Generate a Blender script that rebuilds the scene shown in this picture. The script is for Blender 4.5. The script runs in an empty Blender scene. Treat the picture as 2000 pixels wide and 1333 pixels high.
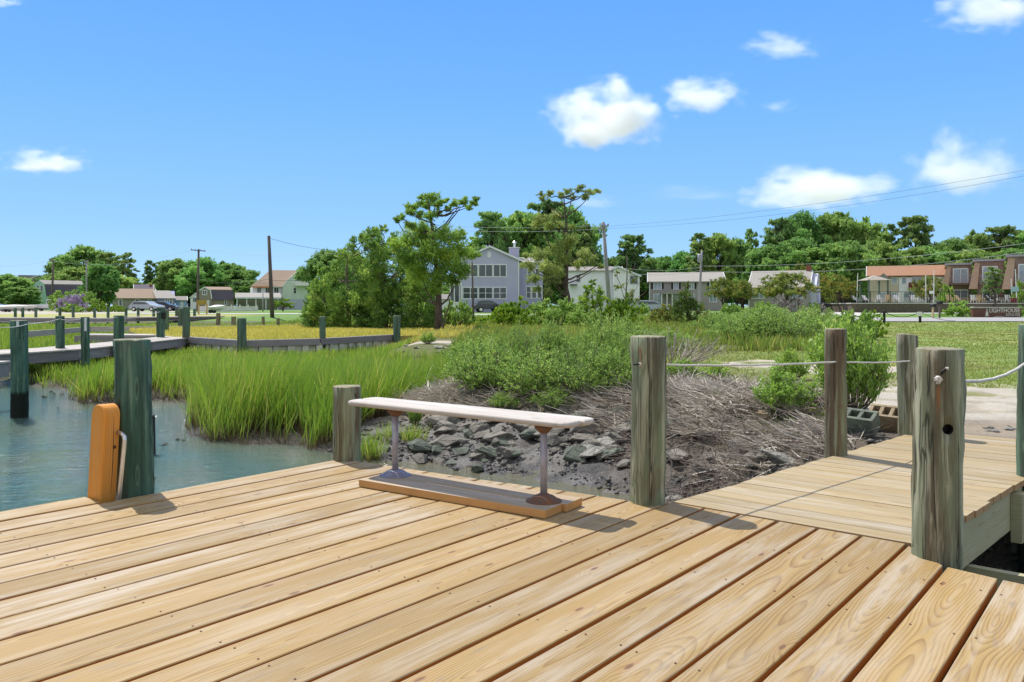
import bpy, bmesh, math, random
import numpy as np
from mathutils import Vector, Matrix

# ---------------------------------------------------------------- camera, world, sun, exposure
SC = bpy.context.scene
COL = SC.collection
F, HX, HY, EYE = 1550.0, 1000.0, 598.0, 1.1      # the photograph's focal length (px of 2000), horizon and eye height
cam = bpy.data.objects.new("camera", bpy.data.cameras.new("camera"))
COL.objects.link(cam)
cam.location = (0, 0, EYE)
cam.rotation_euler = (math.radians(90), 0, 0)
cam.data.sensor_width = 36.0
cam.data.lens = 36.0 * F / 2000.0
cam.data.shift_y = -(666.5 - HY) / 2000.0
cam.data.clip_start = 0.05
cam.data.clip_end = 12000
SC.camera = cam

SUN_EL = math.radians(57)
SUN_DIR = Vector((-0.61, 0.79, 0)).normalized()      # horizontal direction towards the sun
world = bpy.data.worlds.new("World"); SC.world = world; world.use_nodes = True
wn, wl = world.node_tree.nodes, world.node_tree.links
sky = wn.new("ShaderNodeTexSky"); sky.sky_type = 'NISHITA'; sky.sun_disc = False
sky.sun_elevation = SUN_EL
sky.sun_rotation = math.atan2(SUN_DIR.x, SUN_DIR.y)
sky.altitude = 0; sky.air_density = 1.0; sky.dust_density = 0.1; sky.ozone_density = 3.2
tc = wn.new("ShaderNodeTexCoord"); sx = wn.new("ShaderNodeSeparateXYZ"); wl.new(tc.outputs["Generated"], sx.inputs[0])
# clear-air gradient by elevation, whitened overhead for fill; the Nishita sky supplies the variation around the sun
rp = wn.new("ShaderNodeValToRGB"); wl.new(sx.outputs[2], rp.inputs[0]); el = rp.color_ramp.elements
el[0].position = 0.0; el[0].color = (0.32, 0.535, 0.79, 1); el[1].position = 1.0; el[1].color = (0.44, 0.49, 0.60, 1)
for ps, cc in ((0.10, (0.205, 0.43, 0.78)), (0.25, (0.125, 0.345, 0.765)), (0.38, (0.088, 0.285, 0.75)), (0.6, (0.30, 0.42, 0.70))):
    e_ = el.new(ps); e_.color = cc + (1,)
vm = wn.new("ShaderNodeVectorMath"); vm.operation = 'SCALE'; vm.inputs[3].default_value = 9.5; 
# unseen sky brightened behind the viewpoint and overhead, added as fill light
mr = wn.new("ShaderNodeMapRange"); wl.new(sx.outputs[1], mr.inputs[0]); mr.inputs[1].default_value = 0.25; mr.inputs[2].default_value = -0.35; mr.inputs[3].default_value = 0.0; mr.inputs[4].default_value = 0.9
wash = wn.new("ShaderNodeMix"); wash.data_type = 'RGBA'; wl.new(mr.outputs[0], wash.inputs[0]); wl.new(rp.outputs[0], wash.inputs[6]); wash.inputs[7].default_value = (0.57, 0.59, 0.63, 1)
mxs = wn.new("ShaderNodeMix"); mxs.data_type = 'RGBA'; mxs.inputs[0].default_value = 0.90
wl.new(wash.outputs[2], vm.inputs[0]); wl.new(sky.outputs[0], mxs.inputs[6]); wl.new(vm.outputs[0], mxs.inputs[7])
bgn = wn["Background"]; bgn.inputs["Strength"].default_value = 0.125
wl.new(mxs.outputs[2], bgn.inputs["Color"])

sun = bpy.data.objects.new("sun", bpy.data.lights.new("sun", 'SUN')); COL.objects.link(sun)
sun.data.energy = 4.6; sun.data.angle = math.radians(0.55); sun.data.color = (1.0, 0.95, 0.87)
sd = Vector((SUN_DIR.x * math.cos(SUN_EL), SUN_DIR.y * math.cos(SUN_EL), math.sin(SUN_EL)))
sun.rotation_euler = sd.to_track_quat('Z', 'Y').to_euler()
sun.location = (-20, 20, 60)
SC.view_settings.view_transform = 'Standard'; SC.view_settings.look = 'None'
SC.view_settings.gamma = 1.0; SC.view_settings.exposure = 0.26
SC.cycles.use_denoising = True
SC.cycles.max_bounces = 8; SC.cycles.diffuse_bounces = 4; SC.cycles.glossy_bounces = 3
SC.cycles.transparent_max_bounces = 8; SC.cycles.volume_bounces = 10
SC.cycles.sample_clamp_indirect = 6.0
SC.cycles.caustics_reflective = False; SC.cycles.caustics_refractive = False

# ---------------------------------------------------------------- helpers
def P(px, py, D):
    """the point seen at pixel (px, py) of the 2000 x 1333 photograph, D metres ahead"""
    return Vector(((px - HX) / F * D, D, EYE - (py - HY) / F * D))
def G(px, py, z=0.0):
    """the point of the plane z seen at that pixel"""
    return P(px, py, (EYE - z) * F / (py - HY))
def PX(px, D): return (px - HX) / F * D
def PZ(py, D): return EYE - (py - HY) / F * D

def lin(c):
    return tuple((v / 255 / 12.92 if v / 255 <= 0.04045 else ((v / 255 + 0.055) / 1.055) ** 2.4) for v in c)
def rgba(c):
    return (c[0], c[1], c[2], 1.0)

def tag(o, label=None, cat=None, group=None, kind=None):
    if label: o["label"] = label
    if cat: o["category"] = cat
    if group: o["group"] = group
    if kind: o["kind"] = kind
    return o
def thing(name, loc, label, cat, group=None, rz=0.0):
    o = bpy.data.objects.new(name, None); COL.objects.link(o)
    o.location = loc; o.rotation_euler.z = rz; o.empty_display_size = 0.2
    return tag(o, label, cat, group)
def copy_tree(o, parent=None):
    c = o.copy(); COL.objects.link(c)
    if parent is not None: c.parent = parent
    for ch in list(o.children): copy_tree(ch, c)
    return c

def np_mesh(name, V, Fq, mat=None, attrs=None, smooth=False, uv=None):
    """mesh from numpy arrays: V (n,3), Fq (m,k) with k = 3 or 4"""
    me = bpy.data.meshes.new(name)
    V = np.asarray(V, np.float32); Fq = np.asarray(Fq, np.int32)
    m, k = Fq.shape
    me.vertices.add(len(V)); me.vertices.foreach_set("co", V.ravel())
    me.loops.add(m * k); me.loops.foreach_set("vertex_index", Fq.ravel())
    me.polygons.add(m)
    me.polygons.foreach_set("loop_start", np.arange(0, m * k, k, dtype=np.int32))
    me.polygons.foreach_set("loop_total", np.full(m, k, np.int32))
    if smooth: me.polygons.foreach_set("use_smooth", np.ones(m, bool))
    for an, (typ, arr) in (attrs or {}).items():
        at = me.attributes.new(an, typ, 'POINT')
        at.data.foreach_set("color" if typ == 'FLOAT_COLOR' else "value", np.asarray(arr, np.float32).ravel())
    me.update(); me.validate()
    if mat: me.materials.append(mat)
    return me
def link(name, me, parent=None, loc=None):
    o = bpy.data.objects.new(name, me); COL.objects.link(o)
    if parent is not None: o.parent = parent
    if loc is not None: o.location = loc
    return o

class MB:
    """collects boxes, prisms and tubes and links them as ONE mesh object"""
    def __init__(s): s.v = []; s.f = []; s.uv = []; s.r = []
    def add(s, vs, fs, uvs=None, rnd=0.0):
        b = len(s.v); s.v += [tuple(v) for v in vs]
        for i, f in enumerate(fs):
            s.f.append([b + k for k in f])
            s.uv.append(uvs[i] if uvs else [(0, 0)] * len(f))
        s.r += [rnd] * len(vs)
    def box(s, c, d, rz=0.0, rnd=0.0, tilt=None):
        hx, hy, hz = d[0] / 2, d[1] / 2, d[2] / 2
        R = Matrix.Rotation(rz, 3, 'Z')
        if tilt is not None: R = R @ tilt
        vs = [Vector(c) + R @ Vector((x * hx, y * hy, z * hz)) for z in (-1, 1) for y in (-1, 1) for x in (-1, 1)]
        fs = [(0, 2, 3, 1), (4, 5, 7, 6), (0, 1, 5, 4), (2, 6, 7, 3), (0, 4, 6, 2), (1, 3, 7, 5)]
        uvs = []
        co = [(x * hx, y * hy, z * hz) for z in (-1, 1) for y in (-1, 1) for x in (-1, 1)]
        for k, f in enumerate(fs):
            ax = [(0, 1), (0, 1), (0, 2), (0, 2), (1, 2), (1, 2)][k]
            uvs.append([(co[i][ax[0]], co[i][ax[1]]) for i in f])
        s.add(vs, fs, uvs, rnd); return s
    def bb(s, x0, x1, y0, y1, z0, z1):
        return s.box(((x0 + x1) / 2, (y0 + y1) / 2, (z0 + z1) / 2), (abs(x1 - x0), abs(y1 - y0), abs(z1 - z0)))
    def beam(s, a, b, w, h, rnd=0.0):
        a, b = Vector(a), Vector(b); d = b - a; L = d.length
        q = d.to_track_quat('X', 'Z').to_matrix()
        vs = [(a + b) / 2 + q @ Vector((x * L / 2, y * w / 2, z * h / 2)) for z in (-1, 1) for y in (-1, 1) for x in (-1, 1)]
        co = [(x * L / 2, y * w / 2, z * h / 2) for z in (-1, 1) for y in (-1, 1) for x in (-1, 1)]
        fs = [(0, 2, 3, 1), (4, 5, 7, 6), (0, 1, 5, 4), (2, 6, 7, 3), (0, 4, 6, 2), (1, 3, 7, 5)]
        uvs = [[(co[i][[0, 0, 0, 0, 1, 1][k]], co[i][[1, 1, 2, 2, 2, 2][k]]) for i in f] for k, f in enumerate(fs)]
        s.add(vs, fs, uvs, rnd); return s
    def poly(s, pts, z0, z1):
        """vertical prism over a plan polygon"""
        n = len(pts)
        vs = [(p[0], p[1], z0) for p in pts] + [(p[0], p[1], z1) for p in pts]
        fs = [list(range(n))[::-1], list(range(n, 2 * n))] + [(i, (i + 1) % n, n + (i + 1) % n, n + i) for i in range(n)]
        s.add(vs, fs); return s
    def ext(s, pts, a, b):
        """profile pts (3-D) pushed from offset a to offset b (3-D vectors)"""
        n = len(pts); a, b = Vector(a), Vector(b)
        vs = [Vector(p) + a for p in pts] + [Vector(p) + b for p in pts]
        fs = [list(range(n))[::-1], list(range(n, 2 * n))] + [(i, (i + 1) % n, n + (i + 1) % n, n + i) for i in range(n)]
        s.add(vs, fs); return s
    def tube(s, pts, rad, seg=8, cap=True, rnd=0.0):
        pts = [Vector(p) for p in pts]; n = len(pts)
        if not hasattr(rad, '__len__'): rad = [rad] * n
        vs, fs, uvs = [], [], []; up = Vector((0.13, 0.31, 0.94)); Ls = 0.0
        for i, p in enumerate(pts):
            d = (pts[min(i + 1, n - 1)] - pts[max(i - 1, 0)])
            if d.length < 1e-9: d = Vector((0, 0, 1))
            d.normalize(); r = up if abs(d.dot(up)) < 0.9 else Vector((1, 0, 0))
            x = d.cross(r).normalized(); y = d.cross(x)
            for k in range(seg):
                a = 2 * math.pi * k / seg
                vs.append(p + (x * math.cos(a) + y * math.sin(a)) * rad[i])
        for i in range(n - 1):
            for k in range(seg):
                fs.append((i * seg + k, i * seg + (k + 1) % seg, (i + 1) * seg + (k + 1) % seg, (i + 1) * seg + k))
        if cap:
            fs.append(list(range(seg))[::-1]); fs.append(list(range((n - 1) * seg, n * seg)))
        s.add(vs, fs, None, rnd); return s
    def lathe(s, c, prof, seg=24):
        """prof: [(r, z)...] around the vertical through c"""
        n = len(prof); vs = []; fs = []
        for r, z in prof:
            for k in range(seg):
                a = 2 * math.pi * k / seg
                vs.append((c[0] + r * math.cos(a), c[1] + r * math.sin(a), c[2] + z))
        for i in range(n - 1):
            for k in range(seg):
                fs.append((i * seg + k, i * seg + (k + 1) % seg, (i + 1) * seg + (k + 1) % seg, (i + 1) * seg + k))
        fs.append(list(range(seg))[::-1]); fs.append(list(range((n - 1) * seg, n * seg)))
        s.add(vs, fs); return s
    def build(s, name, mat, parent=None, smooth=False, bevel=0.0, bseg=2):
        me = bpy.data.meshes.new(name); me.from_pydata(s.v, [], s.f)
        u = me.uv_layers.new(name="UVMap")
        u.data.foreach_set("uv", np.array([c for f in s.uv for c in f], np.float32).ravel())
        at = me.attributes.new("rnd", 'FLOAT', 'POINT'); at.data.foreach_set("value", np.array(s.r, np.float32))
        if bevel > 0:
            bm = bmesh.new(); bm.from_mesh(me)
            bmesh.ops.bevel(bm, geom=bm.edges[:], offset=bevel, segments=bseg, affect='EDGES', profile=0.6)
            bm.to_mesh(me); bm.free()
        if smooth:
            me.polygons.foreach_set("use_smooth", np.ones(len(me.polygons), bool))
        me.materials.append(mat)
        return link(name, me, parent)

# ---------------------------------------------------------------- numpy noise
_rg = np.random.default_rng(11); _lat = _rg.random((257, 257))
def vnoise(x, y, s=1.0, oct=3):
    x = np.asarray(x, float) * s + 91.3; y = np.asarray(y, float) * s + 37.7; out = 0; amp = 1; tot = 0
    for o in range(oct):
        xi = np.floor(x).astype(int); yi = np.floor(y).astype(int); fx = x - xi; fy = y - yi
        fx = fx * fx * (3 - 2 * fx); fy = fy * fy * (3 - 2 * fy)
        a = _lat[yi % 256, xi % 256]; b = _lat[yi % 256, (xi + 1) % 256]
        c = _lat[(yi + 1) % 256, xi % 256]; d = _lat[(yi + 1) % 256, (xi + 1) % 256]
        out = out + amp * ((a * (1 - fx) + b * fx) * (1 - fy) + (c * (1 - fx) + d * fx) * fy); tot += amp
        amp *= 0.5; x = x * 2.03 + 17; y = y * 2.03 + 5
    return out / tot
def ss(a, b, x):
    t = np.clip((np.asarray(x, float) - a) / (b - a), 0, 1); return t * t * (3 - 2 * t)

# ---------------------------------------------------------------- materials
class NT:
    """a short hand for node trees"""
    def __init__(s, name):
        s.m = bpy.data.materials.new(name); s.m.use_nodes = True
        s.n = s.m.node_tree.nodes; s.l = s.m.node_tree.links
        s.b = s.n["Principled BSDF"]; s.out = s.n["Material Output"]
    def set(s, sock, v):
        if v is None: return
        if isinstance(v, bpy.types.NodeSocket): s.l.new(v, sock)
        elif isinstance(v, (tuple, list)) and len(v) == 3 and sock.type == 'RGBA': sock.default_value = rgba(v)
        else: sock.default_value = v
    def math(s, op, a, b=None, c=None, clamp=False):
        n = s.n.new("ShaderNodeMath"); n.operation = op; n.use_clamp = clamp
        s.set(n.inputs[0], a)
        if b is not None: s.set(n.inputs[1], b)
        if c is not None: s.set(n.inputs[2], c)
        return n.outputs[0]
    def mix(s, f, a, b, mode='MIX'):
        n = s.n.new("ShaderNodeMix"); n.data_type = 'RGBA'; n.blend_type = mode; n.clamp_factor = True
        s.set(n.inputs[0], f); s.set(n.inputs[6], a); s.set(n.inputs[7], b); return n.outputs[2]
    def noise(s, vec, scale=1.0, detail=3.0, rough=0.55, dim='3D', w=None, dist=0.0):
        n = s.n.new("ShaderNodeTexNoise"); n.noise_dimensions = dim
        if vec is not None: s.l.new(vec, n.inputs["Vector"])
        if w is not None: s.set(n.inputs["W"], w)
        n.inputs["Scale"].default_value = scale; n.inputs["Detail"].default_value = detail
        n.inputs["Roughness"].default_value = rough; n.inputs["Distortion"].default_value = dist
        return n.outputs["Fac"]
    def vor(s, vec, scale=1.0, feat='F1', out="Distance"):
        n = s.n.new("ShaderNodeTexVoronoi"); n.feature = feat; s.l.new(vec, n.inputs["Vector"])
        n.inputs["Scale"].default_value = scale; return n.outputs[out]
    def map(s, vec, sc=(1, 1, 1), loc=(0, 0, 0), rot=(0, 0, 0)):
        n = s.n.new("ShaderNodeMapping"); s.l.new(vec, n.inputs[0])
        n.inputs["Scale"].default_value = sc; n.inputs["Location"].default_value = loc; n.inputs["Rotation"].default_value = rot
        return n.outputs[0]
    def comb(s, x, y, z):
        n = s.n.new("ShaderNodeCombineXYZ")
        for i, v in enumerate((x, y, z)): s.set(n.inputs[i], v)
        return n.outputs[0]
    def sep(s, v):
        n = s.n.new("ShaderNodeSeparateXYZ"); s.l.new(v, n.inputs[0]); return n.outputs
    def ramp(s, fac, stops, interp='LINEAR'):
        n = s.n.new("ShaderNodeValToRGB"); s.l.new(fac, n.inputs[0]); e = n.color_ramp.elements; n.color_ramp.interpolation = interp
        while len(e) < len(stops): e.new(0.5)
        for i, (p, c) in enumerate(stops):
            e[i].position = p; e[i].color = rgba(c) if hasattr(c, '__len__') else (c, c, c, 1)
        return n.outputs[0]
    def rng(s, v, a, b, c=0.0, d=1.0):
        n = s.n.new("ShaderNodeMapRange"); n.interpolation_type = 'SMOOTHSTEP'; s.l.new(v, n.inputs[0])
        for i, q in enumerate((a, b, c, d)): n.inputs[1 + i].default_value = q
        return n.outputs[0]
    def obj(s): return s.n.new("ShaderNodeTexCoord").outputs["Object"]
    def uvc(s): return s.n.new("ShaderNodeTexCoord").outputs["UV"]
    def pos(s): return s.n.new("ShaderNodeNewGeometry").outputs["Position"]
    def rand(s): return s.n.new("ShaderNodeObjectInfo").outputs["Random"]
    def attr(s, nm, out="Fac"):
        n = s.n.new("ShaderNodeAttribute"); n.attribute_name = nm; return n.outputs[out]
    def bump(s, h, strength=0.5, dist=0.01):
        n = s.n.new("ShaderNodeBump"); s.l.new(h, n.inputs["Height"])
        n.inputs["Strength"].default_value = strength; n.inputs["Distance"].default_value = dist
        s.l.new(n.outputs[0], s.b.inputs["Normal"]); return n.outputs[0]
    def fin(s, color=None, rough=None, metal=None, spec=None):
        s.set(s.b.inputs["Base Color"], color); s.set(s.b.inputs["Roughness"], rough)
        s.set(s.b.inputs["Metallic"], metal)
        if spec is not None: s.b.inputs["Specular IOR Level"].default_value = spec
        return s.m

def simple(name, c, c2=None, scale=3.0, rough=0.7, bump=0.0, stretch=(1, 1, 1), bdist=0.01, metal=None, detail=4, spec=0.3, coord='pos'):
    t = NT(name); v = t.pos() if coord == 'pos' else t.obj()
    v = t.map(v, stretch)
    c2 = c2 or tuple(x * 0.75 for x in c)
    n = t.noise(v, scale, detail)
    col = t.mix(t.rng(n, 0.3, 0.7), c, c2)
    if bump: t.bump(n, bump, bdist)
    return t.fin(col, rough, metal, spec)

def wood_mat(name, light, dark, bleach, ringw=0.011, ringk=0.55, bleachk=0.5, knotk=0.8, vary=0.25, warm=None, edge=None):
    t = NT(name); uv = t.sep(t.uvc()); x, y = uv[0], uv[1]; r = t.attr("rnd")
    z = t.math('MULTIPLY', r, 53.0)
    # knots: sparse stretched cells
    kv = t.comb(t.math('MULTIPLY_ADD', x, 1.5, z), t.math('MULTIPLY_ADD', y, 4.5, z), z)
    vo = t.n.new("ShaderNodeTexVoronoi"); vo.voronoi_dimensions = '2D'; t.l.new(kv, vo.inputs["Vector"]); vo.inputs["Scale"].default_value = 1.0
    kd, kc = vo.outputs["Distance"], t.sep(vo.outputs["Color"])[0]
    pick = t.math('GREATER_THAN', kc, 0.62)
    knear = t.math('MULTIPLY', t.rng(kd, 0.02, 0.26, 1.0, 0.0), pick)
    knot = t.math('MULTIPLY', t.rng(kd, 0.022, 0.052, 1.0, 0.0), pick)
    nA = t.noise(t.comb(t.math('MULTIPLY', x, 1.1), t.math('MULTIPLY', y, 4.0), z), 1.0, 2.0)
    nB = t.noise(t.comb(t.math('MULTIPLY', x, 0.55), z, 3.3), 1.0, 2.0)
    off = t.math('MULTIPLY', t.math('SUBTRACT', t.math('FRACT', t.math('MULTIPLY', r, 7.31)), 0.5), 0.12)
    cy = t.math('ADD', t.math('ADD', y, off), t.math('MULTIPLY', t.math('SUBTRACT', nA, 0.5), 0.07))
    cy = t.math('ADD', cy, t.math('MULTIPLY', knear, 0.02))
    hz = t.math('MULTIPLY', t.math('SUBTRACT', nB, 0.42), 0.34)
    hz = t.math('ADD', hz, t.math('MULTIPLY', knear, 0.03))
    rr = t.math('SQRT', t.math('ADD', t.math('MULTIPLY', cy, cy), t.math('MULTIPLY', hz, hz)))
    fr = t.math('FRACT', t.math('DIVIDE', rr, ringw))
    ring = t.ramp(fr, [(0.0, 0.0), (0.45, 0.12), (0.8, 0.75), (0.9, 1.0), (1.0, 0.0)])
    fib = t.noise(t.comb(t.math('MULTIPLY', x, 5.0), t.math('MULTIPLY', y, 190.0), z), 1.0, 3.0)
    fib2 = t.noise(t.comb(t.math('MULTIPLY', x, 1.6), t.math('MULTIPLY', y, 42.0), z), 1.0, 3.0)
    patch = t.noise(t.comb(t.math('MULTIPLY', x, 1.6), t.math('MULTIPLY', y, 16.0), z), 1.0, 6.0, 0.66)
    sk = t.noise(t.comb(t.math('MULTIPLY', x, 2.2), t.math('MULTIPLY', y, 75.0), z), 1.0, 4.0, 0.6)
    c = t.mix(t.math('MULTIPLY', ring, ringk), light, dark)
    c = t.mix(t.math('MULTIPLY', t.rng(fib2, 0.35, 0.75), 0.34), c, tuple(v * 0.8 for v in light))
    c = t.mix(t.math('MULTIPLY', t.rng(fib, 0.4, 0.75), 0.20), c, tuple(v * 0.62 for v in light))
    rb = t.math('FRACT', t.math('MULTIPLY', r, 13.7))
    bl = t.math('MULTIPLY', t.rng(patch, 0.40, 0.68), t.math('MULTIPLY', t.math('MULTIPLY_ADD', rb, 0.9, 0.25), bleachk))
    c = t.mix(bl, c, bleach)
    c = t.mix(t.math('MULTIPLY', t.rng(sk, 0.52, 0.70), 0.42), c, tuple(v * 0.6 for v in light))
    # small grey dirt stains
    st = t.noise(t.comb(t.math('MULTIPLY', x, 5.0), t.math('MULTIPLY', y, 28.0), z), 1.0, 4.0)
    c = t.mix(t.math('MULTIPLY', t.rng(st, 0.60, 0.72), 0.55), c, (0.24, 0.19, 0.14))
    c = t.mix(t.math('MULTIPLY', t.rng(knear, 0.45, 1.0), 0.30 * knotk), c, (0.36, 0.20, 0.09))
    c = t.mix(t.math('MULTIPLY', knot, knotk), c, (0.16, 0.085, 0.045))
    val = t.math('MULTIPLY_ADD', t.math('FRACT', t.math('MULTIPLY', r, 29.3)), vary, 1.0 - vary * 0.55)
    c = t.mix(1.0, c, t.comb(val, val, val), 'MULTIPLY')
    if warm:
        c = t.mix(t.math('MULTIPLY', t.math('FRACT', t.math('MULTIPLY', r, 3.9)), 0.5), c, warm, 'MULTIPLY')
    h = t.math('ADD', t.math('MULTIPLY', ring, 0.5), fib)
    if edge:
        nz = t.sep(t.n.new("ShaderNodeNewGeometry").outputs["True Normal"])[2]
        c = t.mix(t.rng(nz, 0.2, 0.6, 1.0, 0.0), c, edge)
    t.bump(h, 0.25, 0.002)
    return t.fin(c, 0.62, None, 0.25)

def piling_mat(name, base, dark, pale, rust=0.12, wet=-0.32, streak=None):
    t = NT(name); o = t.obj(); rd = t.math('MULTIPLY', t.rand(), 40.0)
    sx = t.sep(o); v = t.comb(t.math('ADD', sx[0], rd), sx[1], sx[2])
    a = t.noise(t.map(v, (9, 9, 0.8)), 1.0, 5.0, 0.62)
    b = t.noise(t.map(v, (28, 28, 1.5)), 1.0, 4.0, 0.6)
    c_ = t.noise(t.map(v, (3.5, 3.5, 1.8)), 1.0, 4.0, 0.6, dist=0.6)
    g = t.noise(t.map(v, (80, 80, 2.5)), 1.0, 3.0)
    c = t.mix(t.rng(a, 0.40, 0.62), base, dark)
    c = t.mix(t.math('MULTIPLY', t.rng(b, 0.47, 0.66), 0.75), c, pale)
    c = t.mix(t.math('MULTIPLY', t.rng(c_, 0.54, 0.70), rust * 4), c, (0.16, 0.085, 0.045))
    c = t.mix(t.math('MULTIPLY', t.rng(g, 0.55, 0.7), 0.4), c, tuple(x * 0.55 for x in dark))
    av = t.comb(t.math('MULTIPLY', t.math('ARCTAN2', sx[1], sx[0]), 1.3), t.math('MULTIPLY', sx[2], 2.6), rd)
    kd = t.vor(av, 1.0); kn = t.rng(kd, 0.06, 0.13, 1.0, 0.0); kr = t.rng(t.math('ABSOLUTE', t.math('SUBTRACT', kd, 0.17)), 0.0, 0.04, 1.0, 0.0)
    c = t.mix(t.math('MULTIPLY', kr, 0.5), c, pale); c = t.mix(t.math('MULTIPLY', kn, 0.8), c, (0.05, 0.035, 0.022))
    # long seasoning checks
    w = t.noise(t.map(v, (16, 16, 0.35)), 1.0, 2.0)
    crack = t.rng(t.math('ABSOLUTE', t.math('SUBTRACT', w, 0.5)), 0.0, 0.012, 1.0, 0.0)
    c = t.mix(t.math('MULTIPLY', crack, 0.75), c, (0.02, 0.02, 0.018))
    if streak:
        an, zA, zB, hw = streak
        da = t.math('ABSOLUTE', t.math('SUBTRACT', t.math('ARCTAN2', sx[1], sx[0]), an))
        da = t.math('ADD', da, t.math('MULTIPLY', t.math('SUBTRACT', g, 0.5), 0.1))
        m = t.math('MULTIPLY', t.rng(da, hw * .15, hw, 1.0, 0.0), t.math('MULTIPLY', t.rng(sx[2], zA - .05, zB, 0.0, 1.0), t.rng(sx[2], zB, zB + .03, 1.0, 0.0)))
        c = t.mix(t.math('MULTIPLY', m, 0.62), c, (0.30, 0.11, 0.03))
    # sawn top
    nz = t.sep(t.n.new("ShaderNodeNewGeometry").outputs["Normal"])[2]
    c = t.mix(t.math('MULTIPLY', t.rng(nz, 0.6, 0.9), 0.7), c, (0.30, 0.27, 0.18))
    # algae below the high-water mark
    pz = t.sep(t.pos())[2]
    pz = t.math('ADD', pz, t.math('MULTIPLY', t.math('SUBTRACT', b, 0.5), 0.12))
    c = t.mix(t.rng(pz, wet - 0.05, wet + 0.03, 1.0, 0.0), c, (0.012, 0.016, 0.012))
    h = t.math('SUBTRACT', t.math('ADD', b, t.math('MULTIPLY', g, 0.6)), t.math('MULTIPLY', crack, 1.6))
    t.bump(h, 0.7, 0.006)
    return t.fin(c, 0.8, None, 0.2)

def leaf_mat(name, c1, c2, c3=None, trans=0.35, gloss=0.12, per=0.0):
    """c1..c2 by each leaf's own tint; c3 rare tint; per: variation from tree to tree"""
    t = NT(name); ti = t.attr("tint")
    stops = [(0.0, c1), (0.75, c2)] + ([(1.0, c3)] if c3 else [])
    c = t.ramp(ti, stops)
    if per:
        v = t.math('MULTIPLY_ADD', t.rand(), per * 2, 1 - per)
        w = t.math('MULTIPLY_ADD', t.math('FRACT', t.math('MULTIPLY', t.rand(), 17.0)), per * 1.6, 1 - per * 0.8)
        c = t.mix(1.0, c, t.comb(t.math('MULTIPLY', v, w), v, v), 'MULTIPLY')
    d = t.n.new("ShaderNodeBsdfDiffuse"); tr = t.n.new("ShaderNodeBsdfTranslucent")
    t.l.new(c, d.inputs[0])
    t.l.new(t.mix(0.35, c, (0.30, 0.46, 0.06)), tr.inputs[0]) if False else t.l.new(c, tr.inputs[0])
    m = t.n.new("ShaderNodeMixShader"); m.inputs[0].default_value = trans
    t.l.new(d.outputs[0], m.inputs[1]); t.l.new(tr.outputs[0], m.inputs[2])
    g = t.n.new("ShaderNodeBsdfGlossy"); g.inputs["Roughness"].default_value = 0.45; g.inputs["Color"].default_value = (0.8, 0.85, 0.9, 1)
    m2 = t.n.new("ShaderNodeMixShader"); m2.inputs[0].default_value = gloss * 0.2
    t.l.new(m.outputs[0], m2.inputs[1]); t.l.new(g.outputs[0], m2.inputs[2])
    t.n.remove(t.b); t.l.new(m2.outputs[0], t.out.inputs[0])
    return t.m

M = {}
M['deck'] = wood_mat('deck_wood', (0.370, 0.253, 0.103), (0.195, 0.105, 0.036), (0.44, 0.37, 0.28), 0.011, 0.8, 0.8, 0.9, 0.24, edge=(0.36, 0.15, 0.032))
M['walk'] = wood_mat('walkway_wood', (0.38, 0.29, 0.15), (0.24, 0.155, 0.075), (0.44, 0.38, 0.29), 0.008, 0.5, 0.9, 0.5, 0.16, edge=(0.42, 0.26, 0.13))
M['beamw'] = wood_mat('treated_beam_wood', (0.42, 0.39, 0.24), (0.27, 0.25, 0.14), (0.48, 0.44, 0.33), 0.012, 0.5, 0.5, 0.5, 0.15)
M['greyw'] = wood_mat('weathered_grey_wood', (0.46, 0.41, 0.36), (0.26, 0.22, 0.19), (0.62, 0.58, 0.53), 0.012, 0.4, 0.8, 0.4, 0.30)
M['greybeam'] = wood_mat('grey_violet_beam_wood', (0.25, 0.23, 0.23), (0.12, 0.11, 0.12), (0.34, 0.32, 0.33), 0.012, 0.4, 0.8, 0.4, 0.30)
M['seat'] = wood_mat('bleached_seat_wood', (0.50, 0.45, 0.40), (0.34, 0.29, 0.25), (0.62, 0.60, 0.57), 0.010, 0.5, 1.0, 0.15, 0.08)
M['plank'] = wood_mat('bench_base_wood', (0.42, 0.32, 0.20), (0.30, 0.17, 0.08), (0.48, 0.42, 0.36), 0.010, 0.6, 0.8, 0.6, 0.10, edge=(0.50, 0.27, 0.10))
M['cedarpost'] = wood_mat('orange_stained_wood', (0.72, 0.29, 0.045), (0.46, 0.15, 0.02), (0.62, 0.36, 0.12), 0.016, 0.45, 0.35, 1.0, 0.10)
M['pile_teal'] = piling_mat('teal_piling', (0.07, 0.155, 0.11), (0.035, 0.070, 0.052), (0.15, 0.235, 0.165), 0.05)
M['pile_grey'] = piling_mat('grey_green_piling', (0.21, 0.225, 0.14), (0.105, 0.095, 0.06), (0.42, 0.41, 0.31), 0.12)
M['pile_far'] = piling_mat('far_green_piling', (0.085, 0.16, 0.11), (0.06, 0.085, 0.06), (0.18, 0.26, 0.17), 0.10, -0.2)
M['pile_one'] = piling_mat('bored_piling', (0.20, 0.225, 0.145), (0.105, 0.09, 0.06), (0.42, 0.42, 0.31), 0.14, streak=(math.radians(-119.5), 1.83, 1.94, 0.14))
M['pile_two'] = piling_mat('dock_corner_piling', (0.19, 0.225, 0.14), (0.10, 0.09, 0.06), (0.40, 0.40, 0.28), 0.12, streak=(math.radians(-131), 1.97, 2.06, 0.13))
M['pile_brown'] = piling_mat('brown_grey_piling', (0.205, 0.22, 0.13), (0.14, 0.10, 0.062), (0.30, 0.34, 0.23), 0.17)
M['metal'] = simple('galvanised_steel', (0.42, 0.40, 0.45), (0.30, 0.27, 0.30), 20, 0.45, metal=0.35)
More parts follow.
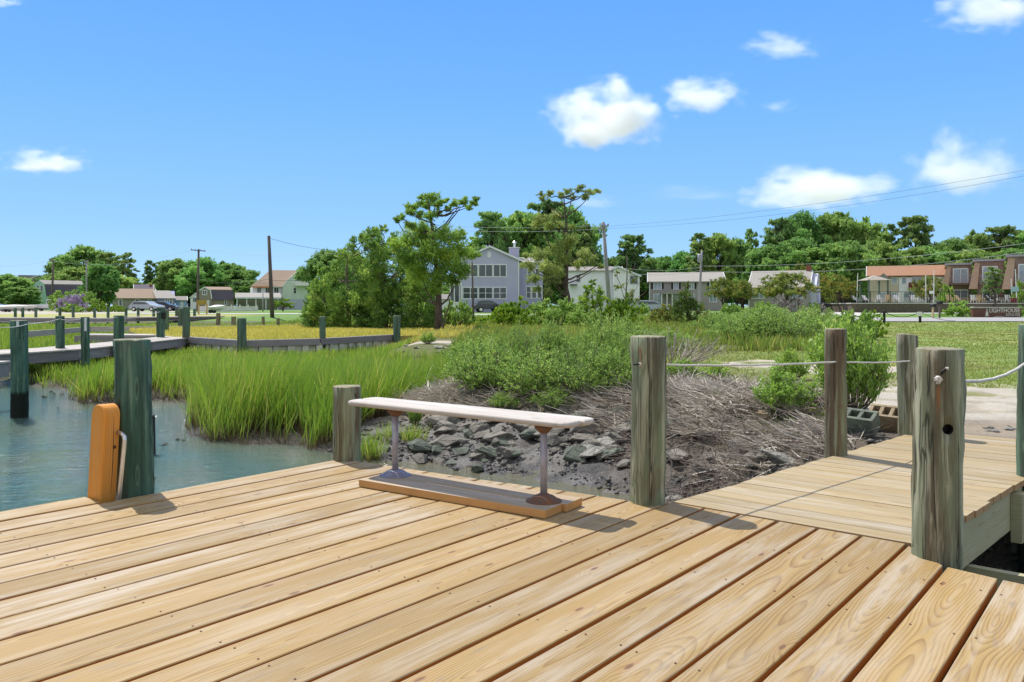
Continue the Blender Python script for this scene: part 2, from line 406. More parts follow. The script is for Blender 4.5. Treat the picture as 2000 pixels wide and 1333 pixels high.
M['alu'] = simple('brushed_aluminium', (0.75, 0.74, 0.72), (0.6, 0.58, 0.55), 10, 0.3, metal=0.9)
M['rust'] = simple('rusty_steel', (0.19, 0.075, 0.03), (0.13, 0.09, 0.07), 40, 0.75, 0.3)
M['flange'] = simple('grey_flange_steel', (0.26, 0.25, 0.33), (0.20, 0.19, 0.25), 30, 0.5, metal=0.3)
M['rope'] = simple('weathered_rope', (0.72, 0.70, 0.64), (0.45, 0.43, 0.40), 120, 0.85, 0.6, bdist=0.002)
M['black'] = simple('black_tape', (0.015, 0.015, 0.015), None, 10, 0.6)
M['dark'] = simple('dark_muck', (0.03, 0.026, 0.024), (0.015, 0.013, 0.012), 12, 0.5, 0.4)
M['white'] = simple('white_paint', (0.78, 0.78, 0.76), (0.70, 0.70, 0.68), 2, 0.5)
M['trim'] = simple('white_trim', (0.74, 0.75, 0.77), (0.66, 0.67, 0.69), 2, 0.5)
M['glass'] = simple('window_glass', (0.035, 0.055, 0.065), (0.06, 0.08, 0.085), 0.8, 0.08, spec=0.8)
M['glass_pale'] = simple('curtained_window_glass', (0.32, 0.38, 0.44), (0.2, 0.26, 0.32), 0.8, 0.12, spec=0.8)

# ---------------------------------------------------------------- ground
SHX = [-90, -20, -12.5, -9.6, -8.2, -7.7, -6.9, -6.0, -4.85, -4.25, -3.3, -2.6, -2.2, -1.56, 0.53, 1.2, 2.0, 3.0, 4.0, 8, 90]
SHY = [26, 21, 19.6, 17.0, 14.8, 14.8, 15.2, 14.8, 11.6, 10.7, 10.5, 10.0, 9.65, 9.3, 8.15, 7.5, 6.4, 5.2, 4.4, 2.5, 0]
def shore(x): return np.interp(x, SHX, SHY) + 0.35 * (vnoise(x, x * 0, 1.3, 3) - 0.5)
def ground_z(x, y):
    x = np.asarray(x, float); y = np.asarray(y, float); s = y - shore(x)
    n1 = vnoise(x, y, 1.1, 4) - 0.5; n2 = vnoise(x, y, 5.0, 3) - 0.5
    marsh = -0.76 + 0.17 * ss(0, 1.0, s) + 0.10 * ss(2, 9, s) + 0.10 * n1
    bank = -0.76 + 0.30 * ss(-0.1, 2.6, s) + 0.44 * ss(1.9, 4.3, s)
    bank2 = -0.76 + 0.72 * ss(-0.2, 1.5, s)
    wb = ss(-1.8, 0.2, x); w2 = ss(2.0, 3.0, x)
    land_edge = bank * (1 - w2) + bank2 * w2
    z = marsh * (1 - wb) + land_edge * wb
    L = np.maximum.reduce([ss(17, 22, y) * ss(-4.6, -2.6, x), ss(66, 73, y), ss(44, 50, y) * ss(-20, -11, x)])
    z = z * (1 - L) + 0.0 * L
    z = np.where(s < 0, -0.76 + np.maximum(s * 0.3, -0.9), z)
    z = z + 0.30 * ss(58, 100, y)
    rough = np.where(s < 0, 0.2, 1.0) * (1 - ss(25, 60, y))
    mud = wb * (1 - ss(3.0, 5.0, s)) * ss(-0.5, 0.4, s) * (1 - w2)
    z = z + rough * (0.05 * n1 + 0.015 * n2) + mud * (0.12 * n2 + 0.10 * (vnoise(x, y, 9.0, 3) - 0.5))
    return z
def axis(lo, hi, fine_lo, fine_hi, step, grow=1.09):
    a = list(np.arange(fine_lo, fine_hi, step)); s = step; v = a[-1]
    while v < hi: s *= grow; v += s; a.append(v)
    s = step; v = a[0]; pre = []
    while v > lo: s *= grow; v -= s; pre.append(v)
    return np.array(pre[::-1] + a)
gx = axis(-1500, 1500, -4.5, 6.0, 0.07, 1.045); gy = axis(-30, 3000, 4.0, 15.0, 0.07, 1.018)
X, Y = np.meshgrid(gx, gy); Z = ground_z(X, Y)
nx, ny = len(gx), len(gy)
idx = np.arange(nx * ny).reshape(ny, nx)
FQ = np.stack([idx[:-1, :-1], idx[:-1, 1:], idx[1:, 1:], idx[1:, :-1]], -1).reshape(-1, 4)
def lerp3(a, b, w): return a * (1 - w[..., None]) + np.array(b)[None, None, :] * w[..., None]
S = Y - shore(X)
C = np.zeros(X.shape + (3,)) + np.array((0.115, 0.125, 0.035))            # rough green ground
nz1 = vnoise(X, Y, 0.35, 4); nz2 = vnoise(X, Y, 1.6, 4); nz3 = vnoise(X, Y, 0.12, 3)
# dry lawn on the right
lawn = ss(2.5, 5.0, X - 0.18 * (Y - 10)) * ss(7.5, 9.0, Y)
C = lerp3(C, (0.29, 0.32, 0.08), lawn * ss(0.30, 0.6, nz2) )
C = lerp3(C, (0.19, 0.27, 0.055), lawn * ss(0.36, 0.60, nz1))
C = lerp3(C, (0.16, 0.17, 0.06), lawn * ss(0.6, 0.8, nz2) * 0.7)
# brighter lawns further away
C = lerp3(C, (0.12, 0.22, 0.035), ss(63, 66, Y) * (1 - ss(300, 600, Y)))
# strip of mown lawn towards the middle
C = lerp3(C, (0.20, 0.23, 0.06), ss(10.5, 11.5, Y) * (1 - ss(24, 30, Y)) * ss(1.5, 3, X) * (1 - lawn))
# sandy path from the walkway's end
pd = np.abs((X - 4.1) - 0.42 * (Y - 7.0)); path = (1 - ss(1.0, 1.6, pd + 1.1 * (nz2 - 0.5))) * (1 - ss(10.5, 12.5, Y + 3 * (nz1 - 0.5))) * ss(5.6, 6.1, Y)
C = lerp3(C, (0.50, 0.45, 0.38), path * ss(0.22, 0.36, nz2)); C = lerp3(C, (0.33, 0.28, 0.20), path * ss(0.52, 0.66, vnoise(X, Y, 3.2, 4)) * 0.7); C = lerp3(C, (0.24, 0.24, 0.09), path * ss(0.6, 0.72, vnoise(X + 40, Y, 1.9, 4)))
# pale sandy patch among the grass
pp = ((X - 5.6) / 1.7) ** 2 + ((Y - 14.9) / 2.1) ** 2 + 2.2 * (nz2 - 0.5)
C = lerp3(C, (0.50, 0.44, 0.36), 1 - ss(0.5, 1.05, pp))
pp = ((X + 3.1) / 1.5) ** 2 + ((Y - 24.3) / 1.3) ** 2 + 3.0 * (vnoise(X, Y, 1.2, 4) - 0.5)
C = lerp3(C, (0.46, 0.40, 0.33), 1 - ss(0.3, 1.0, pp))
# tan dry grass behind the bulkhead, under the pines
C = lerp3(C, (0.40, 0.32, 0.09), ss(29, 31, Y) * (1 - ss(42, 48, Y)) * ss(-5, -3.5, X) * (1 - ss(3, 8, X)) * ss(0.3, 0.55, nz2))
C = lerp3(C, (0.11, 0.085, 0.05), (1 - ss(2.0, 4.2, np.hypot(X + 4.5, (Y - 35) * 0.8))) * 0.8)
# mud, marsh floor, creek bed
mudw0 = (1 - ss(3.2, 4.6, S + 1.2 * (nz2 - 0.5))) * (1 - ss(66, 72, Y)) * (Y < 30)
mudw = mudw0
C = lerp3(C, (0.175, 0.163, 0.152), mudw)
C = lerp3(C, (0.06, 0.055, 0.05), mudw * ss(0.42, 0.62, vnoise(X, Y, 4.0, 4)) * 0.85)
C = lerp3(C, (0.33, 0.27, 0.205), mudw * ss(1.9, 3.0, S)); C = lerp3(C, (0.11, 0.09, 0.07), ss(0.9, 1.3, X) * (1 - ss(3.0, 4.0, S - 0.6 * (X - 1))) * (S > 0.3) * (Y < 11) * (1 - ss(3.2, 3.8, X)))
C = lerp3(C, (0.10, 0.085, 0.05), (1 - ss(-3.5, -2.0, X)) * (Z < -0.2) * 1.0)
C = lerp3(C, (0.05, 0.042, 0.032), (1 - ss(0.3, 1.0, S)) * (X < -2.0)); C = lerp3(C, (0.035, 0.040, 0.030), 1 - ss(-0.5, 0.05, S))
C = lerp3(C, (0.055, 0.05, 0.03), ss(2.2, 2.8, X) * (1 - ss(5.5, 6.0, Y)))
# far land: gravel yard on the left
C = lerp3(C, (0.42, 0.38, 0.32), ss(84, 87, Y) * (1 - ss(125, 132, Y)) * (1 - ss(-46, -42, X)))
C = lerp3(C, (0.34, 0.34, 0.10), ss(71, 73, Y) * (1 - ss(84, 87, Y)) * (1 - ss(-30, -24, X)))
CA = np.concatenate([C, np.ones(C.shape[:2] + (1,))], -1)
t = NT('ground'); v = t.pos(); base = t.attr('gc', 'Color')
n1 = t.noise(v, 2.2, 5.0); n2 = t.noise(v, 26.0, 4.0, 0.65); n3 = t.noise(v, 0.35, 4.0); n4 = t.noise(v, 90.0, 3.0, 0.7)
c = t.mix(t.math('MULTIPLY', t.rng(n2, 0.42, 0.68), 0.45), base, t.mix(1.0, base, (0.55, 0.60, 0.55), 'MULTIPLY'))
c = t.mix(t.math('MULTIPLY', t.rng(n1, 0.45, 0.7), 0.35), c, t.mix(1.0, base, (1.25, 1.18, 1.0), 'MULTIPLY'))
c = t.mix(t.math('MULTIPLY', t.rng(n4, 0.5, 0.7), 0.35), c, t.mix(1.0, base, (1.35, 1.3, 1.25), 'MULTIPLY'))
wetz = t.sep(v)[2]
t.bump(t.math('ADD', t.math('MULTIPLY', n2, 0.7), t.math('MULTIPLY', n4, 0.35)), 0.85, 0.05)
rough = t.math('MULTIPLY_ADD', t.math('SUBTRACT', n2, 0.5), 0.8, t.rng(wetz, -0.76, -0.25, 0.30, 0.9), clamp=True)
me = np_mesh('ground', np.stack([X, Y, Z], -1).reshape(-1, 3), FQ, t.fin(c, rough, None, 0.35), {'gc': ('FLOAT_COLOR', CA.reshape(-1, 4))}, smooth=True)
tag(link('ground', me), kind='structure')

# water
t = NT('water'); v = t.pos()
v1 = t.map(v, (1.0, 2.0, 1.0), rot=(0, 0, 0.35))
w1 = t.noise(v1, 1.5, 3.0, 0.6, dist=0.7); w2 = t.noise(v1, 7.0, 4.0, 0.62, dist=0.4); w3 = t.noise(v1, 26.0, 2.0, 0.6)
h = t.math('ADD', t.math('ADD', t.math('MULTIPLY', w1, 0.8), t.math('MULTIPLY', w2, 0.42)), t.math('MULTIPLY', w3, 0.07))
t.bump(h, 0.8, 0.11)
big = t.noise(v, 0.55, 3.0)
col = t.mix(t.rng(big, 0.35, 0.65), (0.045, 0.110, 0.100), (0.070, 0.115, 0.075))
shallow = t.attr('sh'); col = t.mix(shallow, col, (0.13, 0.12, 0.07))
t.b.inputs["IOR"].default_value = 1.33
wm = t.fin(col, 0.045, None, 0.5)
wx = axis(-400, 60, -14, 6, 0.25, 1.2); wy = axis(-60, 31, 3, 20, 0.25, 1.2)
WX, WY = np.meshgrid(wx, wy); wi = np.arange(WX.size).reshape(WX.shape)
WQ = np.stack([wi[:-1, :-1], wi[:-1, 1:], wi[1:, 1:], wi[1:, :-1]], -1).reshape(-1, 4)
wsh = ss(-0.9, 0.0, WY - shore(WX)) * (0.45 + 0.55 * ss(-2.2, -1.2, WX))
me = np_mesh('water', np.stack([WX, WY, WX * 0 - 0.75], -1).reshape(-1, 3), WQ, wm, {'sh': ('FLOAT', wsh)}, smooth=True)
tag(link('water', me), kind='structure')

# road on the right and the gravel verge
t = simple('road_asphalt', (0.36, 0.35, 0.34), (0.28, 0.275, 0.27), 3.0, 0.9)
mb = MB(); RD = []
for px in range(1660, 2400, 40): RD.append((px, 622.0, 628.5))
pts_a = [G(p, a, 0.03) for p, a, b in RD]; pts_b = [G(p, b, 0.03) for p, a, b in RD]
vs = [(p.x, p.y, float(ground_z(p.x, p.y)) + 0.05) for q in zip(pts_a, pts_b) for p in q]
mb.add(vs, [(2 * i, 2 * i + 1, 2 * i + 3, 2 * i + 2) for i in range(len(pts_a) - 1)])
tag(mb.build('road', t), kind='structure')
# short drive in front of the far houses in the middle, and the pale street on the left
def strip(name, pts, w, mat, dz=0.03):
    vs = []; P2 = [Vector(p) for p in pts]
    for i, p in enumerate(P2):
        d = (P2[min(i + 1, len(P2) - 1)] - P2[max(i - 1, 0)]).normalized(); nrm = Vector((-d.y, d.x)) * w / 2
        for q in (p + nrm, p - nrm): vs.append((q.x, q.y, float(ground_z(q.x, q.y)) + dz))
    mb = MB(); mb.add(vs, [(2 * i, 2 * i + 2, 2 * i + 3, 2 * i + 1) for i in range(len(P2) - 1)])
    return tag(mb.build(name, mat), kind='structure')
M['conc'] = simple('pale_concrete', (0.52, 0.50, 0.47), (0.44, 0.42, 0.40), 2.0, 0.9)
strip('street', [(-42, 88), (-25, 86.5), (-10, 84), (8, 82), (30, 84), (60, 95)], 4.0, M['conc'])
strip('driveway', [(33, 76), (39, 92), (44, 112)], 3.0, M['conc'], 0.045)

# ---------------------------------------------------------------- the near dock
DA = Vector((0.6367, 0.7711)); DN = Vector((0.7711, -0.6367))     # along the boards; across them (to the right)
def PQ(p, q): v = DN * p + DA * q; return v
def end_q(p):
    return float(np.interp(p, [-4.7, -2.36, -2.3, -2.2, -0.93, -0.80, -0.45, 1.5], [3.60, 3.88, 3.99, 3.995, 3.985, 3.76, 3.70, 3.55]))
rnd = random.Random(5)
dock = thing('wooden_dock', (0, 0, 0), 'new pale pine dock deck with long diagonal boards beside the water', 'dock')
mb = MB(); pitch = 0.2035; th = 0.038
edges = [-4.61 + 0.02 + pitch * k for k in range(34)]
def board(mb, p0, p1, q0, q1a, q1b, z=0.0, r=0.0, th=0.038):
    # top slightly eased: a chamfered bar
    c = 0.003
    def ring(p, q, zz): v = PQ(p, q); return (v.x, v.y, zz)
    prof = [(p0, z - th), (p0, z - c), (p0 + c, z), (p1 - c, z), (p1, z - c), (p1, z - th)]
    vs, n = [], len(prof)
    qs = [q0 + (q1 - q0) * k for k in (0,)] if False else None
    for q_a, q_b in ((q0, q0), (q1a, q1b)):
        for p, zz in prof:
            w = (p - p0) / (p1 - p0); vs.append(ring(p, q_a * (1 - w) + q_b * w, zz))
    fs = [[i, i + 1, n + i + 1, n + i] for i in range(n - 1)] + [[n - 1, 0, n, 2 * n - 1]] + [list(range(n))[::-1], list(range(n, 2 * n))]
    def uvf(i): return (q0 if i < n else q1a), prof[i % n][0] - (p0 + p1) / 2 + (prof[i % n][1] - z)
    uvs = [[uvf(i) for i in f] for f in fs]
    uvs[-1] = [(prof[i % n][1] * 3, prof[i % n][0]) for i in fs[-1]]; uvs[-2] = uvs[-1][::-1]
    mb.add(vs, fs, uvs, r)
R0 = rnd.random
for k, e in enumerate(edges[:-1]):
    gap = 0.012 + 0.011 * R0(); p0, p1 = e + gap / 2, edges[k + 1] - gap / 2
    j = (R0() - 0.5) * 0.012
    q1a, q1b = end_q(p0) + j, end_q(p1) + j
    board(mb, p0, p1, -5.6, q1a, q1b, 0.0 + (R0() - 0.5) * 0.002, R0())
board(mb, -4.61 - pitch, -4.61 - 0.006, -5.6, 1.96, 1.96, 0.0, R0())      # extra edge board left of the ladder
board(mb, -4.61 - 0.05, -4.61 - 0.004, 0.87, end_q(-4.6), end_q(-4.6), -0.002, R0()) if False else None
mb.build('decking', M['deck'], dock)
mb = MB()
for k, e in enumerate(edges[:-1]):
    for q in (-1.8, -1.0, -0.2, 0.6, 1.4, 2.2, 3.0, 3.52):
        for o_ in (0.035, pitch - 0.035):
            v = PQ(e + o_ + rnd.gauss(0, .004), q + rnd.gauss(0, .008)); mb.lathe((v.x, v.y, 0.0012), [(0.0042, 0), (0.0042, 0.0006), (0.001, 0.0006)], 8)
tag(mb.build('screw_heads', M['rust'], dock), kind='stuff')
mb = MB()
for q in (-5, -4.2, -3.4, -2.6, -1.8, -1.0, -0.2, 0.6, 1.4, 2.2, 3.0, 3.52):
    a, b = PQ(-4.58, q), PQ(2.0, q); mb.beam((a.x, a.y, -0.139), (b.x, b.y, -0.139), 0.05, 0.19, R0())
mb.build('joist', M['beamw'], dock)
mb = MB()
a, b = PQ(-4.56, -5.5), PQ(-4.56, 3.45); mb.beam((a.x, a.y, -0.34), (b.x, b.y, -0.34), 0.09, 0.2, R0())
a, b = PQ(-2.2, -5.5), PQ(-2.2, 3.45); mb.beam((a.x, a.y, -0.34), (b.x, b.y, -0.34), 0.09, 0.2, R0())
a, b = PQ(0.3, -5.5), PQ(0.3, 3.45); mb.beam((a.x, a.y, -0.34), (b.x, b.y, -0.34), 0.09, 0.2, R0())
mb.build('girder', M['beamw'], dock)

# walkway from the dock to the shore
walk = thing('walkway', (0, 0, 0), 'short gangway of narrow cross boards from the dock to the sandy path', 'walkway')
WL0, WL1 = Vector((0.97, 4.50)), Vector((3.62, 7.02))         # left edge
WR0, WR1 = Vector((2.363 - 0.6, 4.138 - 0.62)), Vector((3.22 + 1.30, 5.04 + 1.30))        # right edge
def cut(q, A, B):
    """the point of line A-B whose along-board coordinate is q"""
    qa, qb = A.dot(DA), B.dot(DA); w = (q - qa) / (qb - qa); return A + (B - A) * w
mb = MB(); q = 3.998; k = 0
while q < 7.55:
    w = 0.142; g = 0.001 + (0.0035 * R0() if R0() > 0.6 else 0.0); j0, j1 = (R0() - 0.5) * 0.02, (R0() - 0.5) * 0.025
    a0, a1 = cut(q + g, WL0, WL1) + DN * j0, cut(q + w - g, WL0, WL1) + DN * j0
    b0, b1 = cut(q + g, WR0, WR1) + DN * j1, cut(q + w - g, WR0, WR1) + DN * j1
    zt = (R0() - 0.5) * 0.003 + 0.003
    vs = [(p.x, p.y, zz) for zz in (zt - 0.036, zt) for p in (a0, b0, b1, a1)]
    fs = [(3, 2, 1, 0), (4, 5, 6, 7), (0, 1, 5, 4), (1, 2, 6, 5), (2, 3, 7, 6), (3, 0, 4, 7)]
    L = (b0 - a0).length
    cc = [(0, -w / 2), (L, -w / 2), (L, w / 2), (0, w / 2)] * 2
    uvs = [[cc[i] for i in f] for f in fs]
    mb.add(vs, fs, uvs, R0()); q += w; k += 1
mb.build('decking', M['walk'], walk)
dW = (WR1 - WR0).normalized()
for nm, A, B, off in (('stringer', WR0, WR1, -0.045), ('stringer', WL0, WL1, 0.05)):
    d = (B - A).normalized(); nrm = Vector((d.y, -d.x))
    a = A + nrm * off + d * (0.42 if A is WL0 else 0.27); b = B + nrm * off
    mb = MB(); mb.beam((a.x, a.y, -0.158), (b.x, b.y, -0.158), 0.05, 0.24, R0()); mb.build(nm, M['beamw'], walk)
mb = MB(); c0 = cut(4.86, WR0, WR1)
a = c0 - DN * 1.9; b = c0 + DN * 0.5
mb.beam((a.x, a.y, -0.395), (b.x, b.y, -0.395), 0.05, 0.2, R0()); 
mb.build('cross_beam', M['beamw'], walk)
mb = MB(); a = WR0 + dW * 1.93 + Vector((dW.y, -dW.x)) * 0.012; mb.box((a.x, a.y, -0.20), (0.10, 0.06, 0.30), math.atan2(dW.y, dW.x)); mb.build('cleat_block', M['beamw'], walk)
mb = MB(); a = cut(6.9, WL0, WL1); b = cut(6.9, WR0, WR1); mb.beam((a.x + .1, a.y, -0.158), (b.x - .1, b.y, -0.158), 0.05, 0.2, R0()); mb.build('cross_beam', M['beamw'], walk)

# ---------------------------------------------------------------- pilings
def piling(x, y, z0, z1, r, mat, label, group=None, lean=(0, 0), seg=28, seed=0, hole=None, cat='post', name='piling', rough=1.0, topslant=0.0):
    rg = np.random.default_rng(seed + 100); nz = max(10, int((z1 - z0) / 0.08))
    zs = np.linspace(0, z1 - z0, nz); ang = np.linspace(0, 2 * math.pi, seg, endpoint=False)
    lob = sum(rg.normal(0, 0.018 / (k + 1)) * np.cos((k + 1) * ang + rg.uniform(0, 6.28)) for k in range(5))
    V = []
    for z in zs:
        wob = 0.006 * np.sin(z * 3 + seed); tt = 1 + 0.03 * (1 - z / (z1 - z0))
        jit = rg.normal(0, 0.0022, seg) * rough
        rr = r * tt * (1 + lob + 0.012 * np.sin(ang * 3 + z * 4 + seed)) + jit
        V.append(np.stack([rr * np.cos(ang) + wob + lean[0] * z, rr * np.sin(ang) + lean[1] * z, np.full(seg, z) + (topslant * np.cos(ang - 0.6) * r if z == zs[-1] else 0)], -1))
    # eased, slightly ragged top
    top = V[-1].copy(); c = top.mean(0); top2 = c + (top - c) * 0.93; top2[:, 2] = top[:, 2] + 0.006 + rg.normal(0, 0.0018, seg); V.append(top2)
    top3 = c + (top - c) * 0.55; top3[:, 2] = top[:, 2] + 0.009; V.append(top3)
    V = np.concatenate(V); n = len(V) // seg
    fs = []
    for i in range(n - 1):
        for k in range(seg): fs.append((i * seg + k, i * seg + (k + 1) % seg, (i + 1) * seg + (k + 1) % seg, (i + 1) * seg + k))
    fs.append(list(range(seg))[::-1]); fs.append(list(range((n - 1) * seg, n * seg)))
    me = bpy.data.meshes.new(name); me.from_pydata([tuple(v) for v in V], [], fs)
    me.polygons.foreach_set("use_smooth", np.ones(len(me.polygons), bool)); me.materials.append(mat)
    o = link(name, me, None, (x, y, z0))
    if hole:
        cme = bpy.data.meshes.new('cutter'); bm = bmesh.new()
        bmesh.ops.create_cone(bm, cap_ends=True, segments=20, radius1=hole[2], radius2=hole[2], depth=0.12)
        bm.to_mesh(cme); bm.free(); cme.materials.append(M['dark'])
        co = bpy.data.objects.new('cutter', cme); COL.objects.link(co)
        d = Vector((-x, -y, 0)).normalized(); d = Vector((d.x * math.cos(hole[0]) - d.y * math.sin(hole[0]), d.x * math.sin(hole[0]) + d.y * math.cos(hole[0]), 0))
        co.location = Vector((x, y, hole[1])) + d * r; co.rotation_euler = d.to_track_quat('Z', 'Y').to_euler()
        md = o.modifiers.new('hole', 'BOOLEAN'); md.operation = 'DIFFERENCE'; md.object = co; md.solver = 'EXACT'
        try: md.material_mode = 'TRANSFER'
        except Exception: pass
        bpy.context.view_layer.update(); dg = bpy.context.evaluated_depsgraph_get()
        nm = bpy.data.meshes.new_from_object(o.evaluated_get(dg)); o.modifiers.clear(); o.data = nm
        bpy.data.objects.remove(co)
    return tag(o, label, cat, group)
GP = 'round timber pilings around the dock and walkway'
p1 = piling(1.880, 3.495, -1.2, 0.908, 0.0995, M['pile_one'], 'thick grey green piling with a bored hole and white rope knot, where dock meets walkway', GP, (-0.0, 0.004), seed=1, hole=(0.40, PZ(838, 3.42), 0.0225), rough=1.4)
p2 = piling(0.772, 4.46, -1.2, 0.924, 0.0965, M['pile_two'], 'grey green piling at the dock corner right of the bench, thin rope tied to it', GP, (-0.004, 0), seed=2, rough=1.3)
p3 = piling(-1.19, 5.70, -1.2, 0.520, 0.097, M['pile_brown'], 'short brown and green piling directly behind the left end of the bench', GP, (0, 0), seed=3)
p4 = piling(-2.235, 4.735, -1.3, 0.895, 0.101, M['pile_teal'], 'thick dark teal piling standing beside the orange ladder post', GP, (-0.012, 0), seed=4, rough=1.2)
p5 = piling(2.372, 5.86, -1.0, 0.925, 0.077, M['pile_brown'], 'slim brown grey piling with a sawn orange top on the left side of the walkway', GP, (0.012, 0), seed=5)
p6 = piling(3.405, 6.82, -0.6, 0.846, 0.085, M['pile_grey'], 'green grey piling with a slanted top at the shore end of the walkway', GP, (-0.004, 0), seed=6, topslant=-0.12)
p7 = piling(3.375, 5.12, -1.2, 0.975, 0.095, M['pile_far'], 'pale green piling cut off by the right edge of the photo', GP, (0, 0), seed=7)
def rust_streak(p, loc, w, h): pass

# ropes
def rope(pts, r, label, sag=0.0, group='white ropes strung between the pilings', n=24, twist=True, name='rope', mat=None, cat='rope'):
    out = []
    for a, b in zip(pts[:-1], pts[1:]):
        a, b = Vector(a), Vector(b)
        for i in range(n):
            w = i / n; p = a.lerp(b, w); p.z -= sag * 4 * w * (1 - w) - 0.0012 * math.sin(w * 37) * (1 if twist else 0); out.append(p)
    out.append(Vector(pts[-1])); mb = MB(); mb.tube(out, r, 7)
    return tag(mb.build(name, mat or M['rope'], None, smooth=True), label, cat, group)
def face_pt(o, r, z, ang=0.0):
    d = Vector((-o.location.x, -o.location.y, 0)).normalized(); c, s = math.cos(ang), math.sin(ang)
    d = Vector((d.x * c - d.y * s, d.x * s + d.y * c, 0)); return Vector((o.location.x, o.location.y, z)) + d * r, d
r2 = Vector((p2.location.x + 0.04, p2.location.y + 0.0, 0.770)); r5 = Vector((2.362, 5.86 - 0.074, 0.692)); r6 = Vector((3.38, 6.82 - 0.083, 0.633))
rope([r2, r5], 0.0065, 'white rope running from the dock corner piling to the slim brown piling', 0.012)
rope([r5 + Vector((0.04, 0.02, 0)), r6], 0.0060, 'short white rope between the slim brown piling and the slanted top piling', 0.01)
rope([Vector((1.93, 3.50, 0.775)), Vector((3.30, 5.08, 0.745))], 0.0085, 'thicker pale rope leaving the piling with the bored hole towards the right edge', 0.05)
def knot(center, d, size, label, seed):
    k = thing('rope_knot', center, label, 'rope knot', 'knotted rope ends on the pilings')
    rg = random.Random(seed); q = d.to_track_quat('Z', 'Y').to_matrix()
    mb = MB()
    for i in range(4):
        a0 = rg.uniform(0, 6.28); pts = []
        for s in range(13):
            a = a0 + s * 0.55; rr = size * (0.42 + 0.2 * math.sin(s * 1.7 + i))
            pts.append(q @ Vector((math.cos(a) * rr, math.sin(a) * rr * 0.8, size * (0.10 + 0.5 * i / 3 + 0.12 * math.sin(a * 2)))))
        mb.tube(pts, size * 0.24, 7)
    mb.build('knot', M['rope'], k, smooth=True)
    mb = MB()
    for i in range(26):
        a = rg.uniform(-2.4, -0.7); L = size * rg.uniform(0.6, 1.15)
        p0 = q @ Vector((0, 0, size * 0.5)); side = Vector((-d.y, d.x, 0))
        dirv = (side * math.cos(a) * 0.6 + Vector((0, 0, math.sin(a))) * 0.8 + d * rg.uniform(0, 0.5)) * L
        mb.tube([p0, p0 + dirv * 0.6 + Vector((0, 0, -0.0)), p0 + dirv + Vector((0, 0, -size * 0.15))], [size * 0.06, size * 0.045, size * 0.02], 4)
    mb.build('frayed_end', M['rope'], k)
    return k, q
c, d = face_pt(p1, 0.098, PZ(741, 3.4), -0.02)
k, q = knot(c, d, 0.022, 'frayed white rope knot with black tape on the thick right piling', 3)
side = Vector((-d.y, d.x, 0))
mb = MB(); mb.tube([Vector((0.002, -0.02, 0.022)), side * 0.004 + Vector((0, -0.024, 0.034)), side * 0.018 + Vector((0, -0.024, 0.046))], 0.006, 6); mb.build('tape', M['black'], k)
mb = MB(); mb.tube([side * 0.018 + Vector((0, -0.02, 0.046)), side * 0.03 + Vector((0, -0.018, 0.049))], [0.0075, 0.006], 7); mb.build('rope_end', M['rope'], k)
c, d = face_pt(p2, 0.095, PZ(712, 4.37), -0.52)
k, q = knot(c, d, 0.015, 'small white rope knot on the dock corner piling right of the bench', 9)
mb = MB(); mb.tube([Vector((-0.008, -0.006, 0)), Vector((-0.040, -0.004, -0.002))], 0.006, 6); mb.build('tape', M['black'], k)

# ---------------------------------------------------------------- bench
bench = thing('bench', (-0.282, 4.66, 0), 'narrow backless bench, bleached plank seat on two steel pipe legs', 'bench')
bench.rotation_euler.z = math.atan2(-0.589, 0.808); Rb = Matrix.Rotation(-bench.rotation_euler.z, 3, 'Z')
def bl(v): return Rb @ (Vector(v) - Vector(bench.location))
def rbox(x0, x1, y0, y1, z0, z1, r, nc=5):
    """plan box with rounded corners r = (x0y0, x1y0, x1y1, x0y1)"""
    pts = []
    for (cx, cy, a0, rr) in ((x0, y0, 180, r[0]), (x1, y0, 270, r[1]), (x1, y1, 0, r[2]), (x0, y1, 90, r[3])):
        sx = 1 if cx == x0 else -1; sy = 1 if cy == y0 else -1
        if rr <= 0: pts.append((cx, cy)); continue
        for i in range(nc + 1):
            a = math.radians(a0 + 90 * i / nc); pts.append((cx + sx * rr + math.cos(a) * rr, cy + sy * rr + math.sin(a) * rr))
    return pts
def rslab(mb, pts, z0, z1, e, rn):
    """plan polygon slab with eased top and bottom edges"""
    n = len(pts); cx = sum(p[0] for p in pts) / n; cy = sum(p[1] for p in pts) / n
    def off(p, d):
        v = Vector((p[0] - cx, p[1] - cy)); return (p[0] - math.copysign(min(d, abs(v.x)), v.x), p[1] - math.copysign(min(d, abs(v.y)), v.y))
    rings = [(e, z0), (e * .3, z0 + e * .3), (0, z0 + e), (0, z1 - e), (e * .3, z1 - e * .3), (e, z1)]
    vs, uvv = [], []
    for d, z in rings:
        for p in pts: o = off(p, d); vs.append((o[0], o[1], z)); uvv.append((o[0], o[1] + (z1 - z)))
    fs = [(i * n + k, i * n + (k + 1) % n, (i + 1) * n + (k + 1) % n, (i + 1) * n + k) for i in range(len(rings) - 1) for k in range(n)]
    fs += [list(range(n))[::-1], list(range((len(rings) - 1) * n, len(rings) * n))]
    mb.add(vs, fs, [[uvv[i] for i in f] for f in fs], rn)
mb = MB(); zt = 0.497
rslab(mb, rbox(-0.875, 0.800, -0.135, 0.0, zt - 0.032, zt, (0.05, 0.05, 0.004, 0.004)), zt - 0.032, zt, 0.012, 0.31)
mb.build('seat', M['seat'], bench, smooth=True)
mb = MB(); rslab(mb, rbox(-0.875, 0.820, 0.004, 0.138, zt - 0.032, zt, (0.004, 0.004, 0.05, 0.05)), zt - 0.032, zt, 0.012, 0.77)
mb.build('seat', M['seat'], bench, smooth=True)
LEGS = [(bl((-0.752, 4.905, 0))), (bl((0.171, 4.29, 0)))]
